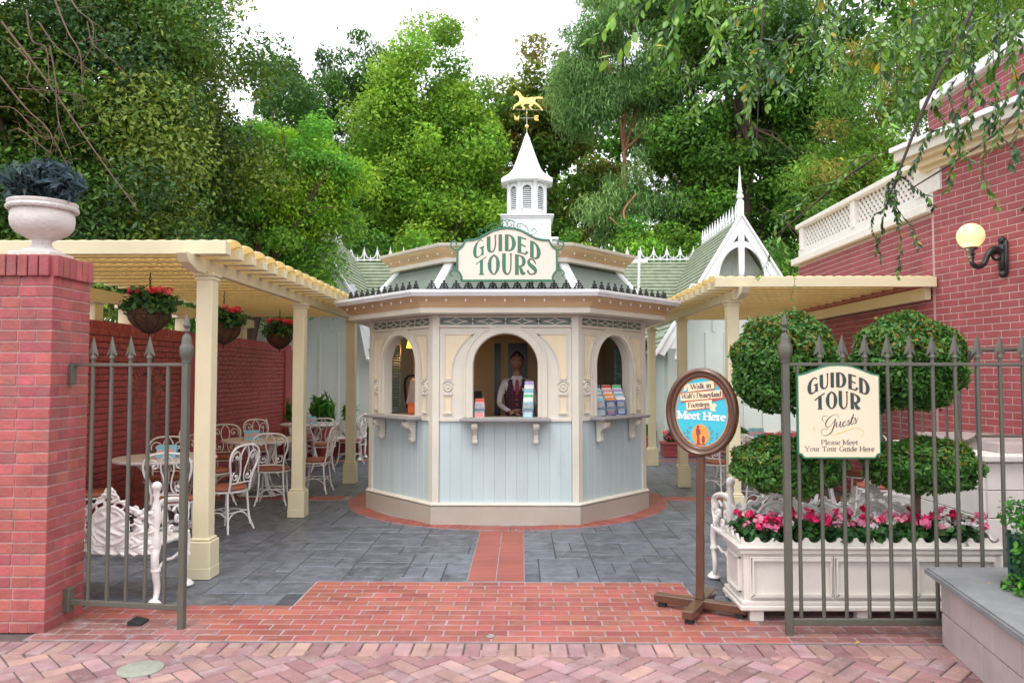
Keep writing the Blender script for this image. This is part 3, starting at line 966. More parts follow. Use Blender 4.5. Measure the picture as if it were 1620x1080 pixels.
# ------------------------------------------------------------ lettering
def ribbon(mb, pts, ws, y, f, mi=0, grow=0.0):
    """pen stroke: centre points, widths; f maps (x, z) glyph space to board space; y = depth of the stroke face"""
    n = len(pts)
    Q = [Vector(f(*p)) for p in pts]
    vs = []
    for k in range(n):
        a, b = Q[max(k - 1, 0)], Q[min(k + 1, n - 1)]
        t = (b - a)
        t = t.normalized() if t.length > 1e-9 else Vector((1, 0))
        w = ws[k] / 2 + grow
        nn = Vector((-t.y, t.x)) * w
        p = Q[k] + (t * grow * (1 if k == n - 1 else -1 if k == 0 else 0))
        vs += [(p.x + nn.x, y, p.y + nn.y), (p.x - nn.x, y, p.y - nn.y)]
    vs += [(x, y + .0016, z) for x, _, z in vs]
    m = 2 * n
    fs = [(2 * k, 2 * k + 1, 2 * k + 3, 2 * k + 2) for k in range(n - 1)]
    fs += [(2 * k, 2 * k + 2, m + 2 * k + 2, m + 2 * k) for k in range(n - 1)] + [(2 * k + 1, m + 2 * k + 1, m + 2 * k + 3, 2 * k + 3) for k in range(n - 1)]
    fs += [(0, m, m + 1, 1), (m - 2, m - 1, 2 * m - 1, 2 * m - 2)]
    mb.add(vs, fs, mi)
def cr2(pts, n=6): return [(p.x, p.y) for p in curve([(a, b, 0) for a, b in pts], n)]
TH, TN = 1.0, .28          # thick and thin
def st_(pts, w, smooth=False):
    return (pts, w, smooth)
DISP = {  # display capitals in a unit box; widths relative to the stem
 'G': [st_([(.92, .86), (.70, .99), (.45, .97), (.18, .78), (.08, .45), (.18, .14), (.45, .01), (.70, .06), (.86, .22)], [TN, TN, .35, .85, 1.15, .9, .35, TN, TN], True), st_([(.88, .0), (.86, .50)], [.75, .75]), st_([(.62, .50), (1.0, .50)], [TN, TN])],
 'U': [st_([(.16, 1.0), (.16, .42), (.22, .14), (.5, .0), (.78, .12), (.88, .42), (.88, 1.0)], [1.05, 1.05, .85, .35, TN, TN, TN], True), st_([(.0, 1.0), (.32, 1.0)], [TN * .7] * 2), st_([(.78, 1.0), (.98, 1.0)], [TN * .7] * 2)],
 'I': [st_([(.5, 0), (.5, 1)], [1.05, 1.05]), st_([(.1, 0), (.9, 0)], [TN * .7] * 2), st_([(.1, 1), (.9, 1)], [TN * .7] * 2)],
 'D': [st_([(.16, 0), (.16, 1)], [1.05, 1.05]), st_([(.0, .98), (.42, .98), (.75, .84), (.90, .5), (.75, .16), (.42, .02), (.0, .02)], [TN, TN, .75, 1.15, .75, TN, TN], True)],
 'E': [st_([(.18, 0), (.18, 1)], [1.05, 1.05]), st_([(.0, .98), (.86, .98)], [TN, TN]), st_([(.18, .58), (.80, .50)], [TN, TN]), st_([(.0, .02), (.5, .02), (.8, .04), (.98, .22)], [TN, TN, .4, .8], True)],
 'T': [st_([(.52, 0), (.52, .9)], [1.05, 1.05]), st_([(.0, .74), (.5, .90), (1.0, 1.0)], [TN, TN, TN], True), st_([(.3, 0), (.75, 0)], [TN * .7] * 2)],
 'O': [st_([(.5, 1.0), (.2, .82), (.10, .5), (.2, .18), (.5, 0), (.8, .18), (.90, .5), (.8, .82), (.5, 1.0)], [TN, .7, 1.1, .7, TN, .7, 1.1, .7, TN], True)],
 'R': [st_([(.16, 0), (.16, 1)], [1.05, 1.05]), st_([(.0, .98), (.45, .98), (.78, .88), (.86, .70), (.74, .50), (.45, .42), (.2, .44)], [TN, TN, .8, 1.05, .75, TN, TN], True), st_([(.40, .42), (.55, .28), (.72, .06), (.98, .06)], [TN, .8, 1.05, .35], True), st_([(.0, 0), (.34, 0)], [TN * .7] * 2)],
 'S': [st_([(.90, .80), (.72, .98), (.42, 1.0), (.18, .86), (.18, .68), (.45, .54), (.74, .42), (.90, .24), (.80, .07), (.50, .0), (.22, .04), (.04, .22)], [TN, TN, TN, .6, .9, 1.15, 1.15, .85, .5, TN, .35, .5], True)],
}
def display_word(word, boxes, top, bot, stem, y, mats_mb, warp=True):
    """boxes: (x0, x1) of each letter; top, bot: functions of x giving z"""
    (mb_in, mb_out, grow) = mats_mb
    d = 0
    for ch, (x0, x1) in zip(word, boxes):
        def f(u, v, x0=x0, x1=x1):
            x = x0 + (x1 - x0) * u
            return x, bot(x) + (top(x) - bot(x)) * v
        for pts, ws, sm in DISP[ch]:
            if sm:
                p2 = cr2(pts, 5)
                w2 = [v[0] for v in cr2([(w, 0) for w in ws], 5)]
            else: p2, w2 = pts, ws
            if mb_out is not None: ribbon(mb_out, p2, [w * stem for w in w2], y + .0006 - d, f, 0, grow)
            ribbon(mb_in, p2, [w * stem for w in w2], y - .0012 - d, f, 0, 0)
            d += .00005
def lin(pts):
    xs, ys = [p[0] for p in pts], [p[1] for p in pts]
    co = np.polyfit(xs, ys, min(3, len(pts) - 1))
    return lambda x: float(np.polyval(co, x))
# small roman letters: strokes as (x, z) lines; broad-nib contrast comes from direction
def arc(cx, cz, rx, rz, a0, a1, n=9): return [(cx + rx * math.cos(R(a0 + (a1 - a0) * k / n)), cz + rz * math.sin(R(a0 + (a1 - a0) * k / n))) for k in range(n + 1)]
X = .48
SM = {
 'W': (1.0, [[(.0, .72), (.27, 0)], [(.27, 0), (.5, .6)], [(.5, .72), (.74, 0)], [(.74, 0), (1.0, .72)]], [(0, .72), (.5, .72), (1, .72)]),
 'D': (.72, [[(.12, 0), (.12, .72)], [(.12, .71)] + arc(.28, .36, .38, .35, 90, -90) + [(.12, .01)]], [(.08, .72), (.08, 0)]),
 'F': (.58, [[(.12, 0), (.12, .72)], [(.1, .71), (.55, .71), (.55, .58)], [(.12, .38), (.42, .38)]], [(.1, 0)]),
 'P': (.6, [[(.12, 0), (.12, .72)], [(.12, .71)] + arc(.28, .53, .28, .18, 90, -90) + [(.12, .35)]], [(.1, 0), (.08, .72)]),
 'M': (.92, [[(.12, 0), (.12, .72)], [(.12, .72), (.45, .05)], [(.45, .05), (.8, .72)], [(.8, .72), (.8, 0)]], [(.12, 0), (.8, 0), (.08, .72), (.84, .72)]),
 'Y': (.7, [[(.02, .72), (.35, .34)], [(.35, .34), (.68, .72)], [(.35, .36), (.35, 0)]], [(.05, .72), (.66, .72), (.35, 0)]),
 'T': (.64, [[(.32, 0), (.32, .72)], [(.04, .56), (.04, .71), (.6, .71), (.6, .56)]], [(.32, 0)]),
 'G': (.74, [arc(.38, .36, .32, .36, 50, 350, 14), [(.66, .02), (.66, .32)]], [(.62, .32)]),
 'H': (.8, [[(.13, 0), (.13, .72)], [(.67, 0), (.67, .72)], [(.13, .37), (.67, .37)]], [(.13, 0), (.67, 0), (.13, .72), (.67, .72)]),
 'a': (.5, [arc(.22, .35, .16, .13, 150, 0, 6) + [(.38, 0)], arc(.22, .14, .16, .14, 60, 330, 9)], []),
 'd': (.54, [arc(.24, .24, .2, .24, 60, 300, 10), [(.42, 0), (.42, .74)]], [(.40, .74)]),
 'e': (.48, [[(.06, .27), (.42, .27)] + arc(.24, .24, .19, .24, 10, 320, 12)], []),
 'f': (.34, [[(.14, 0), (.14, .55)] + arc(.28, .58, .14, .14, 180, 60, 5), [(.0, .46), (.3, .46)]], [(.14, 0)]),
 'h': (.56, [[(.12, 0), (.12, .74)], arc(.28, .3, .15, .17, 150, 0, 5) + [(.43, 0)]], [(.12, 0), (.43, 0)]),
 'i': (.26, [[(.13, 0), (.13, .47)], [(.13, .62), (.13, .70)]], [(.13, 0), (.1, .47)]),
 'k': (.54, [[(.12, 0), (.12, .74)], [(.13, .2), (.42, .47)], [(.22, .28), (.46, 0)]], [(.12, 0), (.46, 0)]),
 'l': (.26, [[(.13, 0), (.13, .74)]], [(.13, 0), (.1, .74)]),
 'n': (.56, [[(.12, 0), (.12, .47)], arc(.28, .3, .15, .17, 150, 0, 5) + [(.43, 0)]], [(.12, 0), (.43, 0), (.1, .47)]),
 'o': (.52, [arc(.26, .24, .2, .24, 0, 360, 14)], []),
 'p': (.56, [[(.12, -.22), (.12, .47)], arc(.28, .24, .2, .24, 130, -130, 10)], [(.12, -.22)]),
 'r': (.4, [[(.12, 0), (.12, .47)], arc(.28, .32, .14, .14, 160, 50, 4)], [(.12, 0), (.1, .47)]),
 's': (.42, [[(.36, .38)] + arc(.2, .36, .14, .11, 30, 210, 5) + [(.2, .25)] + arc(.2, .12, .16, .12, 40, -160, 5)], []),
 't': (.34, [[(.14, .62), (.14, .1)] + arc(.23, .1, .09, .1, 190, 320, 4), [(.0, .46), (.3, .46)]], []),
 'u': (.56, [[(.12, .47), (.12, .16)] + arc(.27, .16, .15, .16, 180, 330, 5), [(.43, 0), (.43, .47)]], [(.1, .47), (.42, .47)]),
 'y': (.5, [[(.04, .47), (.24, .02)], [(.44, .47), (.2, -.12), (.08, -.22)]], [(.06, .47), (.42, .47)]),
 "'": (.18, [[(.08, .74), (.06, .56)]], []),
 ' ': (.26, [], []),
}
def small_text(mb, text, cx, z, h, y, thick=.11, thin=.04, slant=0, grow=0, rise=0, curve_=0, track=.04, fit=None):
    tot = sum(SM[c][0] + track for c in text) - track
    sc = (fit / (tot * h)) if fit else 1
    x = cx - tot * h / 2
    d = 0
    for c in text:
        w, strokes, serifs = SM[c]
        def f(u, v, x=x):
            X_ = cx + (x + (u + slant * v) * h - cx) * sc
            return X_, z + v * h + rise * (X_ - cx) + curve_ * (X_ - cx) ** 2
        for s_ in strokes:
            ws = []
            for k in range(len(s_)):
                a, b = s_[max(k - 1, 0)], s_[min(k + 1, len(s_) - 1)]
                dx, dz = b[0] - a[0], b[1] - a[1]
                L_ = math.hypot(dx, dz) + 1e-9
                ws.append((thin + (thick - thin) * abs(dz) / L_) * h * (1 if dz * dx <= 0 or abs(dx) < .05 else .55))
            ribbon(mb, s_, ws, y - d, f, 0, grow); d += .00004
        for sx, sz in serifs:
            ribbon(mb, [(sx - thick * .9, sz), (sx + thick * .9, sz)], [thin * h * 1.1] * 2, y - d, f, 0, grow); d += .00004
        x += (w + track) * h

# ------------------------------------------------------------ GUIDED TOURS sign on the kiosk roof
sg = empty('guided_tours_sign', (-.14, 7.72, 2.50), label='large cream GUIDED TOURS sign with green scrolled frame on the kiosk roof', category='sign')
k_ = 1 / 8.1 / 1200 * 7.72       # one zoomed pixel in metres
def sxy(px, py): return ((px - 825) * k_, (845 - py) * k_ + .06)
out_l = [(245, 845), (250, 800), (225, 750), (195, 715), (197, 460), (240, 430), (270, 390), (290, 345), (380, 338), (470, 315), (560, 265), (640, 220), (730, 192), (825, 183)]
outl = [sxy(*p) for p in out_l]
full = outl + [(-x, z) for x, z in outl[::-1][1:]]
MB().prism(full, -.012, .012).build('board', 'sign_cream', sg)
mb = MB(); strip2(mb, full, .005, -.0135, -.0122); mb.build('red_line', 'sign_red', sg)
fr_l = [sxy(*p) for p in [(235, 850), (238, 800), (212, 758), (183, 720), (183, 455), (228, 425), (262, 380), (284, 330), (375, 325), (465, 302), (552, 252), (636, 206), (728, 178), (825, 169)]]
frm = fr_l + [(-x, z) for x, z in fr_l[::-1][1:]]
mb = MB(); strip2(mb, frm + [frm[0]], .020, -.020, .020); mb.build('frame', 'sign_green', sg)
def SCW(p, r, n): MB().tube(p, r, n).build('scrollwork', 'sign_green', sg, 60)
for s_ in (-1, 1):
    def q(px, py): x, z = sxy(px, py); return (x if s_ < 0 else -x, 0, z)
    SCW(curve([q(205, 440), q(150, 445), q(105, 410), q(100, 365), q(135, 340), q(172, 360), q(165, 388)], 5), .0075, 8)
    SCW(curve([q(215, 745), q(150, 710), q(100, 730), q(92, 765), q(120, 785)], 5), .0075, 8)
    SCW(curve([q(205, 720), q(245, 790), q(240, 850)], 5), .008, 8)
    SCW(curve([q(560, 245), q(500, 255), q(455, 230), q(455, 190), q(490, 178), q(508, 200), q(485, 215)], 5), .0045, 7)
    SCW(curve([q(552, 240), q(560, 175), q(610, 130), q(660, 108), q(695, 125), q(690, 158), q(655, 155), q(660, 135)], 5), .0045, 7)
    SCW(curve([q(700, 175), q(740, 150), q(735, 90), q(780, 70), q(815, 90), q(820, 130), q(790, 150), q(765, 128), q(785, 105)], 5), .0045, 7)
    SCW(curve([q(825, 60), q(790, 66), q(745, 85)], 4), .004, 6)

MB().tube([sxy(500, 780)[:1] + (.06,) + (.0,), sxy(500, 500)[:1] + (.02,) + sxy(500, 500)[1:]], .01).tube([(-sxy(500, 780)[0], .06, 0), (-sxy(500, 500)[0], .02, sxy(500, 500)[1])], .01).build('bracket', 'black_iron', sg)
mi_, mo_ = MB(), MB()
bx = lambda a, b: (sxy(a, 0)[0], sxy(b, 0)[0])
b1 = lin([sxy(385, 590), sxy(560, 510), sxy(700, 462), sxy(860, 462), sxy(1000, 500), sxy(1090, 530), sxy(1250, 605)])
t1 = lin([sxy(385, 375), sxy(560, 300), sxy(720, 260), sxy(860, 258), sxy(1000, 290), sxy(1115, 335), sxy(1250, 400)])
display_word('GUIDED', [bx(398, 525), bx(568, 688), bx(716, 760), bx(800, 925), bx(962, 1085), bx(1125, 1245)], t1, b1, .030, -.0125, (mi_, mo_, .0034))
b2 = lin([sxy(400, 770), sxy(800, 770), sxy(1200, 770)])
t2 = lin([sxy(430, 590), sxy(580, 540), sxy(755, 505), sxy(900, 510), sxy(1060, 545), sxy(1205, 605)])
display_word('TOURS', [bx(425, 560), bx(585, 722), bx(765, 888), bx(930, 1060), bx(1085, 1203)], t2, b2, .030, -.0125, (mi_, mo_, .0034))
mi_.build('lettering', 'sign_green', sg)
mo_.build('lettering_outline', 'sign_red', sg)

# ------------------------------------------------------------ fence sign: GUIDED TOUR Guests
s2_ = empty('tour_guests_sign', (1.95, 4.700, 0), label='cream arched notice reading GUIDED TOUR Guests hanging on the railings', category='sign')
k2 = 1 / 6.75 / 1200 * 4.72
def fx(px, py): return ((px - 483) * k2, 1.085 + (1030 - py) * k2)
ol = [(110, 1028), (80, 990), (50, 985), (50, 150), (130, 135), (230, 95), (330, 58), (400, 47), (483, 43)]
fo = [fx(*p) for p in ol]; fo += [(-x, z) for x, z in fo[::-1][1:]]
MB().prism(fo, -.010, .010).build('board', 'sign_green', s2_)
ol = [(118, 1012), (92, 975), (64, 968), (64, 165), (140, 150), (240, 110), (335, 75), (400, 63), (483, 59)]
fi = [fx(*p) for p in ol]; fi += [(-x, z) for x, z in fi[::-1][1:]]
MB().prism(fi, -.0125, -.0102).build('face', 'sign_cream_b', s2_)
mi_, mo_ = MB(), MB()
bx = lambda a, b: (fx(a, 0)[0], fx(b, 0)[0])
b1 = lin([fx(165, 372), fx(300, 312), fx(420, 275), fx(540, 278), fx(660, 322), fx(800, 378)])
t1 = lin([fx(165, 218), fx(300, 160), fx(420, 128), fx(540, 130), fx(660, 165), fx(800, 225)])
display_word('GUIDED', [bx(168, 265), bx(290, 380), bx(402, 435), bx(462, 556), bx(588, 680), bx(702, 800)], t1, b1, .018, -.0135, (mi_, mo_, .0015))
b2 = lin([fx(240, 510), fx(480, 505), fx(700, 508)])
t2 = lin([fx(235, 385), fx(400, 330), fx(530, 325), fx(700, 375)])
display_word('TOUR', [bx(232, 335), bx(355, 460), bx(485, 580), bx(608, 705)], t2, b2, .018, -.0135, (mi_, mo_, .0015))
mi_.build('lettering', 'ink_green', s2_)
mo_.build('lettering_outline', 'sign_red', s2_)
mb = MB()
def scr(mb, pts, ws, d):
    p2 = cr2([fx(*p) for p in pts], 6)
    w2 = [v[0] for v in cr2([(w, 0) for w in ws], 6)]
    ribbon(mb, p2, [w * .001 for w in w2], -.0135 - d, lambda a, b: (a, b))
SC = [ # Guests, pen strokes in zoomed pixels
 ([(475, 600), (470, 570), (430, 570), (380, 600), (345, 650), (345, 690), (380, 695), (420, 650), (445, 610)], [2, 2, 2.5, 5, 7, 5, 2.5, 2, 2]),
 ([(445, 610), (430, 680), (400, 750), (350, 785), (300, 775), (295, 735), (330, 715), (370, 720)], [5, 7, 6, 3, 2, 2, 2, 2]),
 ([(360, 580), (320, 585), (305, 615), (325, 640)], [2, 2, 3, 2]),
 ([(460, 645), (450, 690), (465, 697), (490, 660), (497, 640), (490, 690), (505, 695), (520, 675)], [6, 6, 2.5, 2, 6, 6, 3, 2]),
 ([(520, 672), (545, 650), (545, 635), (525, 650), (520, 680), (535, 692), (562, 665)], [2, 2, 3, 5, 6, 3, 2]),
 ([(562, 665), (580, 620), (585, 645), (588, 670), (570, 680), (558, 668)], [2, 2.5, 5, 6, 3, 2]),
 ([(590, 675), (610, 620), (635, 560), (615, 625), (605, 660), (620, 668), (632, 655)], [2, 2.5, 4, 7, 6, 3, 2]),
 ([(600, 610), (650, 600)], [2, 2]),
 ([(632, 655), (652, 600), (656, 625), (660, 650), (645, 662), (632, 652)], [2, 2.5, 5, 6, 3, 2]),
 ([(662, 640), (675, 620), (682, 600)], [2, 2, 2])]
for q_, (p_, w_) in enumerate(SC): scr(mb, p_, w_, q_ * .00005)
mb.build('script_lettering', 'ink', s2_)
mb = MB()
scr(mb, [(370, 772), (430, 775), (520, 750), (620, 712), (690, 712), (735, 740), (735, 775), (700, 800)], [1, 4, 5, 4, 3, 3, 2, 1], 0)
scr(mb, [(225, 695), (215, 715), (235, 745)], [1, 2, 1], 0)
mb.build('flourish', 'gold_ink', s2_)
mb = MB()
small_text(mb, 'Please Meet', 0, fx(0, 882)[1], .040, -.0134, .14, .05)
small_text(mb, 'Your Tour Guide Here', 0, fx(0, 950)[1], .040, -.0134, .14, .05)
mb.build('small_lettering', 'ink_soft', s2_)

# ------------------------------------------------------------ oval meet-here sign on its stand
ov_ = empty('meet_here_sign', (1.205, 5.19, 0), R(-26), label='oval turquoise Meet Here sign in a thick brown frame on a cross-footed post', category='sign')
for rz_ in (R(24), R(114)):
    mb = MB(); mb.box(0, 0, .065, .62, .072, .055, rz_ + R(26) - R(52), b=.006)
    mb.build('foot', 'brown_paint', ov_)
mb = MB()
for rz_ in (R(24), R(114)):
    for s_ in (-1, 1):
        a = rz_ + R(26) - R(52)
        mb.box(s_ * .26 * math.cos(a), s_ * .26 * math.sin(a), .019, .05, .05, .036)
mb.build('foot_pad', 'rubber', ov_)
mb = MB(); mb.T = Matrix.Rotation(R(.9), 4, 'Y'); mb.box(0, 0, .575, .055, .04, 1.0, b=.006); mb.build('pole', 'brown_paint', ov_)
CX, CZ, RX, RZ = .025, 1.345, .237, .293
def ell(rx, rz, n=56): return [(CX + rx * math.cos(2 * PI * k / n), CZ + rz * math.sin(2 * PI * k / n)) for k in range(n)]
mb = MB()
prof = [(-.055, .03), (-.055, -.012), (-.048, -.026), (-.030, -.030), (-.018, -.022), (-.012, -.027), (.0, -.030), (.008, -.022), (.008, .03), (-.02, .045)]
prof = [(-.060, -.004), (-.056, -.016), (-.044, -.024), (-.034, -.022), (-.030, -.030), (-.014, -.040), (0, -.034), (.006, -.018), (.007, .02), (0, .034), (-.060, .034)]
vs, fs = [], []
n = 56
for k in range(n):
    a = 2 * PI * k / n
    for dr_, dy in prof: vs.append((CX + (RX + dr_) * math.cos(a), dy, CZ + (RZ + dr_) * math.sin(a)))
m = len(prof)
for k in range(n):
    k2_ = (k + 1) % n
    for j in range(m):
        j2 = (j + 1) % m
        fs.append((k * m + j, k * m + j2, k2_ * m + j2, k2_ * m + j))
MB().add(vs, fs).build('frame', 'brown_paint', ov_, 50)
MB().prism(ell(RX - .05, RZ - .05), -.006, .03).build('panel', 'sky_blue', ov_)
mb = MB(); e_ = ell(RX - .061, RZ - .061); strip2(mb, e_ + [e_[0], e_[1]], .006, -.0085, -.0062); mb.build('orange_rim', 'orange_rim', ov_)
def o2(px, py): return (CX + (px - 422) / 878 * .625, CZ + (528 - py) / 1080 * .69)
def band(mb, pts, y0, y1): mb.prism([o2(*p) for p in pts], y0, y1)
mb = MB()
band(mb, [(285, 235), (540, 195), (545, 275), (300, 315)], -.0095, -.0063)
band(mb, [(222, 335), (628, 290), (630, 370), (225, 415)], -.0105, -.0066)
band(mb, [(275, 425), (520, 395), (522, 475), (280, 510)], -.0095, -.0062)
band(mb, [(495, 470), (545, 428), (568, 455), (548, 480), (555, 520), (510, 510)], -.0085, -.0063)
band(mb, [(250, 230), (280, 195), (295, 235), (275, 300), (248, 310), (262, 270)], -.0085, -.0064)
mb.build('banner', 'banner', ov_)
mb = MB()
band(mb, [(218, 325), (545, 285), (545, 300), (222, 345)], -.0092, -.0061)
band(mb, [(222, 405), (632, 365), (634, 385), (540, 412), (225, 432)], -.0092, -.0061)
band(mb, [(272, 500), (540, 470), (540, 482), (282, 522)], -.0080, -.0061)
band(mb, [(535, 195), (556, 205), (556, 285), (540, 292)], -.0080, -.0061)
band(mb, [(618, 288), (640, 292), (642, 380), (620, 378)], -.0108, -.0061)
mb.build('banner_edge', 'banner_edge', ov_)
mb = MB()
def otext(t, px, py, h, rise, wpx, th=.13, tn=.05, dy=-.0112, gr=0):
    cx, cz = o2(px, py)
    small_text(mb, t, cx, cz, h, dy, th, tn, rise=rise, grow=gr, track=.02, fit=wpx / 878 * .625)
otext("Walk in", 420, 278, .048, .10, 195)
otext("Walt's Disneyland", 422, 374, .046, .075, 375)
otext("Footsteps", 398, 474, .046, .08, 205)
mb.build('small_lettering', 'ink', ov_)
mb = MB()
otext('Meet Here', 420, 605, .066, -.03, 455, .17, .07, -.0085, .0012)
mb.build('lettering', 'white_ink', ov_)
mb = MB()
cx, cz = o2(410, 770)
mb.prism([(cx + .058 * math.cos(2 * PI * k / 30), cz + .072 * math.sin(2 * PI * k / 30)) for k in range(30)], -.0085, -.0062)
mb.build('medallion', 'print_orange', ov_)
mb = MB()   # plain generic standing figure and a small shrub in place of the statue
mb.prism([(cx + a * .001, cz + b * .001) for a, b in [(-30, -60), (-24, -58), (-22, -10), (-30, 5), (-30, 38), (-22, 46), (-16, 48), (-8, 46), (-2, 38), (2, 8), (-6, 4), (-8, -10), (-4, -58), (30, -60), (34, -66), (-34, -66)]], -.0100, -.0086)
mb.prism([(cx - .016 + .009 * math.cos(a), cz + .055 + .010 * math.sin(a)) for a in [2 * PI * k / 12 for k in range(12)]], -.0101, -.0087)
mb.prism([(cx + .019 + .011 * math.cos(a), cz - .030 + .028 * math.sin(a)) for a in [2 * PI * k / 12 for k in range(12)]], -.0101, -.0087)
for s_ in (-1, 1):
    for q_ in (-1, 1):
        sp = spiral(cx + s_ * .080, cz + q_ * .020, .004, .014, 0, s_ * 4.6, 12)
        strip2(mb, [(p[0], p[2]) for p in sp], .004, -.0082, -.0063)
        sp = spiral(cx + s_ * .108, cz + q_ * .012, .003, .010, 2, 2 - s_ * 4.6, 12)
        strip2(mb, [(p[0], p[2]) for p in sp], .0035, -.0080, -.0063)
        sp = spiral(cx + s_ * .066, cz + q_ * .052, .003, .009, 1, 1 + s_ * 4.6, 12)
        strip2(mb, [(p[0], p[2]) for p in sp], .0035, -.0080, -.0063)
mb.build('emblem', 'sign_red', ov_)
# ------------------------------------------------------------ pergolas
def pergola(label, xp, xw, y0, y1, posts, wall_posts, side):
    """xp: post line, xw: wall line; side -1 left, +1 right"""
    pg = empty('pergola', (0, 0, 0), label=label, category='pergola')
    for yp in posts:
        mb = MB(); mb.box(xp, yp, 1.25, .128, .128, 2.34, b=.006)
        po = mb.build('post', 'pergola_yellow', pg)
        MB().box(xp, yp, .148, .185, .185, .29, b=.006).box(xp, yp, .305, .160, .160, .022, b=.008).box(xp, yp, .045, .19, .19, .088, b=.004).build('plinth', 'pergola_yellow', po)
        MB().box(xp, yp, 2.395, .170, .170, .028, b=.006).box(xp, yp, 2.365, .148, .148, .03, b=.005).build('cap', 'pergola_yellow', po)
    # long beam on the posts and its mate along the wall
    MB().box(xp, (y0 + y1) / 2 + .05, 2.465, .06, y1 - y0 - .1, .10, b=.004).build('beam', 'pergola_yellow', pg)
    MB().box(xw - side * .03, (y0 + y1) / 2 + .05, 2.455, .06, y1 - y0 - .1, .13, b=.004).build('beam', 'pergola_yellow', pg)
    xa, xb = (xw, xp + .28) if side < 0 else (xp - .28, xw)
    x0, x1 = min(xa, xb), max(xa, xb)
    # shaped bracket at the front post
    MB().prism([(y0 - .16, 2.50), (y0 - .10, 2.44), (y0 + .05, 2.395), (y0 + .2, 2.395), (y0 + .2, 2.505), (y0 - .16, 2.512)], xp - .04, xp + .04, 'x').build('bracket', 'pergola_yellow', pg)
    MB().box((x0 + x1) / 2, y0, 2.565, x1 - x0, .045, .105, b=.004).build('fascia', 'pergola_yellow', pg)
    sp = .285
    n = int((y1 - y0) / sp)
    jm = MB(); jm.box(0, 0, 0, x1 - x0 - .02, .05, .020, b=.003)
    jm = jm.mesh('joist', 'pergola_yellow')
    # curved cover strip, lapped over the next joist, gently fluted across
    nxs = int((x1 - x0) / .0175)
    vs, fs = [], []
    pr = [(0, .0), (.06, .022), (.12, .036), (.18, .042), (.235, .038), (.28, .022), (.31, .004)]
    for ix in range(nxs + 1):
        X_ = -(x1 - x0) / 2 + (x1 - x0) * ix / nxs
        fl = .0075 * math.cos(X_ * 2 * PI / .105)
        for a, b in pr: vs.append((X_, a, b + fl + .003))
        for a, b in pr: vs.append((X_, a, b + fl + .010))
    q = len(pr)
    for ix in range(nxs):
        for k in range(q - 1):
            for o in (0, q): fs.append((ix * 2 * q + o + k, ix * 2 * q + o + k + 1, (ix + 1) * 2 * q + o + k + 1, (ix + 1) * 2 * q + o + k))
        for k in (0, q - 1): fs.append((ix * 2 * q + k, ix * 2 * q + q + k, (ix + 1) * 2 * q + q + k, (ix + 1) * 2 * q + k))
    for ix in (0, nxs):
        for k in range(q - 1): fs.append((ix * 2 * q + k, ix * 2 * q + k + 1, ix * 2 * q + q + k + 1, ix * 2 * q + q + k))
    cm = MB().add(vs, fs).mesh('roof_strip', 'pergola_skin', 50)
    tail = MB().box(0, 0, 0, .34, .10, .07, b=.004).mesh('joist_end', 'pergola_yellow')
    for k in range(n + 1):
        y = y0 + .045 + k * sp
        if y > y1: break
        link('joist', jm, pg, ((x0 + x1) / 2, y, 2.592))
        link('joist_end', tail, pg, (xp + (.105 if side < 0 else -.105), y, 2.548))
        link('roof_strip', cm, pg, ((x0 + x1) / 2, y - .02, 2.600))
    for yp in wall_posts:
        MB().box(xw - side * .03, yp, 2.235, .14, .16, .31, b=.005).box(xw - side * .03, yp, 2.385, .19, .24, .05, b=.005).build('short_post', 'pergola_yellow', pg)
    return pg
pergola('cream yellow pergola on square posts against the dark brick wall on the left', -2.52, -4.62, 5.72, 12.9, (6.05, 8.62, 11.25), [5.9 + .72 * k for k in range(10)], -1)
pergola('cream yellow pergola between the kiosk and the tall pink brick building', 2.32, 4.34, 7.95, 13.9, (8.35, 10.95, 13.5), [], 1)
# far right: joists run into the brick wall; ledger
# ------------------------------------------------------------ brick helpers
BL, BH = .2035, .0695
def brick_mesh(L_, H_, T_, m, b=.003): return MB().box(0, 0, 0, L_ - .0105, T_, H_ - .0105, b=b).mesh('brick', m)
def brick_wall(parent, mname, org, rz, length, z0, z1, skip=None, limit=290, off0=0, proud=0.0):
    """running-bond stretchers on a plane: org = start (x, y) on the face, direction rz, face towards local -y"""
    ms = {'b': brick_mesh(BL, BH, .03, mname), 'h': brick_mesh(BL / 2, BH, .03, mname)}
    c, s = math.cos(rz), math.sin(rz)
    it = []
    rows = int((z1 - z0) / BH + .01)
    for r_ in range(rows):
        z = z0 + (r_ + .5) * BH
        x = 0
        if r_ % 2: seq = [('h', BL / 4)]; x = BL / 2
        else: seq = []
        while x + BL <= length + .02:
            seq.append(('b', x + BL / 2)); x += BL
        if x + BL / 2 <= length + .02: seq.append(('h', x + BL / 4))
        for k, xx in seq:
            if skip and skip(xx, z): continue
            it.append((k, (org[0] + c * xx - s * (.010 - proud), org[1] + s * xx + c * (.010 - proud), z), rz + 0))
    pieces(parent, 'brick', it, ms, mname, limit)

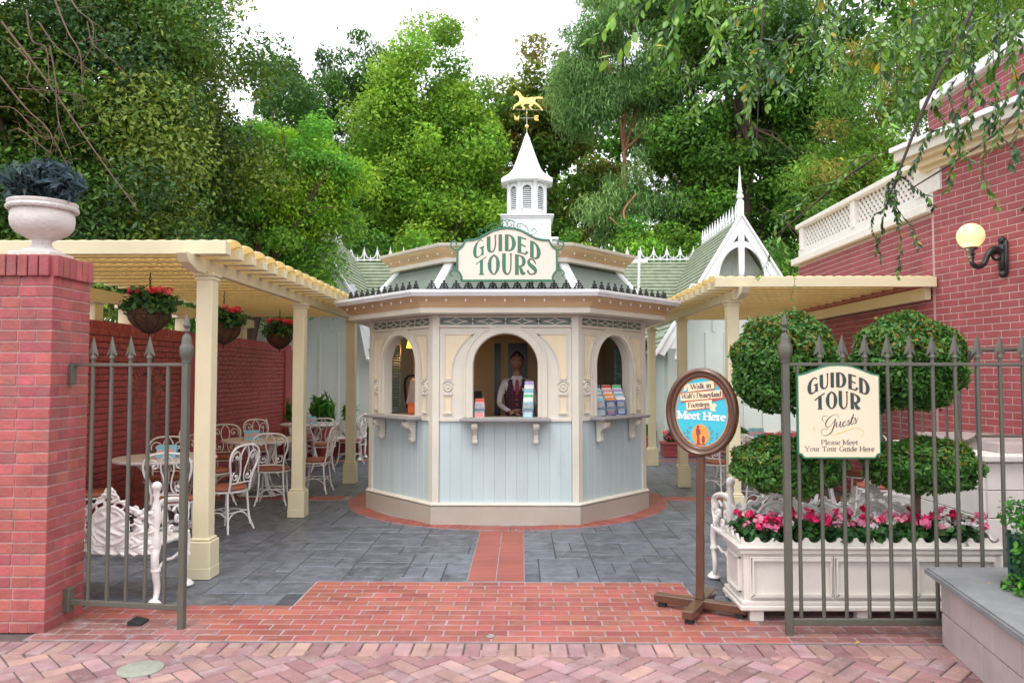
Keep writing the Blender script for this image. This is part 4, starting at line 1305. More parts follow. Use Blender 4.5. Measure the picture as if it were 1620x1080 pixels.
# left pillar
pil = empty('brick_pillar', (-3.155, 4.93, 0), label='square red brick gate pillar carrying the stone urn', category='pillar')
MB().box(0, 0, 1.11, .4125, .4125, 2.20).build('core', 'mortar_dark', pil)
pm = MB().box(0, 0, 0, .2, .096, BH - .0095, b=.003).mesh('brick', 'pillar_brick')
ph = MB().box(0, 0, 0, .113, .096, BH - .0095, b=.003).mesh('brick', 'pillar_brick')
it = []
random.seed(3)
for r_ in range(32):
    z = .035 + r_ * BH
    j = lambda: random.uniform(-.0012, .0012)
    for q_ in range(4):
        a = q_ * PI / 2 + (0)
        # stretchers pinwheel round the pillar, alternate courses mirrored
        for u in ((-.106, .106 - .0) if r_ % 2 == 0 else (-.1555, .005)):
            c, s = math.cos(a), math.sin(a)
            kk = 'b'
            if r_ % 2 == 0:
                if u > 0: x, y = .053 + .0, -.162
                else: x, y = -.110 - .0, -.162
                kk = 'b' if u > 0 else 'h'
                if u > 0: x = .0635
                else: x = -.0985
                if u > 0: x, kk = .0105 + .0, 'b'
                else: continue
            else:
                x, kk = 0, 'b'
                if u > 0: continue
            pass
        # corner-wrapping bond
        c, s = math.cos(a), math.sin(a)
        if r_ % 2 == 0: row = [(-.1065, 'b'), (.0575, 'h')]
        else: row = [(-.0575, 'h'), (.1065, 'b')]
        if r_ % 2 == 0: row = [(-.1095, 'b'), (.0535, 'h')]
        else: row = [(-.0535, 'h'), (.1095, 'b')]
        for x, kk in row:
            y = -.1625
            it.append((kk, (c * x - s * y + j(), s * x + c * y + j(), z), a))
pieces(pil, 'brick', it, {'b': pm, 'h': ph}, 'pillar_brick', 290, (3, 0, 1.6))
cap_b = MB().box(0, 0, 0, .0605, .12, .135, b=.004).mesh('cap_brick', 'pillar_brick')
MB().box(0, 0, 2.285, .40, .40, .13).build('cap_core', 'mortar_dark', pil)
for q_ in range(4):
    a = q_ * PI / 2
    for k in range(6):
        x, y = -.165 + k * .0685 - .013, -.178
        c, s = math.cos(a), math.sin(a)
        link('cap_brick', cap_b, pil, (c * x - s * y, s * x + c * y, 2.285), (0, 0, a))

# urn with blue-grey bush
urn = empty('stone_urn', (-3.155, 4.93, 2.352), label='pale stone urn standing on top of the left brick pillar', category='urn')
MB().box(0, 0, .021, .27, .27, .042, b=.005).lathe([(.12, .042), (.115, .055), (.07, .08), (.055, .10), (.06, .125), (.10, .145), (.155, .175), (.183, .215), (.19, .26), (.186, .30), (.18, .318)], 36).build('bowl', 'urn_stone', urn, 40)
mb = MB(); mb.lathe([(.178, .318), (.205, .322), (.212, .338), (.20, .352), (.207, .366), (.205, .378), (.16, .376), (.15, .33)], 36)
for k in range(30):
    a = 2 * PI * k / 30
    mb.sphere((.197 * math.cos(a), .197 * math.sin(a), .335), .017, 7, 5)
mb.build('rim', 'urn_stone', urn, 50)
blobs = [(random.uniform(-.14, .14), random.uniform(-.14, .14), .46 + random.uniform(-.07, .10), .15, .15, .10) for _ in range(12)]
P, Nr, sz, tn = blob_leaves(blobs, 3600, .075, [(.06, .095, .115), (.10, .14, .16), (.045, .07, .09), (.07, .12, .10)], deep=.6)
long_ = (P - np.array([0, 0, .35])); long_ /= np.linalg.norm(long_, axis=1, keepdims=True)
bush = empty('urn_bush', (-3.155, 4.93, 2.352), label='round blue grey leafy bush growing in the urn', category='bush')
link('foliage', leafmesh('foliage', P, Nr, sz, tn, 'leaf', .3, long_ * 1.2), bush)

# ------------------------------------------------------------ left brick wall
lw = empty('garden_wall', (-4.50, 5.2, 0), label='long dark red brick wall under the left pergola with an arched niche', category='wall')
MB().box(-.14, 4.8, 1.04, .17, 9.6, 2.08).build('core', 'mortar_wall', lw)
NY = 3.86
MB().prism([(.01, 0), (NY - .24, 0)] + [(NY - .24 * math.cos(PI * k / 14), 1.38 + .24 * math.sin(PI * k / 14)) for k in range(15)] + [(NY + .24, 0), (9.59, 0), (9.59, 2.07), (.01, 2.07)], -.054, 0, 'x').build('core', 'mortar_wall', lw)
def nich(xx, z):
    y = xx
    return (abs(y - NY) < .30 and z < 1.38) or (math.hypot(y - NY, z - 1.38) < .40 and z >= 1.38)
def skipn(xx, z): return nich(9.6 - xx, z)
brick_wall(lw, 'wall_brick_dark', (0, 9.6), -PI / 2, 9.6, .0, 2.085, skipn, 230)
niche = MB().box(-.075, NY, .8, .06, .46, 1.6).build('niche_back', 'mortar_wall', lw)
nb_ = MB().box(0, 0, 0, .03, .15, .058, b=.002).mesh('brick', 'wall_brick_dark')
for r_ in range(23):
    for k in range(3):
        yy = NY - .15 + k * .155 - (.07 if r_ % 2 else 0)
        if r_ * BH < 1.62 and abs(yy - NY) < .2: link('brick', nb_, lw, (-.052, yy, .035 + r_ * BH))
rv_ = MB().box(0, 0, 0, .03, .05, .058, b=.002).mesh('brick', 'wall_brick_dark')
for r_ in range(20):
    for s_ in (-1, 1): link('brick', rv_, lw, (-.009, NY + s_ * .272, .035 + r_ * BH))
lwl = MB()
for z, pr in ((1.985, .05), (2.045, .03)):
    pass
cb = MB().box(0, 0, 0, .06, .22, .095, b=.004).mesh('cap_brick', 'wall_brick_dark')
for k in range(138): link('cap_brick', cb, lw, (-.10, .035 + k * .0695, 2.125), (0, 0, PI / 2))
# pilasters and niche surround
for yy in (5.0, 9.3):
    MB().box(.03, yy, 1.03, .06, .42, 2.05, b=.003).build('pilaster', 'wall_brick_dark', lw)
vb = MB().box(0, 0, 0, .028, .05, .11, b=.003).mesh('arch_brick', 'wall_brick_dark')
for k in range(15):
    a = PI * k / 14
    o = link('arch_brick', vb, lw, (-.004, NY + .310 * math.cos(a), 1.38 + .310 * math.sin(a)))
    o.rotation_euler = (a - PI / 2, 0, 0)

# ------------------------------------------------------------ left gate
def picket(h, r=.0125, spear=True):
    mb = MB(); mb.tube([(0, 0, 0), (0, 0, h)], r, 8)
    return mb.mesh('picket', 'gate_olive', 60)
def spear_mesh():
    mb = MB()
    w = .040
    vs = [(-w, 0, .0), (-w * .35, -.006, .022), (0, -.012, .03), (w * .35, -.006, .022), (w, 0, .0), (0, 0, .138), (0, -.012, .07), (-w * .35, .006, .022), (0, .012, .03), (w * .35, .006, .022), (0, .012, .07)]
    fs = [(0, 1, 6), (1, 2, 6), (2, 3, 6), (3, 4, 6), (0, 6, 5), (4, 5, 6), (0, 10, 7), (7, 10, 8), (8, 10, 9), (9, 10, 4), (0, 5, 10), (4, 10, 5), (0, 7, 1), (1, 7, 8, 2), (2, 8, 9, 3), (3, 9, 4)]
    mb.add(vs, fs)
    mb.tube([(0, 0, -.06), (0, 0, .03)], .0125, 8)
    mb.lathe([(.019, -.012), (.019, .0), (.014, .006)], 10)
    return mb.mesh('spear_tip', 'gate_olive', 40)
SPM = spear_mesh()
def gate_post(parent, x, y, rz=0, zt=1.99, sq=.042):
    mb = MB()
    mb.T = trs((x, y, 0), rz)
    mb.box(0, 0, .84, sq, sq, 1.68, b=.004)
    po = mb.build('post', 'gate_olive', parent)
    mb = MB(); mb.T = trs((x, y, 0), rz)
    a0 = PI / 8
    mb.lathe([(.030, 1.675), (.030, 1.69), (.034, 1.70), (.042, 1.722), (.044, 1.74), (.044, 1.772), (.040, 1.78), (.037, 1.785), (.032, 1.80), (.030, 1.83), (.024, 1.845), (.014, 1.855), (.012, 1.862), (.020, 1.873), (.020, 1.88), (.012, 1.89), (.014, 1.895), (.024, 1.91), (.016, 1.945), (.001, 1.99)], 8, a0=a0)
    mb.build('finial', 'gate_olive', po, 25)
    return po
ga = Vector((-2.93, 4.935, 0)); gb = Vector((-2.135, 4.818, 0))
gd = (gb - ga); gl = gd.length; grz = math.atan2(gd.y, gd.x)
gate = empty('iron_gate', ga, grz, label='open olive green iron gate leaf with spear tips hinged on the brick pillar', category='gate')
def rail(mb, x0, x1, z, h=.022, d=.028): mb.box((x0 + x1) / 2, 0, z, x1 - x0, d, h, b=.003)
mb = MB(); rail(mb, -.02, gl, 1.662, .020); mb.build('rail', 'gate_olive', gate)
mb = MB(); rail(mb, -.02, gl, .135, .034, .03); mb.build('rail', 'gate_olive', gate)
gate_post(gate, gl, 0)
pmesh = picket(1.51)
for k in range(5):
    o = link('picket', pmesh, gate, (.145 + k * .1335, 0, .15))
    if k < 4: link('spear_tip', SPM, o, (0, 0, 1.565))
mb = MB(); mb.box(-.005, -.012, 1.60, .05, .05, .13, b=.004).box(-.04, -.004, 1.645, .07, .016, .03).box(0, 0, .15, .06, .06, .15, b=.004); mb.build('hinge', 'gate_olive', gate)
MB().prism([(-.04, 0), (.045, 0), (.045, .012), (-.02, .028), (-.04, .028)], -.055, .055, 'y').build('door_wedge', 'rubber', None, None, (-2.455, 4.905, .008), label='black rubber wedge on the bricks under the open gate', category='door wedge')

# ------------------------------------------------------------ right railings
fe = empty('iron_railing', (1.647, 4.747, 0), label='olive green spear-topped iron railing in front of the flower planter', category='railing')
mb = MB(); rail(mb, .02, 2.4, 1.662, .020); mb.build('rail', 'gate_olive', fe)
mb = MB(); rail(mb, .02, 2.4, .085, .040, .03); mb.build('rail', 'gate_olive', fe)
gate_post(fe, 0, 0)
pmesh = picket(1.555)
for k in range(17):
    o = link('picket', pmesh, fe, (.075 + k * .1392, 0, .10))
    if k > 0: link('spear_tip', SPM, o, (0, 0, 1.615))

# ------------------------------------------------------------ cast-iron garden bench
def bench_mesh():
    H0, nxs, nzs = .36, 230, 94
    Lb, Ht = 1.30, .52
    xs = np.linspace(-Lb / 2, Lb / 2, nxs)
    zs = np.linspace(0, Ht, nzs)
    def top(x):
        v = .315 + .05 * math.exp(-(x / .07) ** 2)
        for cx in (-.345, .345): v += .10 * math.exp(-((x - cx) / .06) ** 2) + .055 * math.exp(-((x - cx) / .17) ** 4)
        v += .010 * math.cos(x * 95)
        return v
    V, keep, Hh = {}, [], {}
    me_v, me_f = [], []
    for i, x in enumerate(xs):
        tp = top(x)
        for j, z in enumerate(zs):
            cb_ = -.345 if x < 0 else .345
            d0 = math.hypot((x - cb_) / .130, (z - .20) / .130)
            d1 = math.hypot((abs(x) - .10) / .075, (z - .19) / .085)
            h = .0
            hole = False
            if d0 < 1.25:
                h = .016 * math.exp(-((d0 - 1) / .09) ** 2) + (.012 * (1 - d0 ** 2) + .010 * math.sin(55 * (x - cb_) + 3.5 * math.sin(42 * z)) if d0 < .82 else 0)
                if 1.12 < d0 < 1.25 and abs(math.sin(7 * math.atan2(z - .2, x - cb_))) > .35: hole = True
            elif d1 < 1.3:
                an = 0
                c = -.10 if x < 0 else .10
                an = math.atan2(z - .19, x - c)
                h = .014 * math.exp(-((d1 - .9) / .14) ** 2) + .012 * abs(math.cos(an * 4)) * (d1 < .75) + .012 * (d1 < .25)
                if .45 < d1 < .75 and abs(math.cos(an * 4)) < .45: hole = True
            else:
                g = math.sin(34 * x + 2.6 * math.sin(25 * z)) * math.cos(30 * z + 2.2 * math.sin(21 * abs(x)))
                h = .016 * g + .006 * math.sin(90 * x + 4 * math.sin(60 * z))
                if g < -.55: hole = True
            if z > tp - .03 or z < .03: hole = False; h += .006
            if abs(x) > Lb / 2 - .03: hole = False
            me_v.append((x, -h - .0, z + H0))
            keep.append((not hole) and z <= tp)
    for i in range(nxs - 1):
        for j in range(nzs - 1):
            q = (i * nzs + j, (i + 1) * nzs + j, (i + 1) * nzs + j + 1, i * nzs + j + 1)
            if all(keep[k] for k in q): me_f.append(q)
    me = bpy.data.meshes.new('back')
    me.from_pydata(me_v, [], me_f)
    bm = bmesh.new(); bm.from_mesh(me)
    bmesh.ops.delete(bm, geom=[v for v in bm.verts if not v.link_faces], context='VERTS')
    bmesh.ops.solidify(bm, geom=bm.faces[:], thickness=.014)
    bm.to_mesh(me); bm.free()
    me.polygons.foreach_set('use_smooth', [True] * len(me.polygons))
    me.set_sharp_from_angle(angle=R(50))
    me.materials.append(MT['iron_white'])
    return me
def make_bench(label, loc, rz):
    b = empty('garden_bench', loc, rz, label=label, category='bench', group='ornate white cast iron benches')
    bk = link('backrest', bench_mesh(), b)
    bk.rotation_euler = (R(4), 0, 0)
    MB().box(0, .23, .405, 1.27, .42, .02, b=.006).box(0, .0, .375, 1.30, .025, .05, b=.006).box(0, .44, .38, 1.27, .02, .06, b=.006).build('seat', 'iron_white', b)
    for s_ in (-1, 1):
        X_ = s_ * .655
        mb = MB()
        def t(pts, r, n=8): mb.tube([(X_, p.x, p.y) for p in curve([(a, c, 0) for a, c in pts], 5)], r, n)
        mb.lathe([(.018, .36), (.030, .40), (.034, .47), (.022, .52), (.027, .55), (.036, .60), (.032, .67), (.018, .74), (.026, .765), (.022, .79), (.030, .80)], 12, (X_, -.02, 0), sy=.75)
        mb.sphere((X_, -.02, .825), .033, 12, 8)
        t([(0, .70), (.12, .705), (.26, .69), (.40, .66), (.47, .62), (.46, .57), (.42, .56), (.41, .60)], .019)
        t([(.44, .62), (.47, .54), (.43, .46), (.46, .40)], .018)
        mb.tube(spiral(X_, 0, .02, .075, 0, 7.5, 26), .010, 6) if False else None
        for (cy, cz, r1, a0, a1) in ((.12, .58, .085, PI * .2, PI * 2.6), (.30, .56, .085, PI * .8, -PI * 1.6), (.20, .47, .05, 0, 7.5), (.37, .50, .045, 1, -6)):
            mb.tube([(X_, cy + (r1 * (1 - k / 26)) * math.cos(a0 + (a1 - a0) * k / 26), cz + (r1 * (1 - k / 26)) * math.sin(a0 + (a1 - a0) * k / 26)) for k in range(25)], .010, 6)
            mb.sphere((X_, cy, cz), .018, 8, 6)
        t([(-.02, .42), (.2, .41), (.46, .40)], .018)
        mb.build('armrest', 'iron_white', b, 60)
        for y0, dr in ((.0, -1), (.45, 1)):
            mb = MB()
            pts = curve([(y0, .42, 0), (y0 + dr * .028, .33, 0), (y0 + dr * .012, .22, 0), (y0 - dr * .012, .13, 0), (y0 - dr * .002, .065, 0), (y0 + dr * .03, .028, 0)], 5)
            mb.tube([(X_, p.x, p.y) for p in pts], [.030 - .014 * k / len(pts) for k in range(len(pts))], 10)
            mb.lathe([(.0, .0), (.045, .0), (.050, .010), (.040, .024), (.020, .045), (0, .046)], 12, (X_, y0 + dr * .035, .01), sy=1.3)
            mb.lathe([(.034, .24), (.034, .255), (.026, .27)], 10, (X_, y0 + dr * .012, 0))
            mb.build('leg', 'iron_white', b, 60)
        mb = MB(); mb.tube([(X_, 0, .24), (X_, .12, .285), (X_, .225, .27), (X_, .33, .285), (X_, .45, .24)], .011, 7); mb.tube(spiral(0, 0, .008, .045, 0, 6.5, 16), .007, 6) if False else None
        mb.build('side_stretcher', 'iron_white', b, 60)
    return b
bench1 = make_bench('ornate white iron bench behind the left gate, seen from its back', (-3.185, 5.30, 0), 0)
bench2 = copy_tree(bench1); bench2.location = (2.17, 5.56, 0); bench2['label'] = 'ornate white iron bench close behind the white flower planter'
bench3 = copy_tree(bench1); bench3.location = (-3.65, 14.6, 0); bench3.rotation_euler = (0, 0, PI); bench3['label'] = 'ornate white iron bench at the far back, left of the kiosk, facing us'

# ------------------------------------------------------------ chairs and tables
def make_chair(label):
    c = empty('bistro_chair', (0, 0, 0), label=label, category='chair', group='white scrolled iron bistro chairs')
    w = 'iron_white'
    MB().lathe([(0, .448), (.18, .448), (.208, .455), (.218, .470), (.212, .485), (.185, .493), (0, .496)], 28, sy=.92).build('seat', 'vinyl', c, 60)
    MB().lathe([(.208, .430), (.222, .430), (.225, .447), (.208, .4475)], 28, sy=.92).build('seat_frame', w, c, 60)
    for sx, sy in ((-1, -1), (1, -1), (-1, 1), (1, 1)):
        pts = curve([(sx * .148, sy * .140, .44), (sx * .155, sy * .150, .30), (sx * .165, sy * .165, .14), (sx * .20, sy * .20, .005)], 4)
        MB().tube(pts, [.0135, .0130, .0125, .012, .012, .012, .012, .012, .012, .0115, .011, .011, .011][:len(pts)], 8).build('leg', w, c, 60)
    mb = MB()
    mb.tube([(.150 * math.cos(PI / 4 + PI / 2 * k) * 1.414, .150 * math.sin(PI / 4 + PI / 2 * k) * 1.414, .215) for k in range(4)], .006, 6, closed=True)
    for k in range(4):
        a = PI / 2 * k
        M_ = Matrix.Rotation(a, 4, 'Z')
        pts = [M_ @ Vector((.178 * math.cos(t), .168 - .02 * math.sin(t), .06 + .155 * math.sin(t))) for t in [PI * q / 12 for q in range(13)]]
        mb.tube(pts, .0075, 6)
    mb.build('stretcher', w, c, 60)
    mb = MB()
    lean = lambda z: .165 + (z - .45) * .20
    hoop = [(-.158, .44), (-.156, .52), (-.170, .62), (-.205, .72), (-.220, .80), (-.205, .87), (-.14, .925), (0, .942), (.14, .925), (.205, .87), (.220, .80), (.205, .72), (.170, .62), (.156, .52), (.158, .44)]
    mb.tube([(p.x, lean(p.y), p.y) for p in curve([(a, b, 0) for a, b in hoop], 5)], .0125, 8)
    mb.tube([(-.15, lean(.53), .53), (.15, lean(.53), .53)], .009, 6)
    mb.build('back_frame', w, c, 60)
    mb = MB()
    for s_ in (-1, 1):
        pts = curve([(s_ * .0, .945, 0), (s_ * .05, .87, 0), (s_ * .06, .78, 0), (s_ * .035, .68, 0), (s_ * .03, .60, 0), (s_ * .06, .53, 0)], 5)
        mb.tube([(p.x, lean(p.y) + .0, p.y) for p in pts], .0085, 6)
        for (cx, cz, r1, a0, a1) in ((s_ * .122, .820, .074, PI / 2 - s_ * 2.2, PI / 2 + s_ * 5.2), (s_ * .095, .605, .055, -PI / 2 + s_ * 2.6, -PI / 2 - s_ * 4.8)):
            pts = [(cx + r1 * (1 - .92 * k / 24) * math.cos(a0 + (a1 - a0) * k / 24), cz + r1 * (1 - .92 * k / 24) * math.sin(a0 + (a1 - a0) * k / 24)) for k in range(25)]
            mb.tube([(x, lean(z), z) for x, z in pts], .0080, 6)
            mb.sphere((cx, lean(cz), cz), .013, 8, 6)
    mb.build('scrollwork', w, c, 60)
    return c
def make_table(label):
    t = empty('patio_table', (0, 0, 0), label=label, category='table', group='round pale patio tables')
    MB().lathe([(0, .705), (.48, .705), (.505, .715), (.51, .73), (.50, .742), (0, .744)], 48).build('tabletop', 'table_top', t, 40)
    for k in range(4):
        a = PI / 2 * k + .5
        mb = MB()
        for d in (-.11, 0, .11):
            ca, sa = math.cos(a + d), math.sin(a + d)
            mb.tube([(p.x * ca, p.x * sa, p.y) for p in curve([(.30, .70, 0), (.20, .60, 0), (.115, .42, 0), (.11, .28, 0), (.17, .12, 0), (.30, .012, 0)], 5)], .0115, 7)
        mb.build('leg', 'iron_white', t, 60)
    MB().tube([(.30 * math.cos(2 * PI * k / 28), .30 * math.sin(2 * PI * k / 28), .03) for k in range(28)], .010, 6, closed=True).tube([(.115 * math.cos(2 * PI * k / 20), .115 * math.sin(2 * PI * k / 20), .35) for k in range(20)], .012, 6, closed=True).build('ring', 'iron_white', t, 60)
    return t
tab = make_table('nearest round patio table on the left, behind the gate and pillar')
TABS = [((-3.70, 7.90), None), ((-3.45, 10.1), 'middle round patio table on the left, between the first and second posts'), ((-3.70, 13.3), 'farthest round patio table on the left, near the mint green wall'),
        ((3.15, 10.6), 'round patio table at the right, behind the near topiary'), ((3.45, 8.75), 'round patio table at the right, against the pink brick wall')]
tabs = []
for k, ((x, y), lb) in enumerate(TABS):
    t = tab if k == 0 else copy_tree(tab)
    t.location = (x, y, 0); t.rotation_euler = (0, 0, k * .4)
    if lb: t['label'] = lb
ch0 = make_chair('chair')
CH = [ # x, y, facing angle (0 = back towards +y), label
 (-4.00, 8.50, .25, 'white bistro chair against the brick wall behind the nearest left table'),
 (-4.18, 7.45, 1.75, 'white bistro chair at the left side of the nearest table, beside the pillar'),
 (-3.26, 7.12, 3.35, 'white bistro chair in front of the nearest left table, its back to us'),
 (-3.02, 7.82, 4.35, 'white bistro chair just right of the first pergola post, turned sideways'),
 (-4.12, 10.65, .5, 'white bistro chair behind the middle left table, against the brick wall'),
 (-3.07, 9.42, 3.3, 'white bistro chair in front of the middle left table, its back to us'),
 (-2.78, 10.35, 4.7, 'white bistro chair at the right side of the middle left table, behind the second post'),
 (-4.10, 9.75, 1.8, 'white bistro chair between the middle left table and the brick wall'),
 (-3.72, 9.20, 2.7, 'white bistro chair just left of the middle left table, turned half away'),
 (-4.05, 11.9, .8, 'white bistro chair standing alone between the middle and farthest left tables'),
 (-4.28, 13.1, 1.4, 'white bistro chair left of the farthest left table'),
 (-3.95, 14.0, .1, 'white bistro chair behind the farthest left table'),
 (-3.28, 12.6, 3.4, 'white bistro chair in front of the farthest left table, back towards us'),
 (-3.02, 13.45, 4.5, 'white bistro chair right of the farthest left table, beside the third post'),
 (2.62, 10.2, 2.3, 'white bistro chair nearest the right pergola posts, left of the topiary'),
 (3.10, 11.3, .1, 'white bistro chair behind the right rear table'),
 (3.35, 9.92, 3.2, 'white bistro chair in front of the right rear table, back towards us'),
 (3.75, 10.7, 4.7, 'white bistro chair between the right rear table and the brick wall'),
 (2.85, 8.95, 1.9, 'white bistro chair left of the right front table, behind the near topiary'),
 (3.72, 8.02, 3.3, 'white bistro chair seen between the two topiaries, its back to us'),
 (3.98, 9.0, 4.6, 'white bistro chair at the right front table, tight against the pink brick wall'),
]
for k, (x, y, a, lb) in enumerate(CH):
    c = ch0 if k == 0 else copy_tree(ch0)
    c.location = (x, y, 0); c.rotation_euler = (0, 0, a); c.scale = (.94, .94, .94); c['label'] = lb
# tent cards on the tables
for (x, y, a, lb) in ((-3.66, 7.85, .1, 'blue tent card on the nearest left table, seen through the gate'), (-3.52, 9.95, .05, 'blue tent card on the middle left table'), (-3.66, 13.2, .1, 'blue tent card on the farthest left table'), (3.2, 10.4, -.1, 'blue tent card on the right rear table')):
    tc = empty('table_card', (x, y, .746), a, label=lb, category='table card', group='blue tent cards on the patio tables')
    MB().prism([(-.045, 0), (0, .125), (.045, 0), (.040, 0), (0, .118), (-.040, 0)], -.10, .10, 'x').build('card', 'card_blue', tc)
    mb = MB(); mb.T = Matrix.Translation((0, -.0245, .06)) @ Matrix.Rotation(-math.atan2(.045, .125), 4, 'X')
    mb.prism([(.03 * math.cos(t) - .06, .026 * math.sin(t) - .01) for t in [2 * PI * k / 14 for k in range(14)]], -.003, -.001)
    mb.prism([(-.02, -.005), (.0, -.02), (.07, -.01), (.085, .012), (.05, .03), (.0, .022)], -.003, -.001)
    mb.build('print', 'print_pink', tc)

# ------------------------------------------------------------ hanging baskets
def basket(x, y, zb, label, n):
    b = empty('hanging_basket', (x, y, zb), label=label, category='hanging basket', group='coir hanging baskets under the left pergola')
    MB().lathe([(0, -.005), (.05, .0), (.12, .05), (.168, .105), (.182, .15), (.176, .185), (.16, .215), (.13, .225), (0, .21)], 28).build('bowl', 'coir', b, 60)
    mb = MB()
    for k in range(10):
        a = 2 * PI * k / 10
        mb.tube([((r) * math.cos(a), (r) * math.sin(a), z) for r, z in ((.03, -.012), (.055, .0), (.124, .048), (.173, .105), (.187, .15), (.18, .187))], .0035, 5)
    mb.lathe([(0, -.06), (.012, -.045), (.006, -.03), (.02, -.012), (.03, -.004)], 8)
    mb.tube([(.184 * math.cos(2 * PI * k / 24), .184 * math.sin(2 * PI * k / 24), .15) for k in range(24)], .004, 5, closed=True)
    mb.build('wire_frame', 'black_iron', b, 60)
    mb = MB()
    top = 2.50 - zb
    for k in range(3):
        a = 2 * PI * k / 3
        mb.tube([(.17 * math.cos(a), .17 * math.sin(a), .2), (.01 * math.cos(a), .01 * math.sin(a), top - .17)], .003, 5)
    for k in range(6):
        z = top - .03 - k * .028
        M_ = trs((0, 0, z), PI / 2 * (k % 2))
        mb.tube([M_ @ Vector((.008 * math.cos(2 * PI * q / 10), 0, .019 * math.sin(2 * PI * q / 10))) for q in range(10)], .0035, 5, closed=True)
    mb.tube([(0, 0, top - .02), (0, 0, top + .03)], .005, 6)
    mb.build('chain', 'black_iron', b, 60)
    blobs = [(.14 * math.cos(a), .14 * math.sin(a), .26 + .05 * math.sin(3 * a), .11, .11, .085) for a in [2 * PI * k / 8 for k in range(8)]] + [(0, 0, .31, .13, .13, .07)]
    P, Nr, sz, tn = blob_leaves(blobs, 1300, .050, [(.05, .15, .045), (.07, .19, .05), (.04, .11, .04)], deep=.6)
    link('foliage', leafmesh('foliage', P, Nr, sz, tn, 'leaf_glossy', .75), b)
    blobs = [(.15 * math.cos(a), .15 * math.sin(a), .375 + rng.uniform(-.02, .02), .04, .04, .025) for a in [2 * PI * k / 11 for k in range(11)]] + [(.03, .02, .39, .05, .05, .02)]
    P, Nr, sz, tn = blob_leaves(blobs, 520, .034, [(.85, .05, .14), (.90, .10, .20), (.90, .28, .34)], deep=.5)
    link('flowers', leafmesh('flowers', P, Nr, sz, tn, 'petal', .8), b)
basket(-3.38, 6.85, 1.985, 'nearest hanging basket with red flowers, above the gate', 0)
basket(-3.33, 8.45, 1.95, 'middle hanging basket with red flowers, half behind the first post', 1)
basket(-3.42, 10.7, 1.97, 'farthest hanging basket with red flowers, just left of the second post', 2)

# ------------------------------------------------------------ white planter box
PX0, PX1, PY0, PY1 = 1.43, 3.12, 4.985, 5.40
pl = empty('flower_planter', (0, 0, 0), label='long white panelled planter box on feet behind the railings', category='planter')
MB().box((PX0 + PX1) / 2, (PY0 + PY1) / 2, .27, PX1 - PX0 - .03, PY1 - PY0 - .03, .40).build('box', 'planter_cream', pl)
mb = MB()
W_ = PX1 - PX0
cxm, cym = (PX0 + PX1) / 2, (PY0 + PY1) / 2
mb.box(cxm, cym, .095, W_ + .03, PY1 - PY0 + .03, .035, b=.008); mb.box(cxm, cym, .125, W_ + .01, PY1 - PY0 + .01, .03, b=.006)
mb.box(cxm, cym, .455, W_ + .02, PY1 - PY0 + .02, .04, b=.010); mb.box(cxm, cym, .482, W_ + .055, PY1 - PY0 + .055, .022, b=.007)
mb.build('moulding', 'planter_cream', pl)
for x0, x1 in ((1.50, 2.00), (2.04, 2.52), (2.56, 3.05)):
    mb = MB()
    z0, z1 = .175, .405
    strip2(mb, [(x0, z0), (x1, z0), (x1, z1), (x0, z1), (x0, z0)], .018, PY0 - .014, PY0 + .016)
    strip2(mb, [(x0 - .014, z0 - .014), (x1 + .014, z0 - .014), (x1 + .014, z1 + .014), (x0 - .014, z1 + .014), (x0 - .014, z0 - .014)], .010, PY0 - .004, PY0 + .016)
    mb.build('panel', 'planter_cream', pl)
mb = MB()
y0, y1 = PY0 + .07, PY1 - .07
for (a, b, c, d) in ((y0, y1, .175, .19), (y0, y1, .39, .405), (y0, y0 + .015, .175, .405), (y1 - .015, y1, .175, .405)): mb.box(PX0 + .008, (a + b) / 2, (c + d) / 2, .03, b - a, d - c, b=.004)
mb.build('panel', 'planter_cream', pl)
for x in (1.53, 2.22, 2.98):
    for y in (PY0 + .05, PY1 - .06):
        MB().box(x, y, .04, .09, .07, .074, b=.006).build('foot', 'planter_cream', pl)
def scallop(length):
    n = int(length / .1); n = max(n, 2); w = length / n
    pts = []
    for k in range(n):
        for q in range(12):
            t = q / 12
            z = .048 if abs(t - .5) > .37 else .048 - .032 * math.sqrt(1 - ((t - .5) / .38) ** 2)
            pts.append((k * w + t * w, z))
    pts.append((length, .052))
    return [(0, 0)] + pts + [(length, 0)]
mb = MB()
mb.prism([(PX0 + x, .4935 + z) for x, z in scallop(W_)], PY0 + .004, PY0 + .020)
mb.prism([(PX0 + x, .4935 + z) for x, z in scallop(W_)], PY1 - .020, PY1 - .004)
mb.prism([(PY0 + .021 + y, .4935 + z) for y, z in scallop(PY1 - PY0 - .042)], PX0 + .004, PX0 + .020, 'x')
mb.prism([(PY0 + .021 + y, .4935 + z) for y, z in scallop(PY1 - PY0 - .042)], PX1 - .020, PX1 - .004, 'x')
mb.build('scalloped_crest', 'planter_cream', pl)
MB().box(cxm, cym, .482, W_ - .03, PY1 - PY0 - .03, .03).build('soil', 'soil', pl)
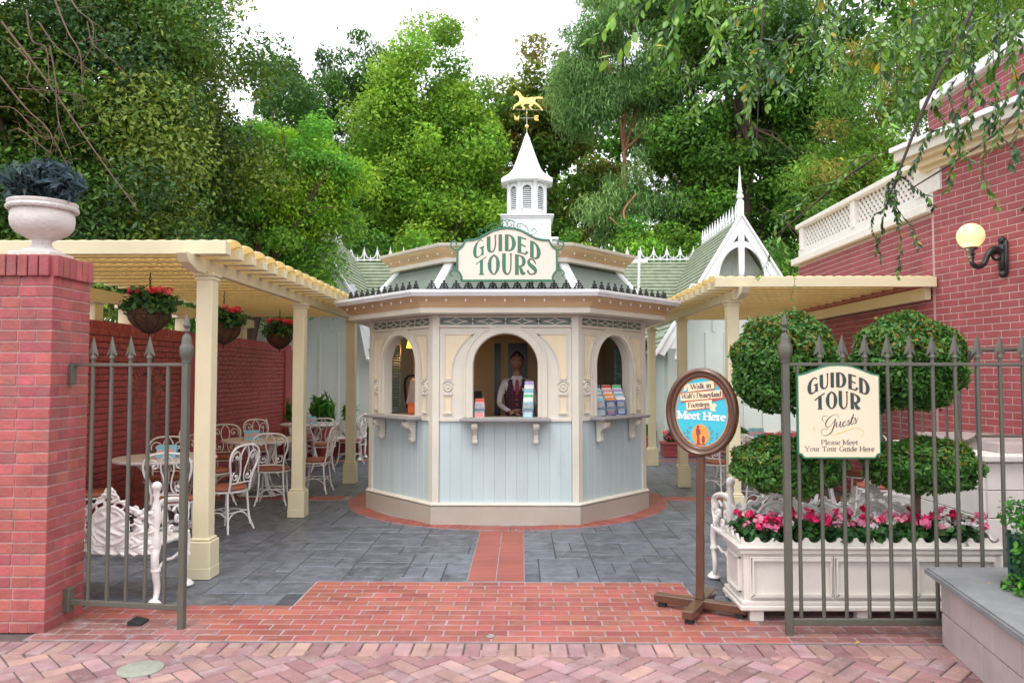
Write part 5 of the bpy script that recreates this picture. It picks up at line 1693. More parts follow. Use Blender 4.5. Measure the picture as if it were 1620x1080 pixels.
# bedding flowers
begon = empty('bedding_flowers', (0, 0, 0), label='pink, red and white begonias filling the white planter box', category='flowers')
blobs = [(PX0 + .05 + (W_ - .1) * rng.random(), PY0 + .05 + rng.random() * (PY1 - PY0 - .1), .545 + .02 * rng.random(), .085, .08, .07) for _ in range(95)]
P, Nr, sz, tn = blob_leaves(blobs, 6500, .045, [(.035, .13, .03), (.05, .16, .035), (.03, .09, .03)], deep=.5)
link('foliage', leafmesh('foliage', P, Nr, sz, tn, 'leaf_glossy', .85), begon)
PK = [(.80, .03, .16), (.85, .22, .38), (.70, .02, .12), (.86, .82, .80), (.85, .30, .42)]
for q_ in range(115):
    x = PX0 + .06 + (W_ - .10) * (q_ + rng.random()) / 115
    bl = [(x, PY0 + .03 + rng.random() ** 1.5 * (PY1 - PY0 - .1), .60 + .085 * rng.random(), .026, .026, .018)]
    u = (x - PX0) / W_
    col = PK[0] if u < .15 else PK[int(rng.integers(0, 5))]
    if u < .15: col = PK[int(rng.choice([0, 0, 1, 4]))]
    P, Nr, sz, tn = blob_leaves(bl, 14, .034, [col], deep=.4)
    link('blossom', leafmesh('blossom', P, Nr, sz, tn, 'petal', .85), begon)
# double-ball topiaries
def topiary(x, y, balls, label, seed):
    t = empty('topiary_tree', (x, y, .48), label=label, category='topiary')
    tp = max(b[2] for b in balls) - .48
    MB().tube(curve([(0, 0, 0), (.012, 0, tp * .3), (-.01, .01, tp * .65), (0, 0, tp)], 5), [.028, .027, .026, .025, .024, .023, .022, .022, .021, .02, .02, .02, .02, .018, .016, .012][:16], 8).build('trunk', 'bark', t, 60)
    for (bx_, by_, bz_, rx_, rz_, nleaf) in balls:
        n = nleaf
        d = rng.normal(size=(n, 3)); d /= np.linalg.norm(d, axis=1, keepdims=True)
        d[:, 2] = np.where(d[:, 2] < -.92, -d[:, 2], d[:, 2])
        ph = rng.uniform(0, 6, 6)
        bump = 1 + .055 * np.sin(d[:, 0] * 7 + ph[0]) * np.sin(d[:, 1] * 6 + ph[1]) + .05 * np.sin(d[:, 2] * 9 + ph[2] + d[:, 0] * 5)
        rr = (1 - .30 * rng.random(n) ** 2.2) * bump
        tw = rng.random(n) < .035
        rr = np.where(tw, rr * 1.07, rr)
        P = d * rr[:, None] * np.array([rx_, rx_ * .92, rz_]) + np.array([bx_, by_, bz_ - .48])
        Nr = d * .45 + rng.normal(size=(n, 3)) * .55 + np.array([0, 0, .3]); Nr /= np.linalg.norm(Nr, axis=1, keepdims=True)
        base = np.array([(.075, .20, .030), (.10, .25, .04), (.055, .15, .035)])[rng.integers(0, 3, n)]
        tipm = (d[:, 2] > .2) & (rng.random(n) < .24) & (rr > .92)
        base[tipm] = np.array([(.24, .20, .03), (.30, .16, .03), (.16, .24, .03)])[rng.integers(0, 3, tipm.sum())]
        tn = base * rng.uniform(.65, 1.35, (n, 1))
        link('crown', leafmesh('crown', P, Nr, .036 * rng.uniform(.7, 1.4, n), tn, 'leaf_glossy', .5), t)
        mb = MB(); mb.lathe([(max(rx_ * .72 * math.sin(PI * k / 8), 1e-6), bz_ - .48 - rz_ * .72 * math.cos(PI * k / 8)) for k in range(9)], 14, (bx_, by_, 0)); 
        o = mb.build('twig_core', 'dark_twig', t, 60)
topiary(1.80, 5.19, [(0, 0, 1.665, .355, .345, 15000), (0, 0, .985, .365, .20, 9500)], 'left double-ball topiary tree in the white planter, nearer the oval sign', 1)
topiary(2.66, 5.19, [(-.045, 0, 1.665, .365, .335, 15000), (.05, 0, .985, .37, .18, 9500)], 'right double-ball topiary tree in the white planter, behind the railings', 2)

# ------------------------------------------------------------ right brick building
cor = Vector((4.36, 8.0)); dirn = Vector((.218, -.976))
bld = empty('brick_building', (0, 0, 0), label='tall pink brick building on the right with white lattice parapet', category='building')
XF, YB = 4.36, 11.9
MB().box(XF + .50, (8.0 + YB) / 2, 1.65, 1.0, YB - 8.0, 3.30).build('wall_core', 'mortar_light', bld)
brick_wall(bld, 'wall_brick_pink', (XF, YB), -PI / 2, YB - 8.0, .0, 3.30, None, 60)
# angled front part
ang = math.atan2(dirn.y, dirn.x)
Lw = 4.6
e = cor + dirn * Lw
nin = Vector((-dirn.y, dirn.x))           # into the building
poly = [tuple(cor), tuple(e), tuple(e + nin * 3), tuple(cor + nin * 3)]
MB().prism(poly, 0, 3.78, 'z').build('wall_core', 'mortar_light', bld)
brick_wall(bld, 'wall_brick_pink', (cor.x, cor.y), ang, Lw, .0, 3.755, None, 290, 0)
# cornice of the angled part
def along(poly2, o0, o1, z0, z1, name, m, par=bld, ext=0.0):
    a = cor - nin * o1 - dirn * ext; b = e - nin * o1; c = e + nin * .2; d = cor + nin * .2 - dirn * ext
    MB().prism([tuple(a), tuple(b), tuple(c), tuple(d)], z0, z1, 'z').build(name, m, par)
for o1, z0, z1, m in ((.05, 3.756, 3.80, 'pale_yellow'), (.12, 3.8005, 3.86, 'pale_yellow'), (.20, 3.8605, 3.90, 'pale_yellow'), (.26, 3.9005, 4.00, 'cream'), (.30, 4.0005, 4.05, 'white_paint')):
    along(None, 0, o1, z0, z1, 'cornice', m, ext=.10 + o1 * .6)
# upper storey set back
ub = Vector((4.98, 9.2))
MB().prism([(ub.x, ub.y), (ub.x, 3.2), (8.5, 3.2), (8.5, ub.y)], 3.4, 4.85, 'z').build('upper_core', 'mortar_light', bld)
brick_wall(bld, 'wall_brick_pink', (ub.x, ub.y), -PI / 2, 5.2, 3.76, 4.84, None, 30)
MB().box(ub.x + 1.5, 6.15, 4.90, 3.16, 6.2, .12, b=.01).build('coping', 'white_paint', bld)
# lattice parapet
MB().box(XF + .02, (8.0 + YB) / 2 + .06, 3.36, .20, YB - 7.9, .10, b=.01).build('parapet_base', 'iron_white', bld)
MB().box(XF + .05, (8.0 + YB) / 2 + .02, 3.475, .08, YB - 8.0, .14, b=.004).build('parapet_base', 'iron_white', bld)
MB().box(XF + .05, (8.0 + YB) / 2 + .02, 3.91, .16, YB - 7.95, .07, b=.012).build('parapet_rail', 'iron_white', bld)
mb = MB()
MB().box(XF + .09, (8.0 + YB) / 2, 3.71, .01, YB - 8.1, .34).build('lattice_backing', 'interior_wood', bld)
for yy in (8.12, 9.95, 11.78):
    MB().box(XF + .045, yy, 3.70, .10, .12 if yy > 8.5 else .5, .35, b=.006).build('parapet_post', 'iron_white', bld)
mb = MB()
n = 0
y = 8.0
while y < YB - .1:
    for s_ in (-1, 1):
        mb.T = Matrix.Translation((XF + .06 + .012 * (s_ > 0), y + .05, 3.71)) @ Matrix.Rotation(s_ * R(45), 4, 'X')
        mb.box(0, 0, 0, .010, .040, .48)
    y += .105
mb.T = I4
mb.build('lattice', 'iron_white', bld, None, kind='stuff')
# globe lamp
lpos = cor + dirn * .88
lamp = empty('globe_lamp', (lpos.x, lpos.y, 2.70), ang, label='glowing round globe lamp on a curled black bracket on the pink brick wall', category='wall lamp')
mb = MB(); mb.box(0, -.020, 0, .10, .035, .32, b=.014).box(0, -.045, 0, .065, .03, .24, b=.012); mb.sphere((0, -.03, .16), .035, 10, 8); mb.sphere((0, -.03, -.16), .035, 10, 8)
mb.build('back_plate', 'black_iron', lamp, 50)
mb = MB()
pts = curve([(0, -.05, .05), (0, -.12, .07), (0, -.19, .02), (0, -.24, -.07), (0, -.31, -.10), (0, -.365, -.07), (0, -.375, -.01)], 6)
mb.tube(pts, [.034, .034, .033, .033, .032, .032] + [.031 - .012 * k / 31 for k in range(31)], 12)
mb.tube([(0, p[0] - .11, p[2] + .01) for p in spiral(0, 0, .012, .055, 1, 7, 18)], .013, 8)
mb.build('arm', 'black_iron', lamp, 60)
MB().lathe([(.020, -.03), (.032, -.02), (.022, .0), (.040, .012), (.026, .025), (.024, .045), (.055, .062), (.06, .075), (.045, .08)], 16, (0, -.375, 0)).build('gallery', 'black_iron', lamp, 40)
MB().sphere((0, -.375, .185), .118, 28, 18).build('globe', 'globe_glow', lamp, 80)
lt = bpy.data.lights.new('globe_light', 'POINT'); lt.energy = 3; lt.color = (1, .8, .5); lt.shadow_soft_size = .12
lo = bpy.data.objects.new('globe_light', lt); COL.objects.link(lo); lo.parent = lamp; lo.location = (0, -.42, .0)

# ------------------------------------------------------------ ramp wall with handrail, right
rw = empty('stone_ramp_wall', (0, 0, 0), label='pale stone landing wall below the pink brick building, right edge', category='wall')
MB().box(5.2, 6.9, .45, 2.9, 1.38, .90).build('core', 'stone_joint', rw)
MB().box(5.2, 6.88, .925, 3.0, 1.5, .05, b=.008).build('coping', 'stone_white', rw)
MB().box(5.3, 7.0, .99, 2.7, 1.3, .08, b=.006).build('plinth', 'stone_block', rw)
sb = MB().box(0, 0, 0, .69, .03, .215, b=.004).mesh('block', 'stone_white')
for r_ in range(4):
    for k in range(4):
        link('block', sb, rw, (4.10 + k * .70 + (0 if r_ % 2 else .0) , 6.20, .113 + r_ * .222))
sb2 = MB().box(0, 0, 0, .03, .66, .215, b=.004).mesh('block', 'stone_white')
for r_ in range(4):
    for k in range(2): link('block', sb2, rw, (3.742, 6.545 + k * .67, .113 + r_ * .222))
for k in range(5):
    MB().box(4.2, 7.72 + k * .30, .42 - k * .085, .86, .30, .84 - k * .17, b=.006).build('step', 'stone_white', rw)
hr = empty('handrail', (0, 0, 0), label='dark iron handrail with upright bars beside the pink brick wall, right', category='handrail')
zc = 1.02
mb = MB()
mb.tube([(3.92, 6.62, zc + .79), (6.0, 6.50, zc + .83)], .017, 8).build('top_rail', 'gate_olive', hr, 60)
mb = MB(); mb.tube([(4.02, 8.9, zc + .10), (3.95, 6.75, zc + .70), (3.92, 6.62, zc + .79)], .022, 8)
mb.build('top_rail', 'gate_olive', hr, 60)
MB().tube([(3.92, 6.62, zc + .05), (6.0, 6.50, zc + .05)], .012, 8).build('bottom_rail', 'gate_olive', hr, 60)
mb = MB(); mb.tube([(4.02, 8.9, .30), (3.92, 6.62, zc + .03)], .02, 8)
mb.build('bottom_rail', 'gate_olive', hr, 60)
for k in range(10):
    x = 3.94 + k * .205
    MB().tube([(x, 6.62 - (x - 3.92) * .058, zc), (x, 6.62 - (x - 3.92) * .058, zc + .80)], .013, 8).build('bar', 'gate_olive', hr, 60)
for k in range(1, 10):
    y = 6.62 + k * .235
    t = (y - 6.75) / 2.15
    MB().tube([(3.92 + .1 * (y - 6.62) / 2.3, y, 1.02 - .70 * max(0, t)), (3.92 + .1 * (y - 6.62) / 2.3, y, zc + .70 - .60 * max(t, 0))], .012, 8).build('bar', 'gate_olive', hr, 60)

# ------------------------------------------------------------ low stone planter wall, front right
lo_ = empty('low_planter_wall', (0, 0, 0), label='low pinkish block wall with thick grey stone capping, bottom right corner', category='wall')
P0, P1 = Vector((2.50, 4.60)), Vector((2.22, 3.0))
dd = (P1 - P0).normalized(); nn = Vector((-dd.y, dd.x))
wp = [tuple(P0 + nn * .012), tuple(P1 + nn * .012), tuple(P1 + nn * .34), tuple(P0 + nn * .34 + Vector((0, -.33))), (4.5, 4.27), (4.5, 4.588)]
MB().prism(wp, 0, .385, 'z').build('core', 'stone_joint', lo_)
bmk = {}
an_ = math.atan2(dd.y, dd.x)
for r_ in range(2):
    x = 0
    first = True
    for k in range(6):
        L_ = .145 if (first and r_ == 1) else .285
        first = False
        key = round(L_, 3)
        if key not in bmk: bmk[key] = MB().box(0, 0, 0, L_ - .008, .03, .186, b=.003).mesh('block', 'stone_block')
        c = P0 + dd * (x + L_ / 2) + nn * .012
        link('block', bmk[key], lo_, (c.x, c.y, .097 + r_ * .1925), (0, 0, an_))
        x += L_
for r_ in range(2):
    for k in range(7):
        link('block', bmk[.285], lo_, (2.66 + k * .285, 4.582, .097 + r_ * .1925), (0, 0, PI))
def capoly(o):
    return [tuple(P0 - nn * o + Vector((0, o))), tuple(P1 - nn * o), tuple(P1 + nn * (.36)), tuple(P0 + nn * .36 + Vector((0, -.35))), (4.6, 4.24), (4.6, 4.60 + o)]
mb = MB(); mb.prism(capoly(.045), .388, .403, 'z'); mb.prism(capoly(.062), .4035, .430, 'z'); mb.prism(capoly(.052), .4305, .440, 'z')
mb.build('capping', 'stone_cap', lo_)
MB().prism([tuple(P1 + nn * .36), tuple(P0 + nn * .36 + Vector((0, -.35))), (4.6, 4.24), (4.6, 3.0)], .30, .40, 'z').build('soil', 'soil', lo_)
gb_ = empty('green_plant_box', (2.76, 4.16, .43), label='dark green trellis box with clipped bright green shrub at the right edge', category='plant box')
MB().box(.10, -.10, .16, .36, .36, .28, b=.01).build('box', 'box_green', gb_)
mb = MB()
for k in range(6):
    mb.box(-.085, -.26 + k * .066, .17, .012, .02, .30)
for k in range(4): mb.box(-.09, -.10, .04 + k * .085, .012, .37, .02)
for k in range(6): mb.box(-.06 + k * .066, -.285, .17, .02, .012, .30)
mb.build('trellis', 'box_green', gb_)
blobs = [(.10 + rng.uniform(-.16, .16), -.10 + rng.uniform(-.16, .16), .38 + rng.uniform(-.06, .05), .10, .10, .08) for _ in range(14)] + [(-.10, .0 - .1 * k, .03, .07, .07, .06) for k in range(3)] + [(-.09, -.02, .10 + .07 * k, .035, .04, .05) for k in range(3)]
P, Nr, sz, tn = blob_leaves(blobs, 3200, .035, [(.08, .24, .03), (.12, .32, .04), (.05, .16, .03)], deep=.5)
link('foliage', leafmesh('foliage', P, Nr, sz, tn, 'leaf', .5), gb_)

# ------------------------------------------------------------ back building: mint walls, gables, shingle roofs, cupola
hb = empty('mint_cottage', (0, 0, 0), label='mint green boarded cottage with two steep gables, shingle roof and white ridge cresting', category='building')
def wallrun(x0, x1, y, z1, name='wall', battens=True):
    MB().box((x0 + x1) / 2, y + .06, z1 / 2, x1 - x0, .10, z1).build(name, 'wall_mint', hb)
    n = max(1, round((x1 - x0) / .40))
    bm_ = MB().box(0, 0, 0, .055, .03, z1 - .45, b=.004).mesh('batten', 'wall_mint')
    for k in range(n + 1): link('batten', bm_, hb, (x0 + .03 + (x1 - x0 - .06) * k / n, y - .002, .45 + (z1 - .45) / 2))
YG = 15.3
for s_ in (-1, 1):
    gx = .02 + s_ * 4.28
    wallrun(gx - 1.35, gx + 1.35, YG, 2.45)
    # gable triangle wall
    MB().prism([(gx - 1.35, 2.45), (gx + 1.35, 2.45), (gx, 4.55)], YG + .01, YG + .11, 'y').build('gable_wall', 'wall_mint', hb)
    bm_ = MB().box(0, 0, 0, .05, .03, 1.0, b=.004).mesh('batten', 'wall_mint')
    for k in (-1, 0, 1): link('batten', bm_, hb, (gx + k * .42, YG - .002, 2.95 + (1 - abs(k)) * .4))
    MB().box(gx, YG - .012, .22, 2.72, .12, .44).build('brick_plinth', 'wall_brick_dark', hb)
    # side walls going back
    for xx in (gx - 1.35, gx + 1.35): MB().box(xx, 17.2, 1.22, .10, 3.6, 2.45).build('wall', 'wall_mint', hb)
    # roof planes: lapped shingle courses
    sl = 1.62
    pk = 4.66
    for t_ in (-1, 1):
        mb = MB()
        nc = 26
        Lr = 1.62                      # half width
        for c in range(nc):
            u0, u1 = Lr * (1 - c / nc), Lr * (1 - (c + 1) / nc) - .01
            za, zb = pk - u0 * sl, pk - u1 * sl
            y0_, y1_ = 14.80, 19.2
            d = .022
            vs = [(gx + t_ * (u0 + d), y0_, za + d * .6), (gx + t_ * (u0 + d), y1_, za + d * .6), (gx + t_ * u1, y1_, zb), (gx + t_ * u1, y0_, zb), (gx + t_ * u0, y0_, za - .02), (gx + t_ * u0, y1_, za - .02), (gx + t_ * u1, y1_, zb - .05), (gx + t_ * u1, y0_, zb - .05)]
            mb.add(vs, [(0, 1, 2, 3), (4, 7, 6, 5), (0, 4, 5, 1), (0, 3, 7, 4), (1, 5, 6, 2)])
        mb.build('shingles', 'shingle', hb, None, kind='stuff')
    # barge boards, arch braces, king post, spire
    mb = MB()
    for t_ in (-1, 1):
        mb.prism([(gx, 4.70), (gx, 4.42), (gx + t_ * 1.52, 4.42 - 1.52 * sl), (gx + t_ * 1.66, 4.70 - 1.66 * sl)], 14.72, 14.79)
    mb.build('barge_board', 'white_paint', hb)
    mb = MB()
    for t_ in (-1, 1):
        mb.prism([(gx + t_ * .012, 4.74), (gx + t_ * .012, 4.68), (gx + t_ * 1.68, 4.68 - 1.68 * sl), (gx + t_ * 1.72, 4.72 - 1.68 * sl)], 14.68, 14.80)
    mb.build('rake_moulding', 'white_paint', hb)
    mb = MB()
    arc_ = [(gx + .50 * math.cos(a), 3.42 + .72 * math.sin(a)) for a in [PI * k / 20 for k in range(21)]]
    strip2(mb, [(gx + .50, 3.1)] + arc_ + [(gx - .50, 3.1)], .11, 14.735, 14.785)
    mb.build('arch_brace', 'white_paint', hb)
    for t_ in (-1, 1):
        mb = MB(); mb.prism([(gx + t_ * .42, 3.36), (gx + t_ * .98, 3.36), (gx + t_ * 1.05, 3.26), (gx + t_ * .98, 3.20), (gx + t_ * .42, 3.24)], 14.737, 14.783); mb.build('brace_foot', 'white_paint', hb); mb = MB()
        # lower A-bracket near the eaves
        x_ = gx + t_ * 1.30
        mb.prism([(x_ + t_ * .30, 2.02), (x_ - t_ * .05, 2.72), (x_ - t_ * .22, 2.72), (x_ - t_ * .06, 1.92), (x_ + t_ * .02, 1.92), (x_ - t_ * .02, 2.10), (x_ + t_ * .14, 2.10), (x_ + t_ * .22, 1.96)], 14.737, 14.783)
        mb.sphere((x_ - t_ * .02, 14.76, 1.90), .045, 10, 6)
        mb.build('eaves_bracket', 'white_paint', hb)
    mb = MB()
    mb.box(gx, 14.76, 4.10, .12, .07, 1.05, b=.01)
    mb.lathe([(.01, 3.28), (.035, 3.34), (.055, 3.42), (.03, 3.48), (.06, 3.54), (.05, 3.60)], 12, (gx, 14.76, 0))
    mb.build('king_post', 'white_paint', hb, 40)
    MB().box(gx, 14.80, 4.80, .125, .125, .40, b=.015).lathe([(.055, 5.00), (.04, 5.02), (.07, 5.06), (.07, 5.10), (.045, 5.14), (.035, 5.15), (.055, 5.17), (.035, 5.24), (.006, 5.68)], 14, (gx, 14.80, 0)).build('spire', 'white_paint', hb, 35)
    # cresting down the gable ridge
    cm_ = MB()
    cm_.lathe([(.022, 0), (.022, .05), (.030, .12), (.004, .34)], 6).tube([(0, -.09, .02), (0, .09, .02)], .02, 6)
    cm_ = cm_.mesh('ridge_spike', 'white_paint')
    for k in range(13): link('ridge_spike', cm_, hb, (gx, 15.1 + k * .23, 4.66))
# main roof between and behind
YR0, YR1, ZR, ZE = 16.9, 18.6, 4.36, 2.35
mb = MB()
nc = 22
for c in range(nc):
    t0, t1 = c / nc, (c + 1) / nc
    ya, yb = 16.2 + (YR1 - 16.2) * t0, 16.2 + (YR1 - 16.2) * t1 + .02
    za, zb = ZE + (ZR - ZE) * t0, ZE + (ZR - ZE) * t1
    vs = [(-4.3, ya - .02, za + .035), (4.34, ya - .02, za + .035), (4.34, yb, zb), (-4.3, yb, zb), (-4.3, ya, za - .03), (4.34, ya, za - .03), (4.34, yb, zb - .05), (-4.3, yb, zb - .05)]
    mb.add(vs, [(0, 1, 2, 3), (4, 7, 6, 5), (0, 4, 5, 1), (0, 3, 7, 4), (1, 5, 6, 2)])
mb.build('shingles', 'shingle', hb, None, kind='stuff')
MB().box(.02, 18.62, ZR + .01, 6.2, .10, .06, b=.01).build('ridge_board', 'white_paint', hb)
wallrun(-2.9, 2.95, 16.9, 2.75)
MB().box(.02, 16.85, .22, 5.7, .12, .44).build('brick_plinth', 'wall_brick_dark', hb)
cm_ = MB()
cm_.tube([(-.16, 0, .03), (.16, 0, .03)], .02, 6)
cm_.lathe([(.020, .0), (.016, .12), (.028, .20), (.003, .36)], 6)
for s_ in (-1, 1): cm_.tube([(s_ * p[0], 0, p[1]) for p in ((.012, .26), (.035, .16), (.08, .09), (.125, .075), (.16, .08))], .014, 6)
cm_.lathe([(.014, .0), (.003, .17)], 6, (.16, 0, 0))
cm_ = cm_.mesh('ridge_cresting', 'white_paint', 60)
for k in range(27): link('ridge_cresting', cm_, hb, (-4.2 + k * .325, 18.62, ZR + .03))
for x_ in (-2.28, 2.73):
    MB().tube([(x_, 17.55, 3.42), (x_, 17.4, 4.45)], .035, 8).build('vent_pipe', 'white_paint', hb, 60)
# cupola with bell-cast cap and horse weathervane
cup = empty('cupola', (.145, 17.9, 0), label='white octagonal cupola with louvres and bell-cast spire behind the sign', category='cupola')
a8 = PI / 8
MB().box(0, 0, 4.52, 1.32, 1.32, .28, b=.01).box(0, 0, 4.70, 1.44, 1.44, .06, b=.012).build('lower_base', 'white_paint', cup)
for k in range(4):
    MB().prism([(-.05, -.14), (.05, -.14), (.07, .0), (-.07, .0)], -.03, .03).build('dentil', 'white_paint', cup, None, (-.5 + k * .333, -.70, 4.665))
MB().box(0, 0, 4.98, 1.10, 1.10, .50, b=.01).box(0, 0, 5.22, 1.18, 1.18, .03, b=.008).box(0, 0, 5.26, 1.24, 1.24, .04, b=.01).build('base', 'white_paint', cup)
for k in range(3):
    mb = MB(); strip2(mb, arch_pts(.075, 4.98, 10, 0, PI), .025, -.565, -.55); mb.build('base_ornament', 'white_paint', cup, None, (-.32 + k * .32, 0, 0))
MB().lathe([(.455, 5.28), (.455, 6.16)], 8, a0=a8).build('body', 'white_paint', cup)
for k in range(8):
    a = a8 + PI / 4 * k
    MB().box(.452 * math.cos(a), .452 * math.sin(a), 5.71, .085, .075, .87, a, b=.01).box(.462 * math.cos(a), .462 * math.sin(a), 6.11, .12, .10, .08, a, b=.01).build('corner_strip', 'white_paint', cup)
rad = .455 * math.cos(a8)
for k in range(8):
    a = PI / 4 * k - PI / 2
    T = Matrix.Rotation(a + PI / 2, 4, 'Z') @ Matrix.Translation((0, -rad, 0))
    mb = MB(); mb.T = T
    strip2(mb, [(-.125, 5.42)] + arch_pts(.125, 5.90, 12, PI, 0) + [(.125, 5.42), (-.125, 5.42)], .05, -.035, 0)
    fr = mb.build('louvre_frame', 'white_paint', cup)
    mb = MB(); mb.T = T
    mb.prism([(-.10, 5.44), (.10, 5.44), (.10, 5.90)] + arch_pts(.10, 5.90, 8)[1:], -.004, -.001); mb.build('louvre_backing', 'gate_olive', fr)
    for q_ in range(11):
        mb = MB(); mb.T = T @ Matrix.Translation((0, -.012, 5.47 + q_ * .045)) @ Matrix.Rotation(R(40), 4, 'X')
        mb.box(0, 0, 0, .20 if q_ < 10 else .14, .034, .010)
        mb.build('louvre', 'white_paint', fr)
MB().lathe([(.30, 6.10), (.60, 6.09), (.655, 6.11), (.655, 6.20), (.60, 6.24), (.45, 6.34), (.36, 6.45), (.27, 6.67), (.17, 6.94), (.06, 7.25), (.015, 7.36)], 8, a0=a8).build('spire', 'white_paint', cup)
wv = empty('horse_weathervane', (.145, 17.9, 7.35), label='gilded trotting horse weathervane on top of the white cupola', category='weathervane')
MB().tube([(0, 0, 0), (0, 0, .72)], .014, 8).tube([(-.32, 0, .72), (.45, 0, .70)], .012, 6).tube([(-.26, 0, .46), (.26, 0, .46)], .006, 6).tube([(0, -.26, .46), (0, .26, .46)], .006, 6).build('rod', 'steel', wv, 60)
wv.scale = (.8, .8, .80)
MB().sphere((0, 0, .20), .065, 16, 12).build('ball', 'gold', wv, 80)
MB().sphere((0, 0, .62), .028, 10, 8).build('ball', 'gold', wv, 80)
mb = MB()     # direction letters W and E on the cross arms
for dx, strokes in ((-.30, [[(-.06, .07), (-.035, -.07)], [(-.035, -.07), (0, .04)], [(0, .04), (.035, -.07)], [(.035, -.07), (.06, .07)]]), (.30, [[(-.05, -.07), (-.05, .07)], [(-.05, .06), (.05, .06)], [(-.05, 0), (.035, 0)], [(-.05, -.06), (.05, -.06)]])):
    for s_ in strokes: strip2(mb, [(dx + a, .46 + b) for a, b in s_], .034, -.008, .008)
mb.build('direction_letter', 'gold', wv)
# horse: profile body with rounded thickness
hp = [(-.44, 1.21), (-.40, 1.25), (-.36, 1.31), (-.34, 1.36), (-.325, 1.32), (-.27, 1.32), (-.20, 1.26), (-.14, 1.17), (-.06, 1.13), (.06, 1.13), (.16, 1.15), (.24, 1.14), (.30, 1.15), (.40, 1.16), (.52, 1.14), (.50, 1.11), (.54, 1.09), (.42, 1.10), (.30, 1.10), (.27, 1.06), (.28, 1.00), (.36, .93), (.44, .86), (.50, .78), (.53, .74), (.48, .745), (.44, .80), (.34, .89), (.22, .95), (.20, .90), (.12, .86), (.16, .80), (.20, .77), (.16, .76), (.10, .81), (.06, .88), (.12, .94), (.02, .95), (-.08, .94), (-.12, .88), (-.06, .83), (-.10, .77), (-.15, .77), (-.12, .82), (-.17, .88), (-.20, .95), (-.28, .90), (-.38, .86), (-.42, .78), (-.46, .76), (-.44, .82), (-.42, .90), (-.32, .96), (-.24, 1.02), (-.24, 1.10), (-.27, 1.19), (-.33, 1.22), (-.40, 1.19)]
hp = [(x * .92, z - .06) for x, z in hp]
MB().prism(hp, -.028, .028).build('horse', 'gold', wv)
0 and MB().lathe([(1e-4, -.22), (.05, -.20), (.085, -.10), (.075, .03), (.085, .14), (.06, .20), (1e-4, .22)], 12).build('barrel', 'gold', wv, 60, rotc=0)

# brick planters with plants against the cottage
def low_planter(x0, x1, y, label, seed):
    p = empty('brick_planter', ((x0 + x1) / 2, y, 0), label=label, category='planter', group='low red brick planters by the cottage')
    w = x1 - x0
    MB().box(0, .2, .125, w - .02, .38, .25).build('core', 'mortar_wall', p)
    bm_ = MB().box(0, 0, 0, .19, .03, .060, b=.002).mesh('brick', 'wall_brick_dark')
    for r_ in range(3):
        for k in range(int(w / .2)):
            link('brick', bm_, p, (-w / 2 + .1 + k * .2 + (.0 if r_ % 2 else -.0), .005, .04 + r_ * .0695))
    MB().box(0, .2, .265, w + .02, .44, .04, b=.006).build('coping', 'wall_brick_dark', p)
    q = empty('planter_plants', ((x0 + x1) / 2, y + .2, .28), label=label.replace('low red brick planter', 'ferns and flowers growing'), category='plants')
    blobs = [(rng.uniform(-w / 2, w / 2), 0, rng.uniform(.05, .2), .18, .14, .16) for _ in range(int(w * 7))]
    P, Nr, sz, tn = blob_leaves(blobs, int(1500 * w), .10, [(.05, .18, .03), (.08, .26, .04), (.04, .12, .03)], deep=.5)
    link('foliage', leafmesh('foliage', P, Nr, sz, tn, 'leaf', .3, np.array([0, 0, 1.0])), q)
    blobs = [(rng.uniform(-w / 2, w / 2), -.12, rng.uniform(.08, .2), .05, .05, .04) for _ in range(int(w * 5))]
    P, Nr, sz, tn = blob_leaves(blobs, int(90 * w), .05, [(.85, .05, .25), (.8, .7, .7), (.8, .1, .1)], deep=.5)
    link('flowers', leafmesh('flowers', P, Nr, sz, tn, 'petal', .8), q)
low_planter(-5.0, -2.35, 14.85, 'low red brick planter at the far left, behind the third pergola post', 1)
low_planter(2.75, 4.3, 14.75, 'low red brick planter at the far right, seen past the oval sign', 2)
low_planter(1.9, 2.8, 16.2, 'low red brick planter just right of the kiosk corner', 3)
low_planter(-2.7, -1.95, 16.2, 'low red brick planter just left of the kiosk corner', 4)
fern = empty('fern', (-3.75, 14.3, 0), label='bright green upright fern above the farthest left table', category='fern')
P, Nr, sz, tn = blob_leaves([(0, 0, .92, .22, .15, .26), (.50, .1, .90, .08, .1, .16), (-.72, .1, .9, .07, .1, .2)], 420, .26, [(.10, .32, .04), (.07, .22, .03)], deep=.9)
lg = P - np.array([0, 0, .4]); lg /= np.linalg.norm(lg, axis=1, keepdims=True)
link('foliage', leafmesh('foliage', P, Nr, sz, tn, 'leaf', .12, lg * 2), fern)
MB().lathe([(.12, 0), (.16, .05), (.2, .55), (.22, .6), (.0, .6)], 16).build('pot', 'wall_brick_dark', fern, 40)
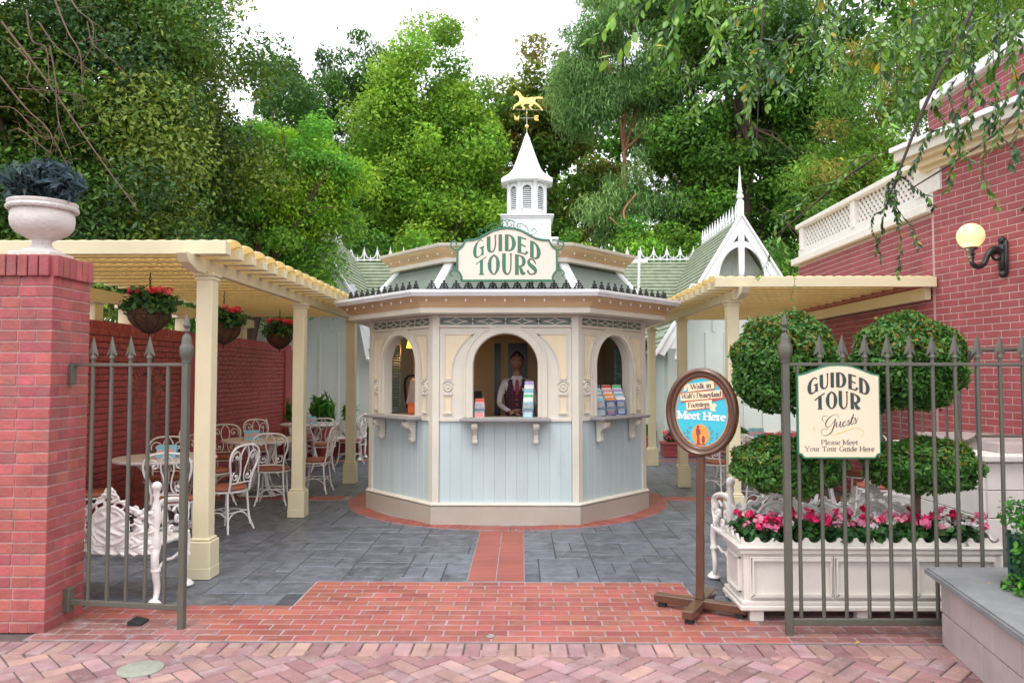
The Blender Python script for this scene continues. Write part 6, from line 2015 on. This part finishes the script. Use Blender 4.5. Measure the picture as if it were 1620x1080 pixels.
# ------------------------------------------------------------ person inside the kiosk
def make_person():
    J = {'pelvis': (0, 0, .95, .150, .115), 'waist': (0, 0, 1.08, .130, .10), 'chest': (0, -.005, 1.27, .150, .115), 'upper': (0, -.005, 1.39, .125, .09), 'nb': (0, 0, 1.455, .062, .06), 'neck': (0, -.012, 1.52, .050, .052), 'hd': (0, -.018, 1.58, .05, .05)}
    for s, n in ((-1, 'l'), (1, 'r')):
        J['sh' + n] = (s * .140, 0, 1.405, .056, .052)
        J['ua' + n] = (s * .190, -.02, 1.29, .044, .044)
        J['el' + n] = (s * .212, -.085, 1.155, .034, .034)
        J['fa' + n] = (s * .14, -.22, 1.10, .033, .032)
        J['wr' + n] = (s * .055 - .02, -.335, 1.075, .024, .022)
        J['hp' + n] = (s * .095, 0, .90, .092, .095)
        J['kn' + n] = (s * .105, -.01, .50, .062, .064)
        J['an' + n] = (s * .11, .01, .09, .042, .045)
        J['to' + n] = (s * .125, -.15, .035, .040, .030)
    E = [('pelvis', 'waist'), ('waist', 'chest'), ('chest', 'upper'), ('upper', 'nb'), ('nb', 'neck'), ('neck', 'hd')]
    for n in 'lr': E += [('upper', 'sh' + n), ('sh' + n, 'ua' + n), ('ua' + n, 'el' + n), ('el' + n, 'fa' + n), ('fa' + n, 'wr' + n), ('pelvis', 'hp' + n), ('hp' + n, 'kn' + n), ('kn' + n, 'an' + n), ('an' + n, 'to' + n)]
    names = list(J)
    me = bpy.data.meshes.new('person')
    me.from_pydata([J[k][:3] for k in names], [(names.index(a), names.index(b)) for a, b in E], [])
    ob = bpy.data.objects.new('person', me)
    COL.objects.link(ob)
    sk = ob.modifiers.new('skin', 'SKIN')
    for k, v in zip(names, me.skin_vertices[0].data):
        v.radius = J[k][3:5]
        v.use_root = (k == 'pelvis')
    sk.use_smooth_shade = True
    ob.modifiers.new('sub', 'SUBSURF').levels = 2
    dg = bpy.context.evaluated_depsgraph_get()
    me2 = bpy.data.meshes.new_from_object(ob.evaluated_get(dg))
    bpy.data.objects.remove(ob)
    bm = bmesh.new()
    bm.from_mesh(me2)
    for f in bm.faces:
        c = f.calc_center_median()
        if c.z > 1.485 and abs(c.x) < .08: f.material_index = 1
        elif c.z < .055: f.material_index = 3
        elif c.z < .99 : f.material_index = 2
        else: f.material_index = 0
        f.smooth = True
    # head: shaped ellipsoid with brow, nose, chin, ears
    hm = MB()
    nu, nv = 28, 22
    vs, fs = [], []
    for j in range(nv + 1):
        t = PI * j / nv
        for i in range(nu):
            a = 2 * PI * i / nu
            x, y, z = math.sin(t) * math.cos(a), math.sin(t) * math.sin(a), math.cos(t)
            fr = max(0, -y)
            w = .074 * (1 - .22 * max(0, -z) ** 1.5)
            X_, Y_, Z_ = x * w, y * .094, z * .118
            if y < 0 and z < -.3: Y_ *= .97; X_ *= .96
            if fr > .6 and -.45 < z < .12 and abs(x) < .20: Y_ -= .024 * (1 - abs(x) / .2) * (1 - abs((z + .22) / .33)) if abs((z + .22) / .33) < 1 else 0
            if fr > .6 and .08 < z < .26: Y_ -= .004
            for ex in (-.38, .38):
                if fr > .5 and abs(x - ex) < .2 and abs(z - .02) < .14: Y_ += .007
            if fr > .6 and abs(z + .60) < .05 and abs(x) < .3: Y_ += .004
            if fr > .5 and -.98 < z < -.75: Y_ -= .010
            if abs(y) < .2 and abs(z + .05) < .22 and abs(x) > .8: X_ *= 1.13
            vs.append((X_, Y_ - .022, Z_ + 1.645))
    for j in range(nv):
        for i in range(nu):
            fs.append((j * nu + i, j * nu + (i + 1) % nu, (j + 1) * nu + (i + 1) % nu, (j + 1) * nu + i))
    hm.add(vs, fs)
    # hands crossed on the counter edge: palm plus five bent fingers each
    for s in (-1, 1):
        wr = Vector((s * .055 - .02, -.335, 1.075))
        d = Vector((-s * .80, -.45, -.10)).normalized()
        up = Vector((0, -.25, 1)).normalized()
        side = d.cross(up).normalized() * s
        off = up * (.020 if s > 0 else 0)
        b0 = wr + off
        hm.tube([b0 - d * .02, b0 + d * .02, b0 + d * .05, b0 + d * .078], [.024, .030, .036, .030], 10, flat=.55)
        for k, ln in enumerate((.066, .075, .070, .055)):
            r0 = b0 + d * .068 + side * (-.027 + k * .018)
            hm.tube([r0, r0 + d * ln * .45 - up * .006, r0 + d * ln * .75 - up * .020, r0 + d * ln * .88 - up * .036], [.0088, .0085, .008, .0065], 7)
        th = b0 + d * .015 - side * .028
        hm.tube([th, th + d * .028 - side * .014, th + d * .052 - side * .012 - up * .008], [.0115, .0105, .008], 7)
    m3 = hm.mesh('tmp', ['skin'], 80)
    bm2 = bmesh.new(); bm2.from_mesh(m3)
    vmap = [bm.verts.new(v.co) for v in bm2.verts]
    for f in bm2.faces:
        try:
            g_ = bm.faces.new([vmap[v.index] for v in f.verts]); g_.material_index = 1; g_.smooth = True
        except ValueError: pass
    bm2.free()
    out = bpy.data.meshes.new('person')
    bm.to_mesh(out); bm.free()
    for m in ('shirt', 'skin', 'trousers', 'black_iron'): out.materials.append(MT[m])
    p = link('person', out, None, (-.045, 9.03, .10))
    p['label'] = 'person in dark plaid waistcoat, white shirt and red tie standing inside the kiosk'
    p['category'] = 'person'
    # waistcoat: shell following the torso
    mb = MB()
    rings, src = [], ((.985, .150, .128), (1.05, .140, .120), (1.15, .145, .126), (1.25, .156, .134), (1.34, .156, .130), (1.40, .138, .112), (1.435, .100, .088))
    dense = []
    for q_ in range(len(src) - 1):
        for t_ in range(5): dense.append(tuple(src[q_][i] + (src[q_ + 1][i] - src[q_][i]) * t_ / 5 for i in range(3)))
    dense.append(src[-1])
    NW = 84
    for z, rx, ry in dense:
        rings.append([(rx * math.cos(a) * (1 if z < 1.3 else 1), ry * math.sin(a), z + (.01 if abs(math.cos(a)) > .7 and z > 1.39 else 0)) for a in [2 * PI * (k + .5) / NW for k in range(NW)]])
    vs = [q for r_ in rings for q in r_]
    fs = []
    for j in range(len(rings) - 1):
        for k in range(NW):
            a = 2 * PI * (k + 1) / NW
            x = math.cos(a); front = math.sin(a) < -.3
            zc_ = (rings[j][0][2] + rings[j + 1][0][2]) / 2
            if front and abs(x) * .17 < (zc_ - 1.24) * .42: continue       # V neck
            if abs(math.cos(a)) > .90 and zc_ > 1.27: continue             # arm holes
            fs.append((j * NW + k, j * NW + (k + 1) % NW, (j + 1) * NW + (k + 1) % NW, (j + 1) * NW + k))
    mb.add(vs, fs)
    v_ = mb.build('waistcoat', 'vest_plaid', p, 80)
    mb = MB()
    for k in range(4): mb.sphere((0, -.128 - (.004 if k > 1 else 0), 1.03 + k * .058), .008, 8, 6)
    mb.build('button', 'gold', v_, 80)
    MB().prism([(-.014, 1.44), (.014, 1.44), (.018, 1.415), (.030, 1.27), (0, 1.225), (-.030, 1.27), (-.018, 1.415)], -.128, -.118).build('tie', 'tie', p)
    mb = MB()
    for s in (-1, 1): mb.prism([(0, 1.452), (s * .055, 1.485), (s * .062, 1.455), (s * .030, 1.405)], -.098, -.088)
    mb.build('collar', 'shirt', p)
    MB().prism([(.085 + .028 * math.cos(t), 1.325 + .018 * math.sin(t)) for t in [2 * PI * k / 16 for k in range(16)]], -.142, -.136).build('name_badge', 'white_ink', p)
    # hair
    mb = MB()
    vs, fs = [], []
    for j in range(12):
        t = PI * .56 * j / 11
        for i in range(28):
            a = 2 * PI * i / 28
            lim = 1.0
            x, y, z = math.sin(t) * math.cos(a), math.sin(t) * math.sin(a), math.cos(t)
            if y < -.2 and z < .50: 
                z = .58 + (z - .5) * .10; 
            vs.append((x * .080, y * .101 - .018 + (.008 if y < -.5 else 0), z * .117 + 1.652 + .004 * math.sin(9 * a)))
    for j in range(11):
        for i in range(28): fs.append((j * 28 + i, j * 28 + (i + 1) % 28, (j + 1) * 28 + (i + 1) % 28, (j + 1) * 28 + i))
    mb.add(vs, fs); mb.build('hair', 'hair', p, 80)
    mb = MB()
    for s in (-1, 1):
        mb.sphere((s * .028, -.1015, 1.648), .0078, 10, 8)
    mb.build('eye', 'white_ink', p, 80)
    mb = MB()
    for s in (-1, 1):
        mb.sphere((s * .028, -.1075, 1.648), .0052, 8, 6)
        mb.tube([(s * .014, -.116, 1.666), (s * .030, -.113, 1.671), (s * .046, -.102, 1.666)], .0036, 6)
    mb.build('eyebrow', 'hair', p, 80)
    MB().tube([(-.022, -.098, 1.573), (0, -.106, 1.571), (.022, -.098, 1.573)], .0036, 6).build('mouth', 'tie', p, 80)
def plaid():
    m = mat('vest_plaid', (.03, .022, .035), .85, .15, 60)
    N, L = m.node_tree.nodes, m.node_tree.links
    tc = N.new('ShaderNodeTexCoord')
    b = N['Principled BSDF']
    cols = None
    prev = None
    for ax, ph in (('X', 0), ('Z', .3)):
        w = N.new('ShaderNodeTexWave'); w.wave_type = 'BANDS'; w.bands_direction = ax; w.inputs['Scale'].default_value = 9; w.inputs['Phase Offset'].default_value = ph
        L.new(tc.outputs['Object'], w.inputs['Vector'])
        mr = N.new('ShaderNodeMapRange'); mr.inputs[1].default_value = .80; mr.inputs[2].default_value = .92
        L.new(w.outputs['Fac'], mr.inputs[0])
        mx = N.new('ShaderNodeMix'); mx.data_type = 'RGBA'
        L.new(mr.outputs[0], mx.inputs[0])
        if prev is None: mx.inputs[6].default_value = (.022, .022, .042, 1)
        else: L.new(prev, mx.inputs[6])
        mx.inputs[7].default_value = (.17, .02, .035, 1)
        prev = mx.outputs[2]
    L.new(prev, b.inputs['Base Color'])
    MT['vest_plaid'] = m
plaid()
make_person()

# ------------------------------------------------------------ trees
def tree(name, x, y, trunk_h, blobs_main, nb, nleaf, size, cols, label, cat='tree', barkm='bark', tr=.22, br=(.5, .9), aspect=.5, long=None, outw=.5, limbs=7, flat=0.0, lm='leaf', deep=.55, base_z=0.0, rough_spread=1.0):
    """blobs_main: big crown ellipsoids (cx,cy,cz,rx,ry,rz) relative to the base; nb clumps spread through them"""
    t = empty(name, (x, y, base_z), label=label, category=cat)
    cl = []
    W_ = np.array([b[3] * b[4] * b[5] for b in blobs_main]) ** .7
    for _ in range(nb):
        b = blobs_main[int(rng.choice(len(blobs_main), p=W_ / W_.sum()))]
        d = rng.normal(size=3); d /= np.linalg.norm(d)
        r_ = rng.random() ** .40
        s = rng.uniform(*br) * (1.35 if rng.random() < .18 else .9)
        r_ *= rng.uniform(.9, 1.16)
        cl.append((b[0] + d[0] * b[3] * r_ * .92, b[1] + d[1] * b[4] * r_ * .92, b[2] + d[2] * b[5] * r_ * .92, s * rng.uniform(.85, 1.25), s * rng.uniform(.85, 1.25), s * rng.uniform(.6, .9)))
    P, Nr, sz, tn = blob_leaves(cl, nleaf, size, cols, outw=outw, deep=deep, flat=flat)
    # ragged edge: a share of leaves is thrown outwards on short sprigs
    k = rng.random(len(P)) < .13
    P[k] += rng.normal(size=(k.sum(), 3)) * br[1] * .28 * rough_spread
    link('crown', leafmesh('crown', P, Nr, sz, tn, lm, aspect, long), t)
    cz = min(b[2] - b[5] * .3 for b in blobs_main)
    mb = MB()
    top = Vector((blobs_main[0][0], blobs_main[0][1], blobs_main[0][2] + blobs_main[0][5] * .4))
    pts = curve([(0, 0, -.1), (top.x * .15 + rng.uniform(-.1, .1), top.y * .15, top.z * .3), (top.x * .5 + rng.uniform(-.2, .2), top.y * .5, top.z * .62), tuple(top)], 6)
    mb.tube(pts, [tr * (1 - .85 * i / len(pts)) for i in range(len(pts))], 9)
    mb.build('trunk', barkm, t, 60)
    mb = MB()
    order = rng.permutation(len(cl))[:limbs]
    for i in order:
        c = Vector(cl[i][:3])
        s0 = pts[int(rng.integers(len(pts) // 3, len(pts) - 3))]
        mid = (s0 + c) / 2 + Vector((rng.normal() * .15, rng.normal() * .15, -.15))
        pp = curve([tuple(s0), tuple(mid), tuple(c)], 6)
        mb.tube(pp, [tr * .42 * (1 - .8 * q / len(pp)) for q in range(len(pp))], 7)
        for _ in range(3):
            e_ = c + Vector((rng.normal(), rng.normal(), rng.normal())) * .5
            mb.tube([tuple(mid), tuple((mid + e_) / 2 + Vector((0, 0, .1))), tuple(e_)], [tr * .14, tr * .10, tr * .04], 5)
    if limbs: mb.build('limb', barkm, t, 60)
    return t
DK = [(.075, .17, .025), (.10, .22, .03), (.06, .14, .03), (.13, .25, .035)]
OL = [(.16, .23, .03), (.22, .30, .04), (.12, .19, .03), (.18, .15, .05)]
BR = [(.16, .42, .05), (.22, .48, .05), (.12, .34, .05), (.32, .54, .04)]
MG = [(.13, .31, .04), (.18, .37, .045), (.10, .25, .04), (.24, .41, .045)]
EU = [(.24, .41, .14), (.19, .36, .11), (.31, .47, .16), (.16, .31, .09)]
# big dark tree left, hanging over the pergola
tree('broadleaf_tree', -6.9, 11.8, 4, [(0, 0, 5.4, 2.9, 2.2, 3.2), (-1.6, -1.4, 6.0, 2.2, 2.2, 2.8), (.5, .4, 7.8, 1.9, 2, 1.9), (1.15, .2, 6.3, 1.25, 1.3, 2.4), (.9, -.8, 3.6, 1.7, 1.3, 1.2)], 260, 240000, .078, DK + OL[:2] + [(.05, .12, .03)], 'large dark broadleaf tree filling the upper left behind the brick wall', tr=.30, br=(.35, .75), limbs=16, lm='leaf_glossy', deep=.7)
tree('young_broadleaf_tree', -5.2, 13.9, 3, [(1.0, 0, 4.75, 1.1, 1.0, 1.5), (1.6, -.1, 5.4, .75, .7, 1.05), (.3, .2, 5.3, .9, .8, 1.4), (.95, -.2, 3.2, .75, .6, .6)], 110, 80000, .070, BR + MG[:2], 'bright green leafy tree rising behind the left pergola end', tr=.13, br=(.22, .48), limbs=8, deep=.6)
for k, (x, h, w) in enumerate(((-8.1, 13.2, 1.15), (-6.9, 14.2, 1.1), (-5.9, 13.9, 1.05), (-5.0, 13.2, 1.0))):
    tree('columnar_tree', x, 26 + .4 * (k % 2), 3, [(0, 0, h * .55, w, w, h * .46)], 90, 32000, .15, DK[:3] + [(.10, .20, .05)], ['dark columnar tree at the left edge of the columnar row against the sky', 'second dark columnar tree from the left against the sky, tallest of the row', 'third dark columnar tree from the left against the sky', 'rightmost dark columnar tree of the row, beside the big round tree'][k], tr=.18, br=(.30, .55), limbs=4, long=np.array([0, 0, .9]), aspect=.35)
tree('round_tree', -2.75, 24, 4, [(.0, 0, 9.3, 2.3, 2.2, 3.4), (-1.2, .2, 8.0, 1.8, 1.6, 2.8), (.3, 0, 7.0, 2.2, 1.8, 2.4), (1.3, -.2, 6.6, 1.5, 1.5, 2.4), (0, 0, 4.6, 2.3, 1.6, 1.6)], 240, 140000, .125, [(.20, .39, .04), (.25, .45, .045), (.16, .32, .04), (.30, .48, .05)], 'tall round light green tree in the middle behind the kiosk, left of the cupola', tr=.3, br=(.38, .75), limbs=12, deep=.6)
tree('broadleaf_tree', -6.6, 20.5, 3, [(0, 0, 6.2, 1.6, 1.3, 2.9), (1.3, .3, 5.0, 1.4, 1.2, 2.2), (-1.6, 0, 5.6, 1.4, 1.2, 2.4), (2.4, .4, 4.0, 1.1, 1.0, 1.6)], 110, 60000, .13, DK + MG[:2], 'mid green tree filling the gap between the bright left tree and the round tree', tr=.16, br=(.3, .6), limbs=6, deep=.6)
tree('feathery_bush', -3.2, 21.2, 1, [(0, 0, 4.2, 1.2, 1.0, 1.5), (-1.5, .3, 3.9, .9, .9, 1.2), (1.4, .4, 3.6, .9, .8, 1.1)], 60, 22000, .10, BR[:2] + MG[:1], 'soft bright green bush above the cottage roof, left of the kiosk sign', 'bush', tr=.10, br=(.26, .50), limbs=3)
tree('broadleaf_tree', .9, 27.5, 5, [(.2, 0, 11.6, 1.8, 1.6, 2.6), (-1.2, 0, 9.9, 1.6, 1.3, 2.5), (1.0, 0, 8.0, 1.9, 1.5, 2.6), (-.2, 0, 5.8, 2.5, 1.6, 2.0)], 130, 50000, .19, [(.13, .26, .035), (.09, .19, .03), (.22, .27, .04), (.26, .22, .05), (.10, .22, .035)], 'dark olive tree with rusty leaf undersides behind the weathervane', tr=.28, br=(.4, .8), limbs=9, aspect=.45)
eu = tree('eucalyptus_tree', 3.4, 23.4, 5, [(-.2, 0, 11.2, 2.2, 1.7, 3.4), (-1.2, 0, 12.4, 1.4, 1.3, 2.6), (1.2, 0, 13.0, 1.6, 1.4, 2.6), (.6, -.3, 7.6, 1.5, 1.3, 2.0), (-.3, -.4, 6.2, 1.2, 1.0, 1.2)], 130, 80000, .17, EU, 'tall pale blue-green eucalyptus with drooping leaves right of the cupola', barkm='bark_orange', tr=.15, br=(.35, .75), limbs=5, aspect=.16, long=np.array([0, 0, -1.3]), deep=.9)
mb = MB()
mb.tube(curve([(0, -1.2, 6.9), (-.4, -1.4, 6.3), (-.1, -1.5, 5.7), (.5, -1.5, 5.3), (1.1, -1.3, 5.6), (1.5, -1.0, 6.0)], 6), .035, 8)
mb.tube(curve([(-.8, -1.3, 6.2), (-.5, -1.4, 5.9), (-.1, -1.5, 5.7)], 5), .028, 8)
mb.build('limb', 'bark_orange', eu, 60)
tree('broadleaf_tree', 6.9, 22.4, 5, [(-.4, 0, 10.6, 2.5, 2.0, 3.8), (.3, 0, 6.3, 2.6, 1.8, 2.4), (-1.7, .3, 7.6, 1.3, 1.3, 2.0), (1.8, 0, 9.6, 1.8, 1.5, 3.0)], 150, 100000, .14, DK + MG[:1], 'tall dark tree with bits of sky showing through, above the right gable', tr=.28, br=(.4, .8), limbs=14, deep=.75)
tree('bamboo_like_tree', 9.3, 17.6, 5, [(0, 0, 7.6, 1.9, 1.6, 3.6), (-1.5, .3, 5.6, 1.5, 1.3, 2.4), (1.4, 0, 8.6, 1.6, 1.5, 2.6)], 120, 80000, .12, [(.20, .38, .05), (.28, .42, .06), (.13, .27, .04), (.34, .30, .07), (.17, .34, .04)], 'feathery yellow-green tree with pale thin trunk above the brick building parapet', barkm='bark_pale', tr=.11, br=(.35, .7), limbs=12, aspect=.25, deep=.9, long=np.array([.3, 0, -.6]))
tree('dense_bush', 3.6, 21.0, 1, [(-1.6, 0, 3.8, 1.6, 1.1, 1.8), (.2, .2, 4.2, 1.4, 1.1, 2.0), (2.2, 0, 4.0, 1.8, 1.2, 2.0), (4.2, .4, 3.4, 1.7, 1.2, 1.8)], 110, 55000, .10, BR + MG, 'bright green shrubbery right of the cupola, above the cottage ridge', 'bush', tr=.10, br=(.3, .6), limbs=4)
tree('broadleaf_tree', 7.0, 15.6, 2, [(-.9, 0, 3.6, 1.1, .9, 1.6), (.3, .2, 3.9, 1.0, .9, 1.7), (1.4, .4, 4.3, 1.3, 1, 1.8)], 60, 26000, .095, MG + BR[:1], 'mid green tree between the right gable and the brick building', tr=.12, br=(.26, .5), limbs=6, lm='leaf_glossy')
# closed row of trees far behind
bt = []
for k in range(17):
    x = -22 + k * 2.9
    if x < -8: h = 12
    elif x < -3: h = 8.5
    elif x < 1: h = 7.6
    elif x < 4: h = 10.0
    elif x < 8: h = 17
    else: h = 20
    h += rng.uniform(-.6, .6)
    cols = [DK, MG, OL][k % 3]
    bt.append((x, h, cols))
woods = empty('distant_woodland', (0, 33, 0), kind='stuff', label='dense mass of dark trees far behind the cottage')
cl = []
for x, h, c in bt:
    for _ in range(34): cl.append((x + rng.normal() * 1.3, rng.normal() * 1.0, rng.uniform(.5, h), 1.2, .9, .8))
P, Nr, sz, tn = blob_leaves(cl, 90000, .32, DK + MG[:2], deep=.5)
link('crown', leafmesh('crown', P, Nr, sz, tn, 'leaf', .55), woods, kind='stuff')
mb = MB()
for x, h, c in bt: mb.tube([(x, 0, -.3), (x + .2, 0, h * .7)], [.25, .1], 7)
mb.build('trunk', 'bark', woods, 60, kind='stuff')
# bare pinkish twigs of the left tree, nearer than its crown
mb = MB()
random.seed(12)
def px2w(px, py, Y): return Vector(((px - 824) / 1200 * Y, Y, 1.6 + (592 - py) / 1200 * Y))
lt_ = [o for o in bpy.data.objects if o.name == 'broadleaf_tree'][0]
base_ = Vector(lt_.location)
for (a, b, r_) in (((-20, 20), (210, 330), .016), ((60, -30), (115, 130), .014), ((20, 0), (60, 110), .013), ((60, 60), (100, 240), .012), ((-20, 110), (90, 250), .013), ((0, 200), (70, 235), .010), ((90, -20), (130, 60), .012), ((40, 20), (140, 110), .010), ((-10, 50), (60, 150), .012), ((10, 130), (110, 140), .009), ((120, 20), (185, 110), .008), ((-20, 160), (60, 215), .009)):
    p, q = px2w(*a, 9.2), px2w(*b, 9.0)
    m1 = p.lerp(q, .35) + Vector((random.uniform(-.12, .12), 0, random.uniform(-.1, .12)))
    m2 = p.lerp(q, .7) + Vector((random.uniform(-.1, .1), 0, random.uniform(-.08, .1)))
    pp = curve([tuple(p - base_), tuple(m1 - base_), tuple(m2 - base_), tuple(q - base_)], 5)
    mb.tube(pp, [r_ * (1 - .75 * k / len(pp)) for k in range(len(pp))], 6)
    for _ in range(5):
        s0 = random.choice(pp[3:]); e_ = s0 + Vector((random.uniform(-.25, .35), random.uniform(-.1, .1), random.uniform(-.45, .12)))
        mb.tube([tuple(s0), tuple(s0.lerp(e_, .5) + Vector((.03, 0, .03))), tuple(e_)], [r_ * .4, r_ * .3, r_ * .12], 5)
mb.build('bare_twig', 'twig', lt_, 60)

# ------------------------------------------------------------ overhanging tree, upper right, rooted in the low planter
ot = empty('overhanging_tree', (3.9, 2.4, .40), label='near tree at the upper right whose thin branches of pointed leaves hang into view', category='tree')
ob_ = Vector(ot.location)
MB().tube([(0, 0, -.1), (.05, .1, 1.2), (-.1, .3, 2.6), (-.2, .6, 4.2)], [.13, .11, .09, .07], 10).build('trunk', 'bark', ot, 60)
leaf_l = MB()
vs = [(0, 0, 0), (.012, .018, -.002), (.015, .036, -.003), (.010, .052, -.002), (0, .068, 0), (-.010, .052, -.002), (-.015, .036, -.003), (-.012, .018, -.002), (0, .020, .003), (0, .040, .003)]
leaf_l.add([(x, y, z - y * y * 2.5) for x, y, z in vs], [(0, 1, 8), (1, 2, 9, 8), (2, 3, 9), (3, 4, 9), (4, 5, 9), (5, 6, 9), (6, 7, 8, 9), (7, 0, 8)])
LMs = []
for nm, c in (('near_leaf_green', (.13, .30, .045)), ('near_leaf_dark', (.06, .15, .055)), ('near_leaf_light', (.24, .46, .06)), ('near_leaf_yellow', (.60, .42, .03))):
    MT[nm] = mat(nm, c, .35, .12, 20, rnd=.2, hue=.01, trans=.35)
    LMs.append(leaf_l.mesh('leaf', nm, 40))
leaf_items = []
def twig(p0, p1, r0, sag=.1, nl=26, seedcol=None, ls=1.0):
    d = p1 - p0
    side = Vector((d.y, -d.x, 0)); side = side.normalized() if side.length > 1e-4 else Vector((1, 0, 0))
    m1 = p0.lerp(p1, .33) + side * random.uniform(-sag, sag) + Vector((-.04, 0, .05))
    m2 = p0.lerp(p1, .68) + side * random.uniform(-sag, sag)
    pp = curve([tuple(p0 - ob_), tuple(m1 - ob_), tuple(m2 - ob_), tuple(p1 - ob_)], 7)
    mb = MB(); mb.tube(pp, [r0 * (1 - .8 * k / len(pp)) for k in range(len(pp))], 5)
    mb.build('twig', 'dark_twig', ot, 60)
    for k in range(nl):
        t = (k + .5) / nl
        f = t * (len(pp) - 1); i = min(int(f), len(pp) - 2)
        p = pp[i].lerp(pp[i + 1], f - i)
        tg = (pp[i + 1] - pp[i]).normalized()
        a = random.uniform(0, 2 * PI)
        o = tg.orthogonal().normalized(); o.rotate(Matrix.Rotation(a, 3, tg))
        dr = (o * .8 + tg * .55 + Vector((0, 0, -.35))).normalized()
        col = 3 if random.random() < .022 else (seedcol if seedcol is not None and random.random() < .7 else random.choice((0, 0, 1, 2)))
        leaf_items.append((p, dr, col, random.uniform(.75, 1.3) * ls))
random.seed(33)
# main branches
BRN = [((1548, 8), (1475, 150), (1425, 270), (1402, 330), 5.2, .015), ((1700, 60), (1600, 190), (1520, 250), (1440, 300), 4.9, .011), ((1400, 240), (1340, 280), (1280, 330), (1230, 370), 5.6, .010), ((1215, -10), (1210, 60), (1205, 140), (1200, 230), 5.0, .008), ((1700, -40), (1500, -30), (1300, -20), (1060, -30), 4.6, .030)]
for a, b, c, d, Y, r_ in BRN:
    P4 = [px2w(*q, Y) - ob_ for q in (a, b, c, d)]
    pp = curve([tuple(p) for p in P4], 8)
    MB().tube(pp, [r_ * (1 - .6 * k / len(pp)) for k in range(len(pp))], 7).build('branch', 'dark_twig', ot, 60)
MB().tube(curve([(-.2, .6, 4.2), (-.5, 1.2, 4.6), tuple(px2w(1700, -40, 4.6) - ob_)], 6), .045, 8).build('branch', 'dark_twig', ot, 60)
def T(a, b, Y, nl=24, c=None, ls=1.0): twig(px2w(*a, Y), px2w(*b, Y + random.uniform(-.25, .25)), .0032, .06, int(nl * 1.35), c, ls * .80)
T((1428, 262), (1418, 440), 5.2, 34, 1, .75); T((1420, 300), (1455, 395), 5.2, 26, 1, .75); T((1415, 280), (1385, 400), 5.2, 26, 1, .75); T((1430, 270), (1480, 330), 5.1, 20, 1, .8); T((1412, 300), (1425, 350), 5.2, 26, 1, .7); T((1400, 330), (1395, 420), 5.2, 18, 1, .7)
T((1560, 180), (1580, 330), 4.6, 22, 0); T((1600, 150), (1620, 330), 4.4, 22, 1); T((1540, 190), (1500, 300), 4.7, 24, 0); T((1520, 120), (1500, 240), 4.8, 26, 1); T((1480, 150), (1540, 260), 4.8, 26, 0); T((1610, 60), (1580, 230), 4.3, 30, 0)
T((1650, 80), (1600, 260), 4.0, 26, 1); T((1500, 200), (1440, 270), 5.0, 26, 1); T((1400, 240), (1300, 300), 5.5, 26, 0); T((1330, 290), (1240, 340), 5.6, 22, 0); T((1260, 330), (1200, 440), 5.6, 16, 0); T((1235, 370), (1250, 475), 5.4, 8, 2)
T((1060, -30), (930, 60), 3.4, 14, 2, 1.1); T((1080, -30), (960, 90), 3.4, 12, 2, 1.1); T((1100, -20), (1065, 100), 3.3, 18, 0, 1.2); T((1090, -20), (1050, 70), 3.3, 16, 0, 1.2); T((1130, -30), (1130, 90), 4.0, 20, 2); T((1160, -20), (1140, 60), 4.2, 20, 0)
T((1210, 30), (1190, 150), 5.0, 22, 0); T((1205, 120), (1170, 180), 5.0, 18, 0); T((1205, 140), (1195, 240), 5.0, 18, 0); T((1120, 140), (1090, 185), 5.2, 8, 2); T((1090, 90), (1105, 195), 5.2, 10, 2)
for k in range(60):
    px = random.uniform(1150, 1660); Y = random.uniform(4.0, 6.2)
    py = random.uniform(-60, 70)
    dx = random.uniform(-110, 40); dy = random.uniform(60, 190)
    if px + dx < 1400: dy *= .85
    T((px, py), (px + dx, py + dy), Y, 24, random.choice((0, 0, 2, 1)))
# the 285 nearest leaves are single parts, the rest one mass
leaf_items.sort(key=lambda t: (Vector(t[0]) + ob_ - Vector((0, 0, 1.6))).length)
def leaf_mat(p, dr, sc):
    z = Vector((random.uniform(-.6, .6), random.uniform(-.6, .6), 1)); y = dr; x = y.cross(z).normalized(); z = x.cross(y).normalized()
    return Matrix.Translation(p) @ Matrix((x, y, z)).transposed().to_4x4() @ Matrix.Scale(sc, 4)
groups = {0: [], 1: [], 2: [], 3: []}
for i, (p, dr, c, sc) in enumerate(leaf_items):
    M_ = leaf_mat(p, dr, sc)
    if i < 285:
        o = link('leaf', LMs[c], ot); o.matrix_local = M_
    else: groups[c].append(M_)
mb = MB()
for c, Ms in groups.items():
    me = LMs[c]
    vv = [v.co.copy() for v in me.vertices]; ff = [tuple(q.vertices) for q in me.polygons]
    for M_ in Ms:
        mb.add([M_ @ v for v in vv], ff, c)
mb.build('leaves', ['near_leaf_green', 'near_leaf_dark', 'near_leaf_light', 'near_leaf_yellow'], ot, None, kind='stuff')

# a few fallen yellow leaves, as in the photograph
fl = leaf_l.mesh('fallen_leaf', 'near_leaf_yellow', 40)
for (x, y, z, a, lb) in ((2.62, 4.30, .442, .6, 'small yellow fallen leaf lying on the grey stone capping'), (2.02, 4.62, .013, 2.0, 'small yellow fallen leaf on the bricks below the railing sign'), (1.42, 4.63, .013, .2, 'small yellow fallen leaf on the bricks left of the railing post')):
    o = link('fallen_leaf', fl, None, (x, y, z), (0, 0, a), label=lb, category='leaf', group='fallen yellow leaves')
    o.scale = (.6, .6, .6)
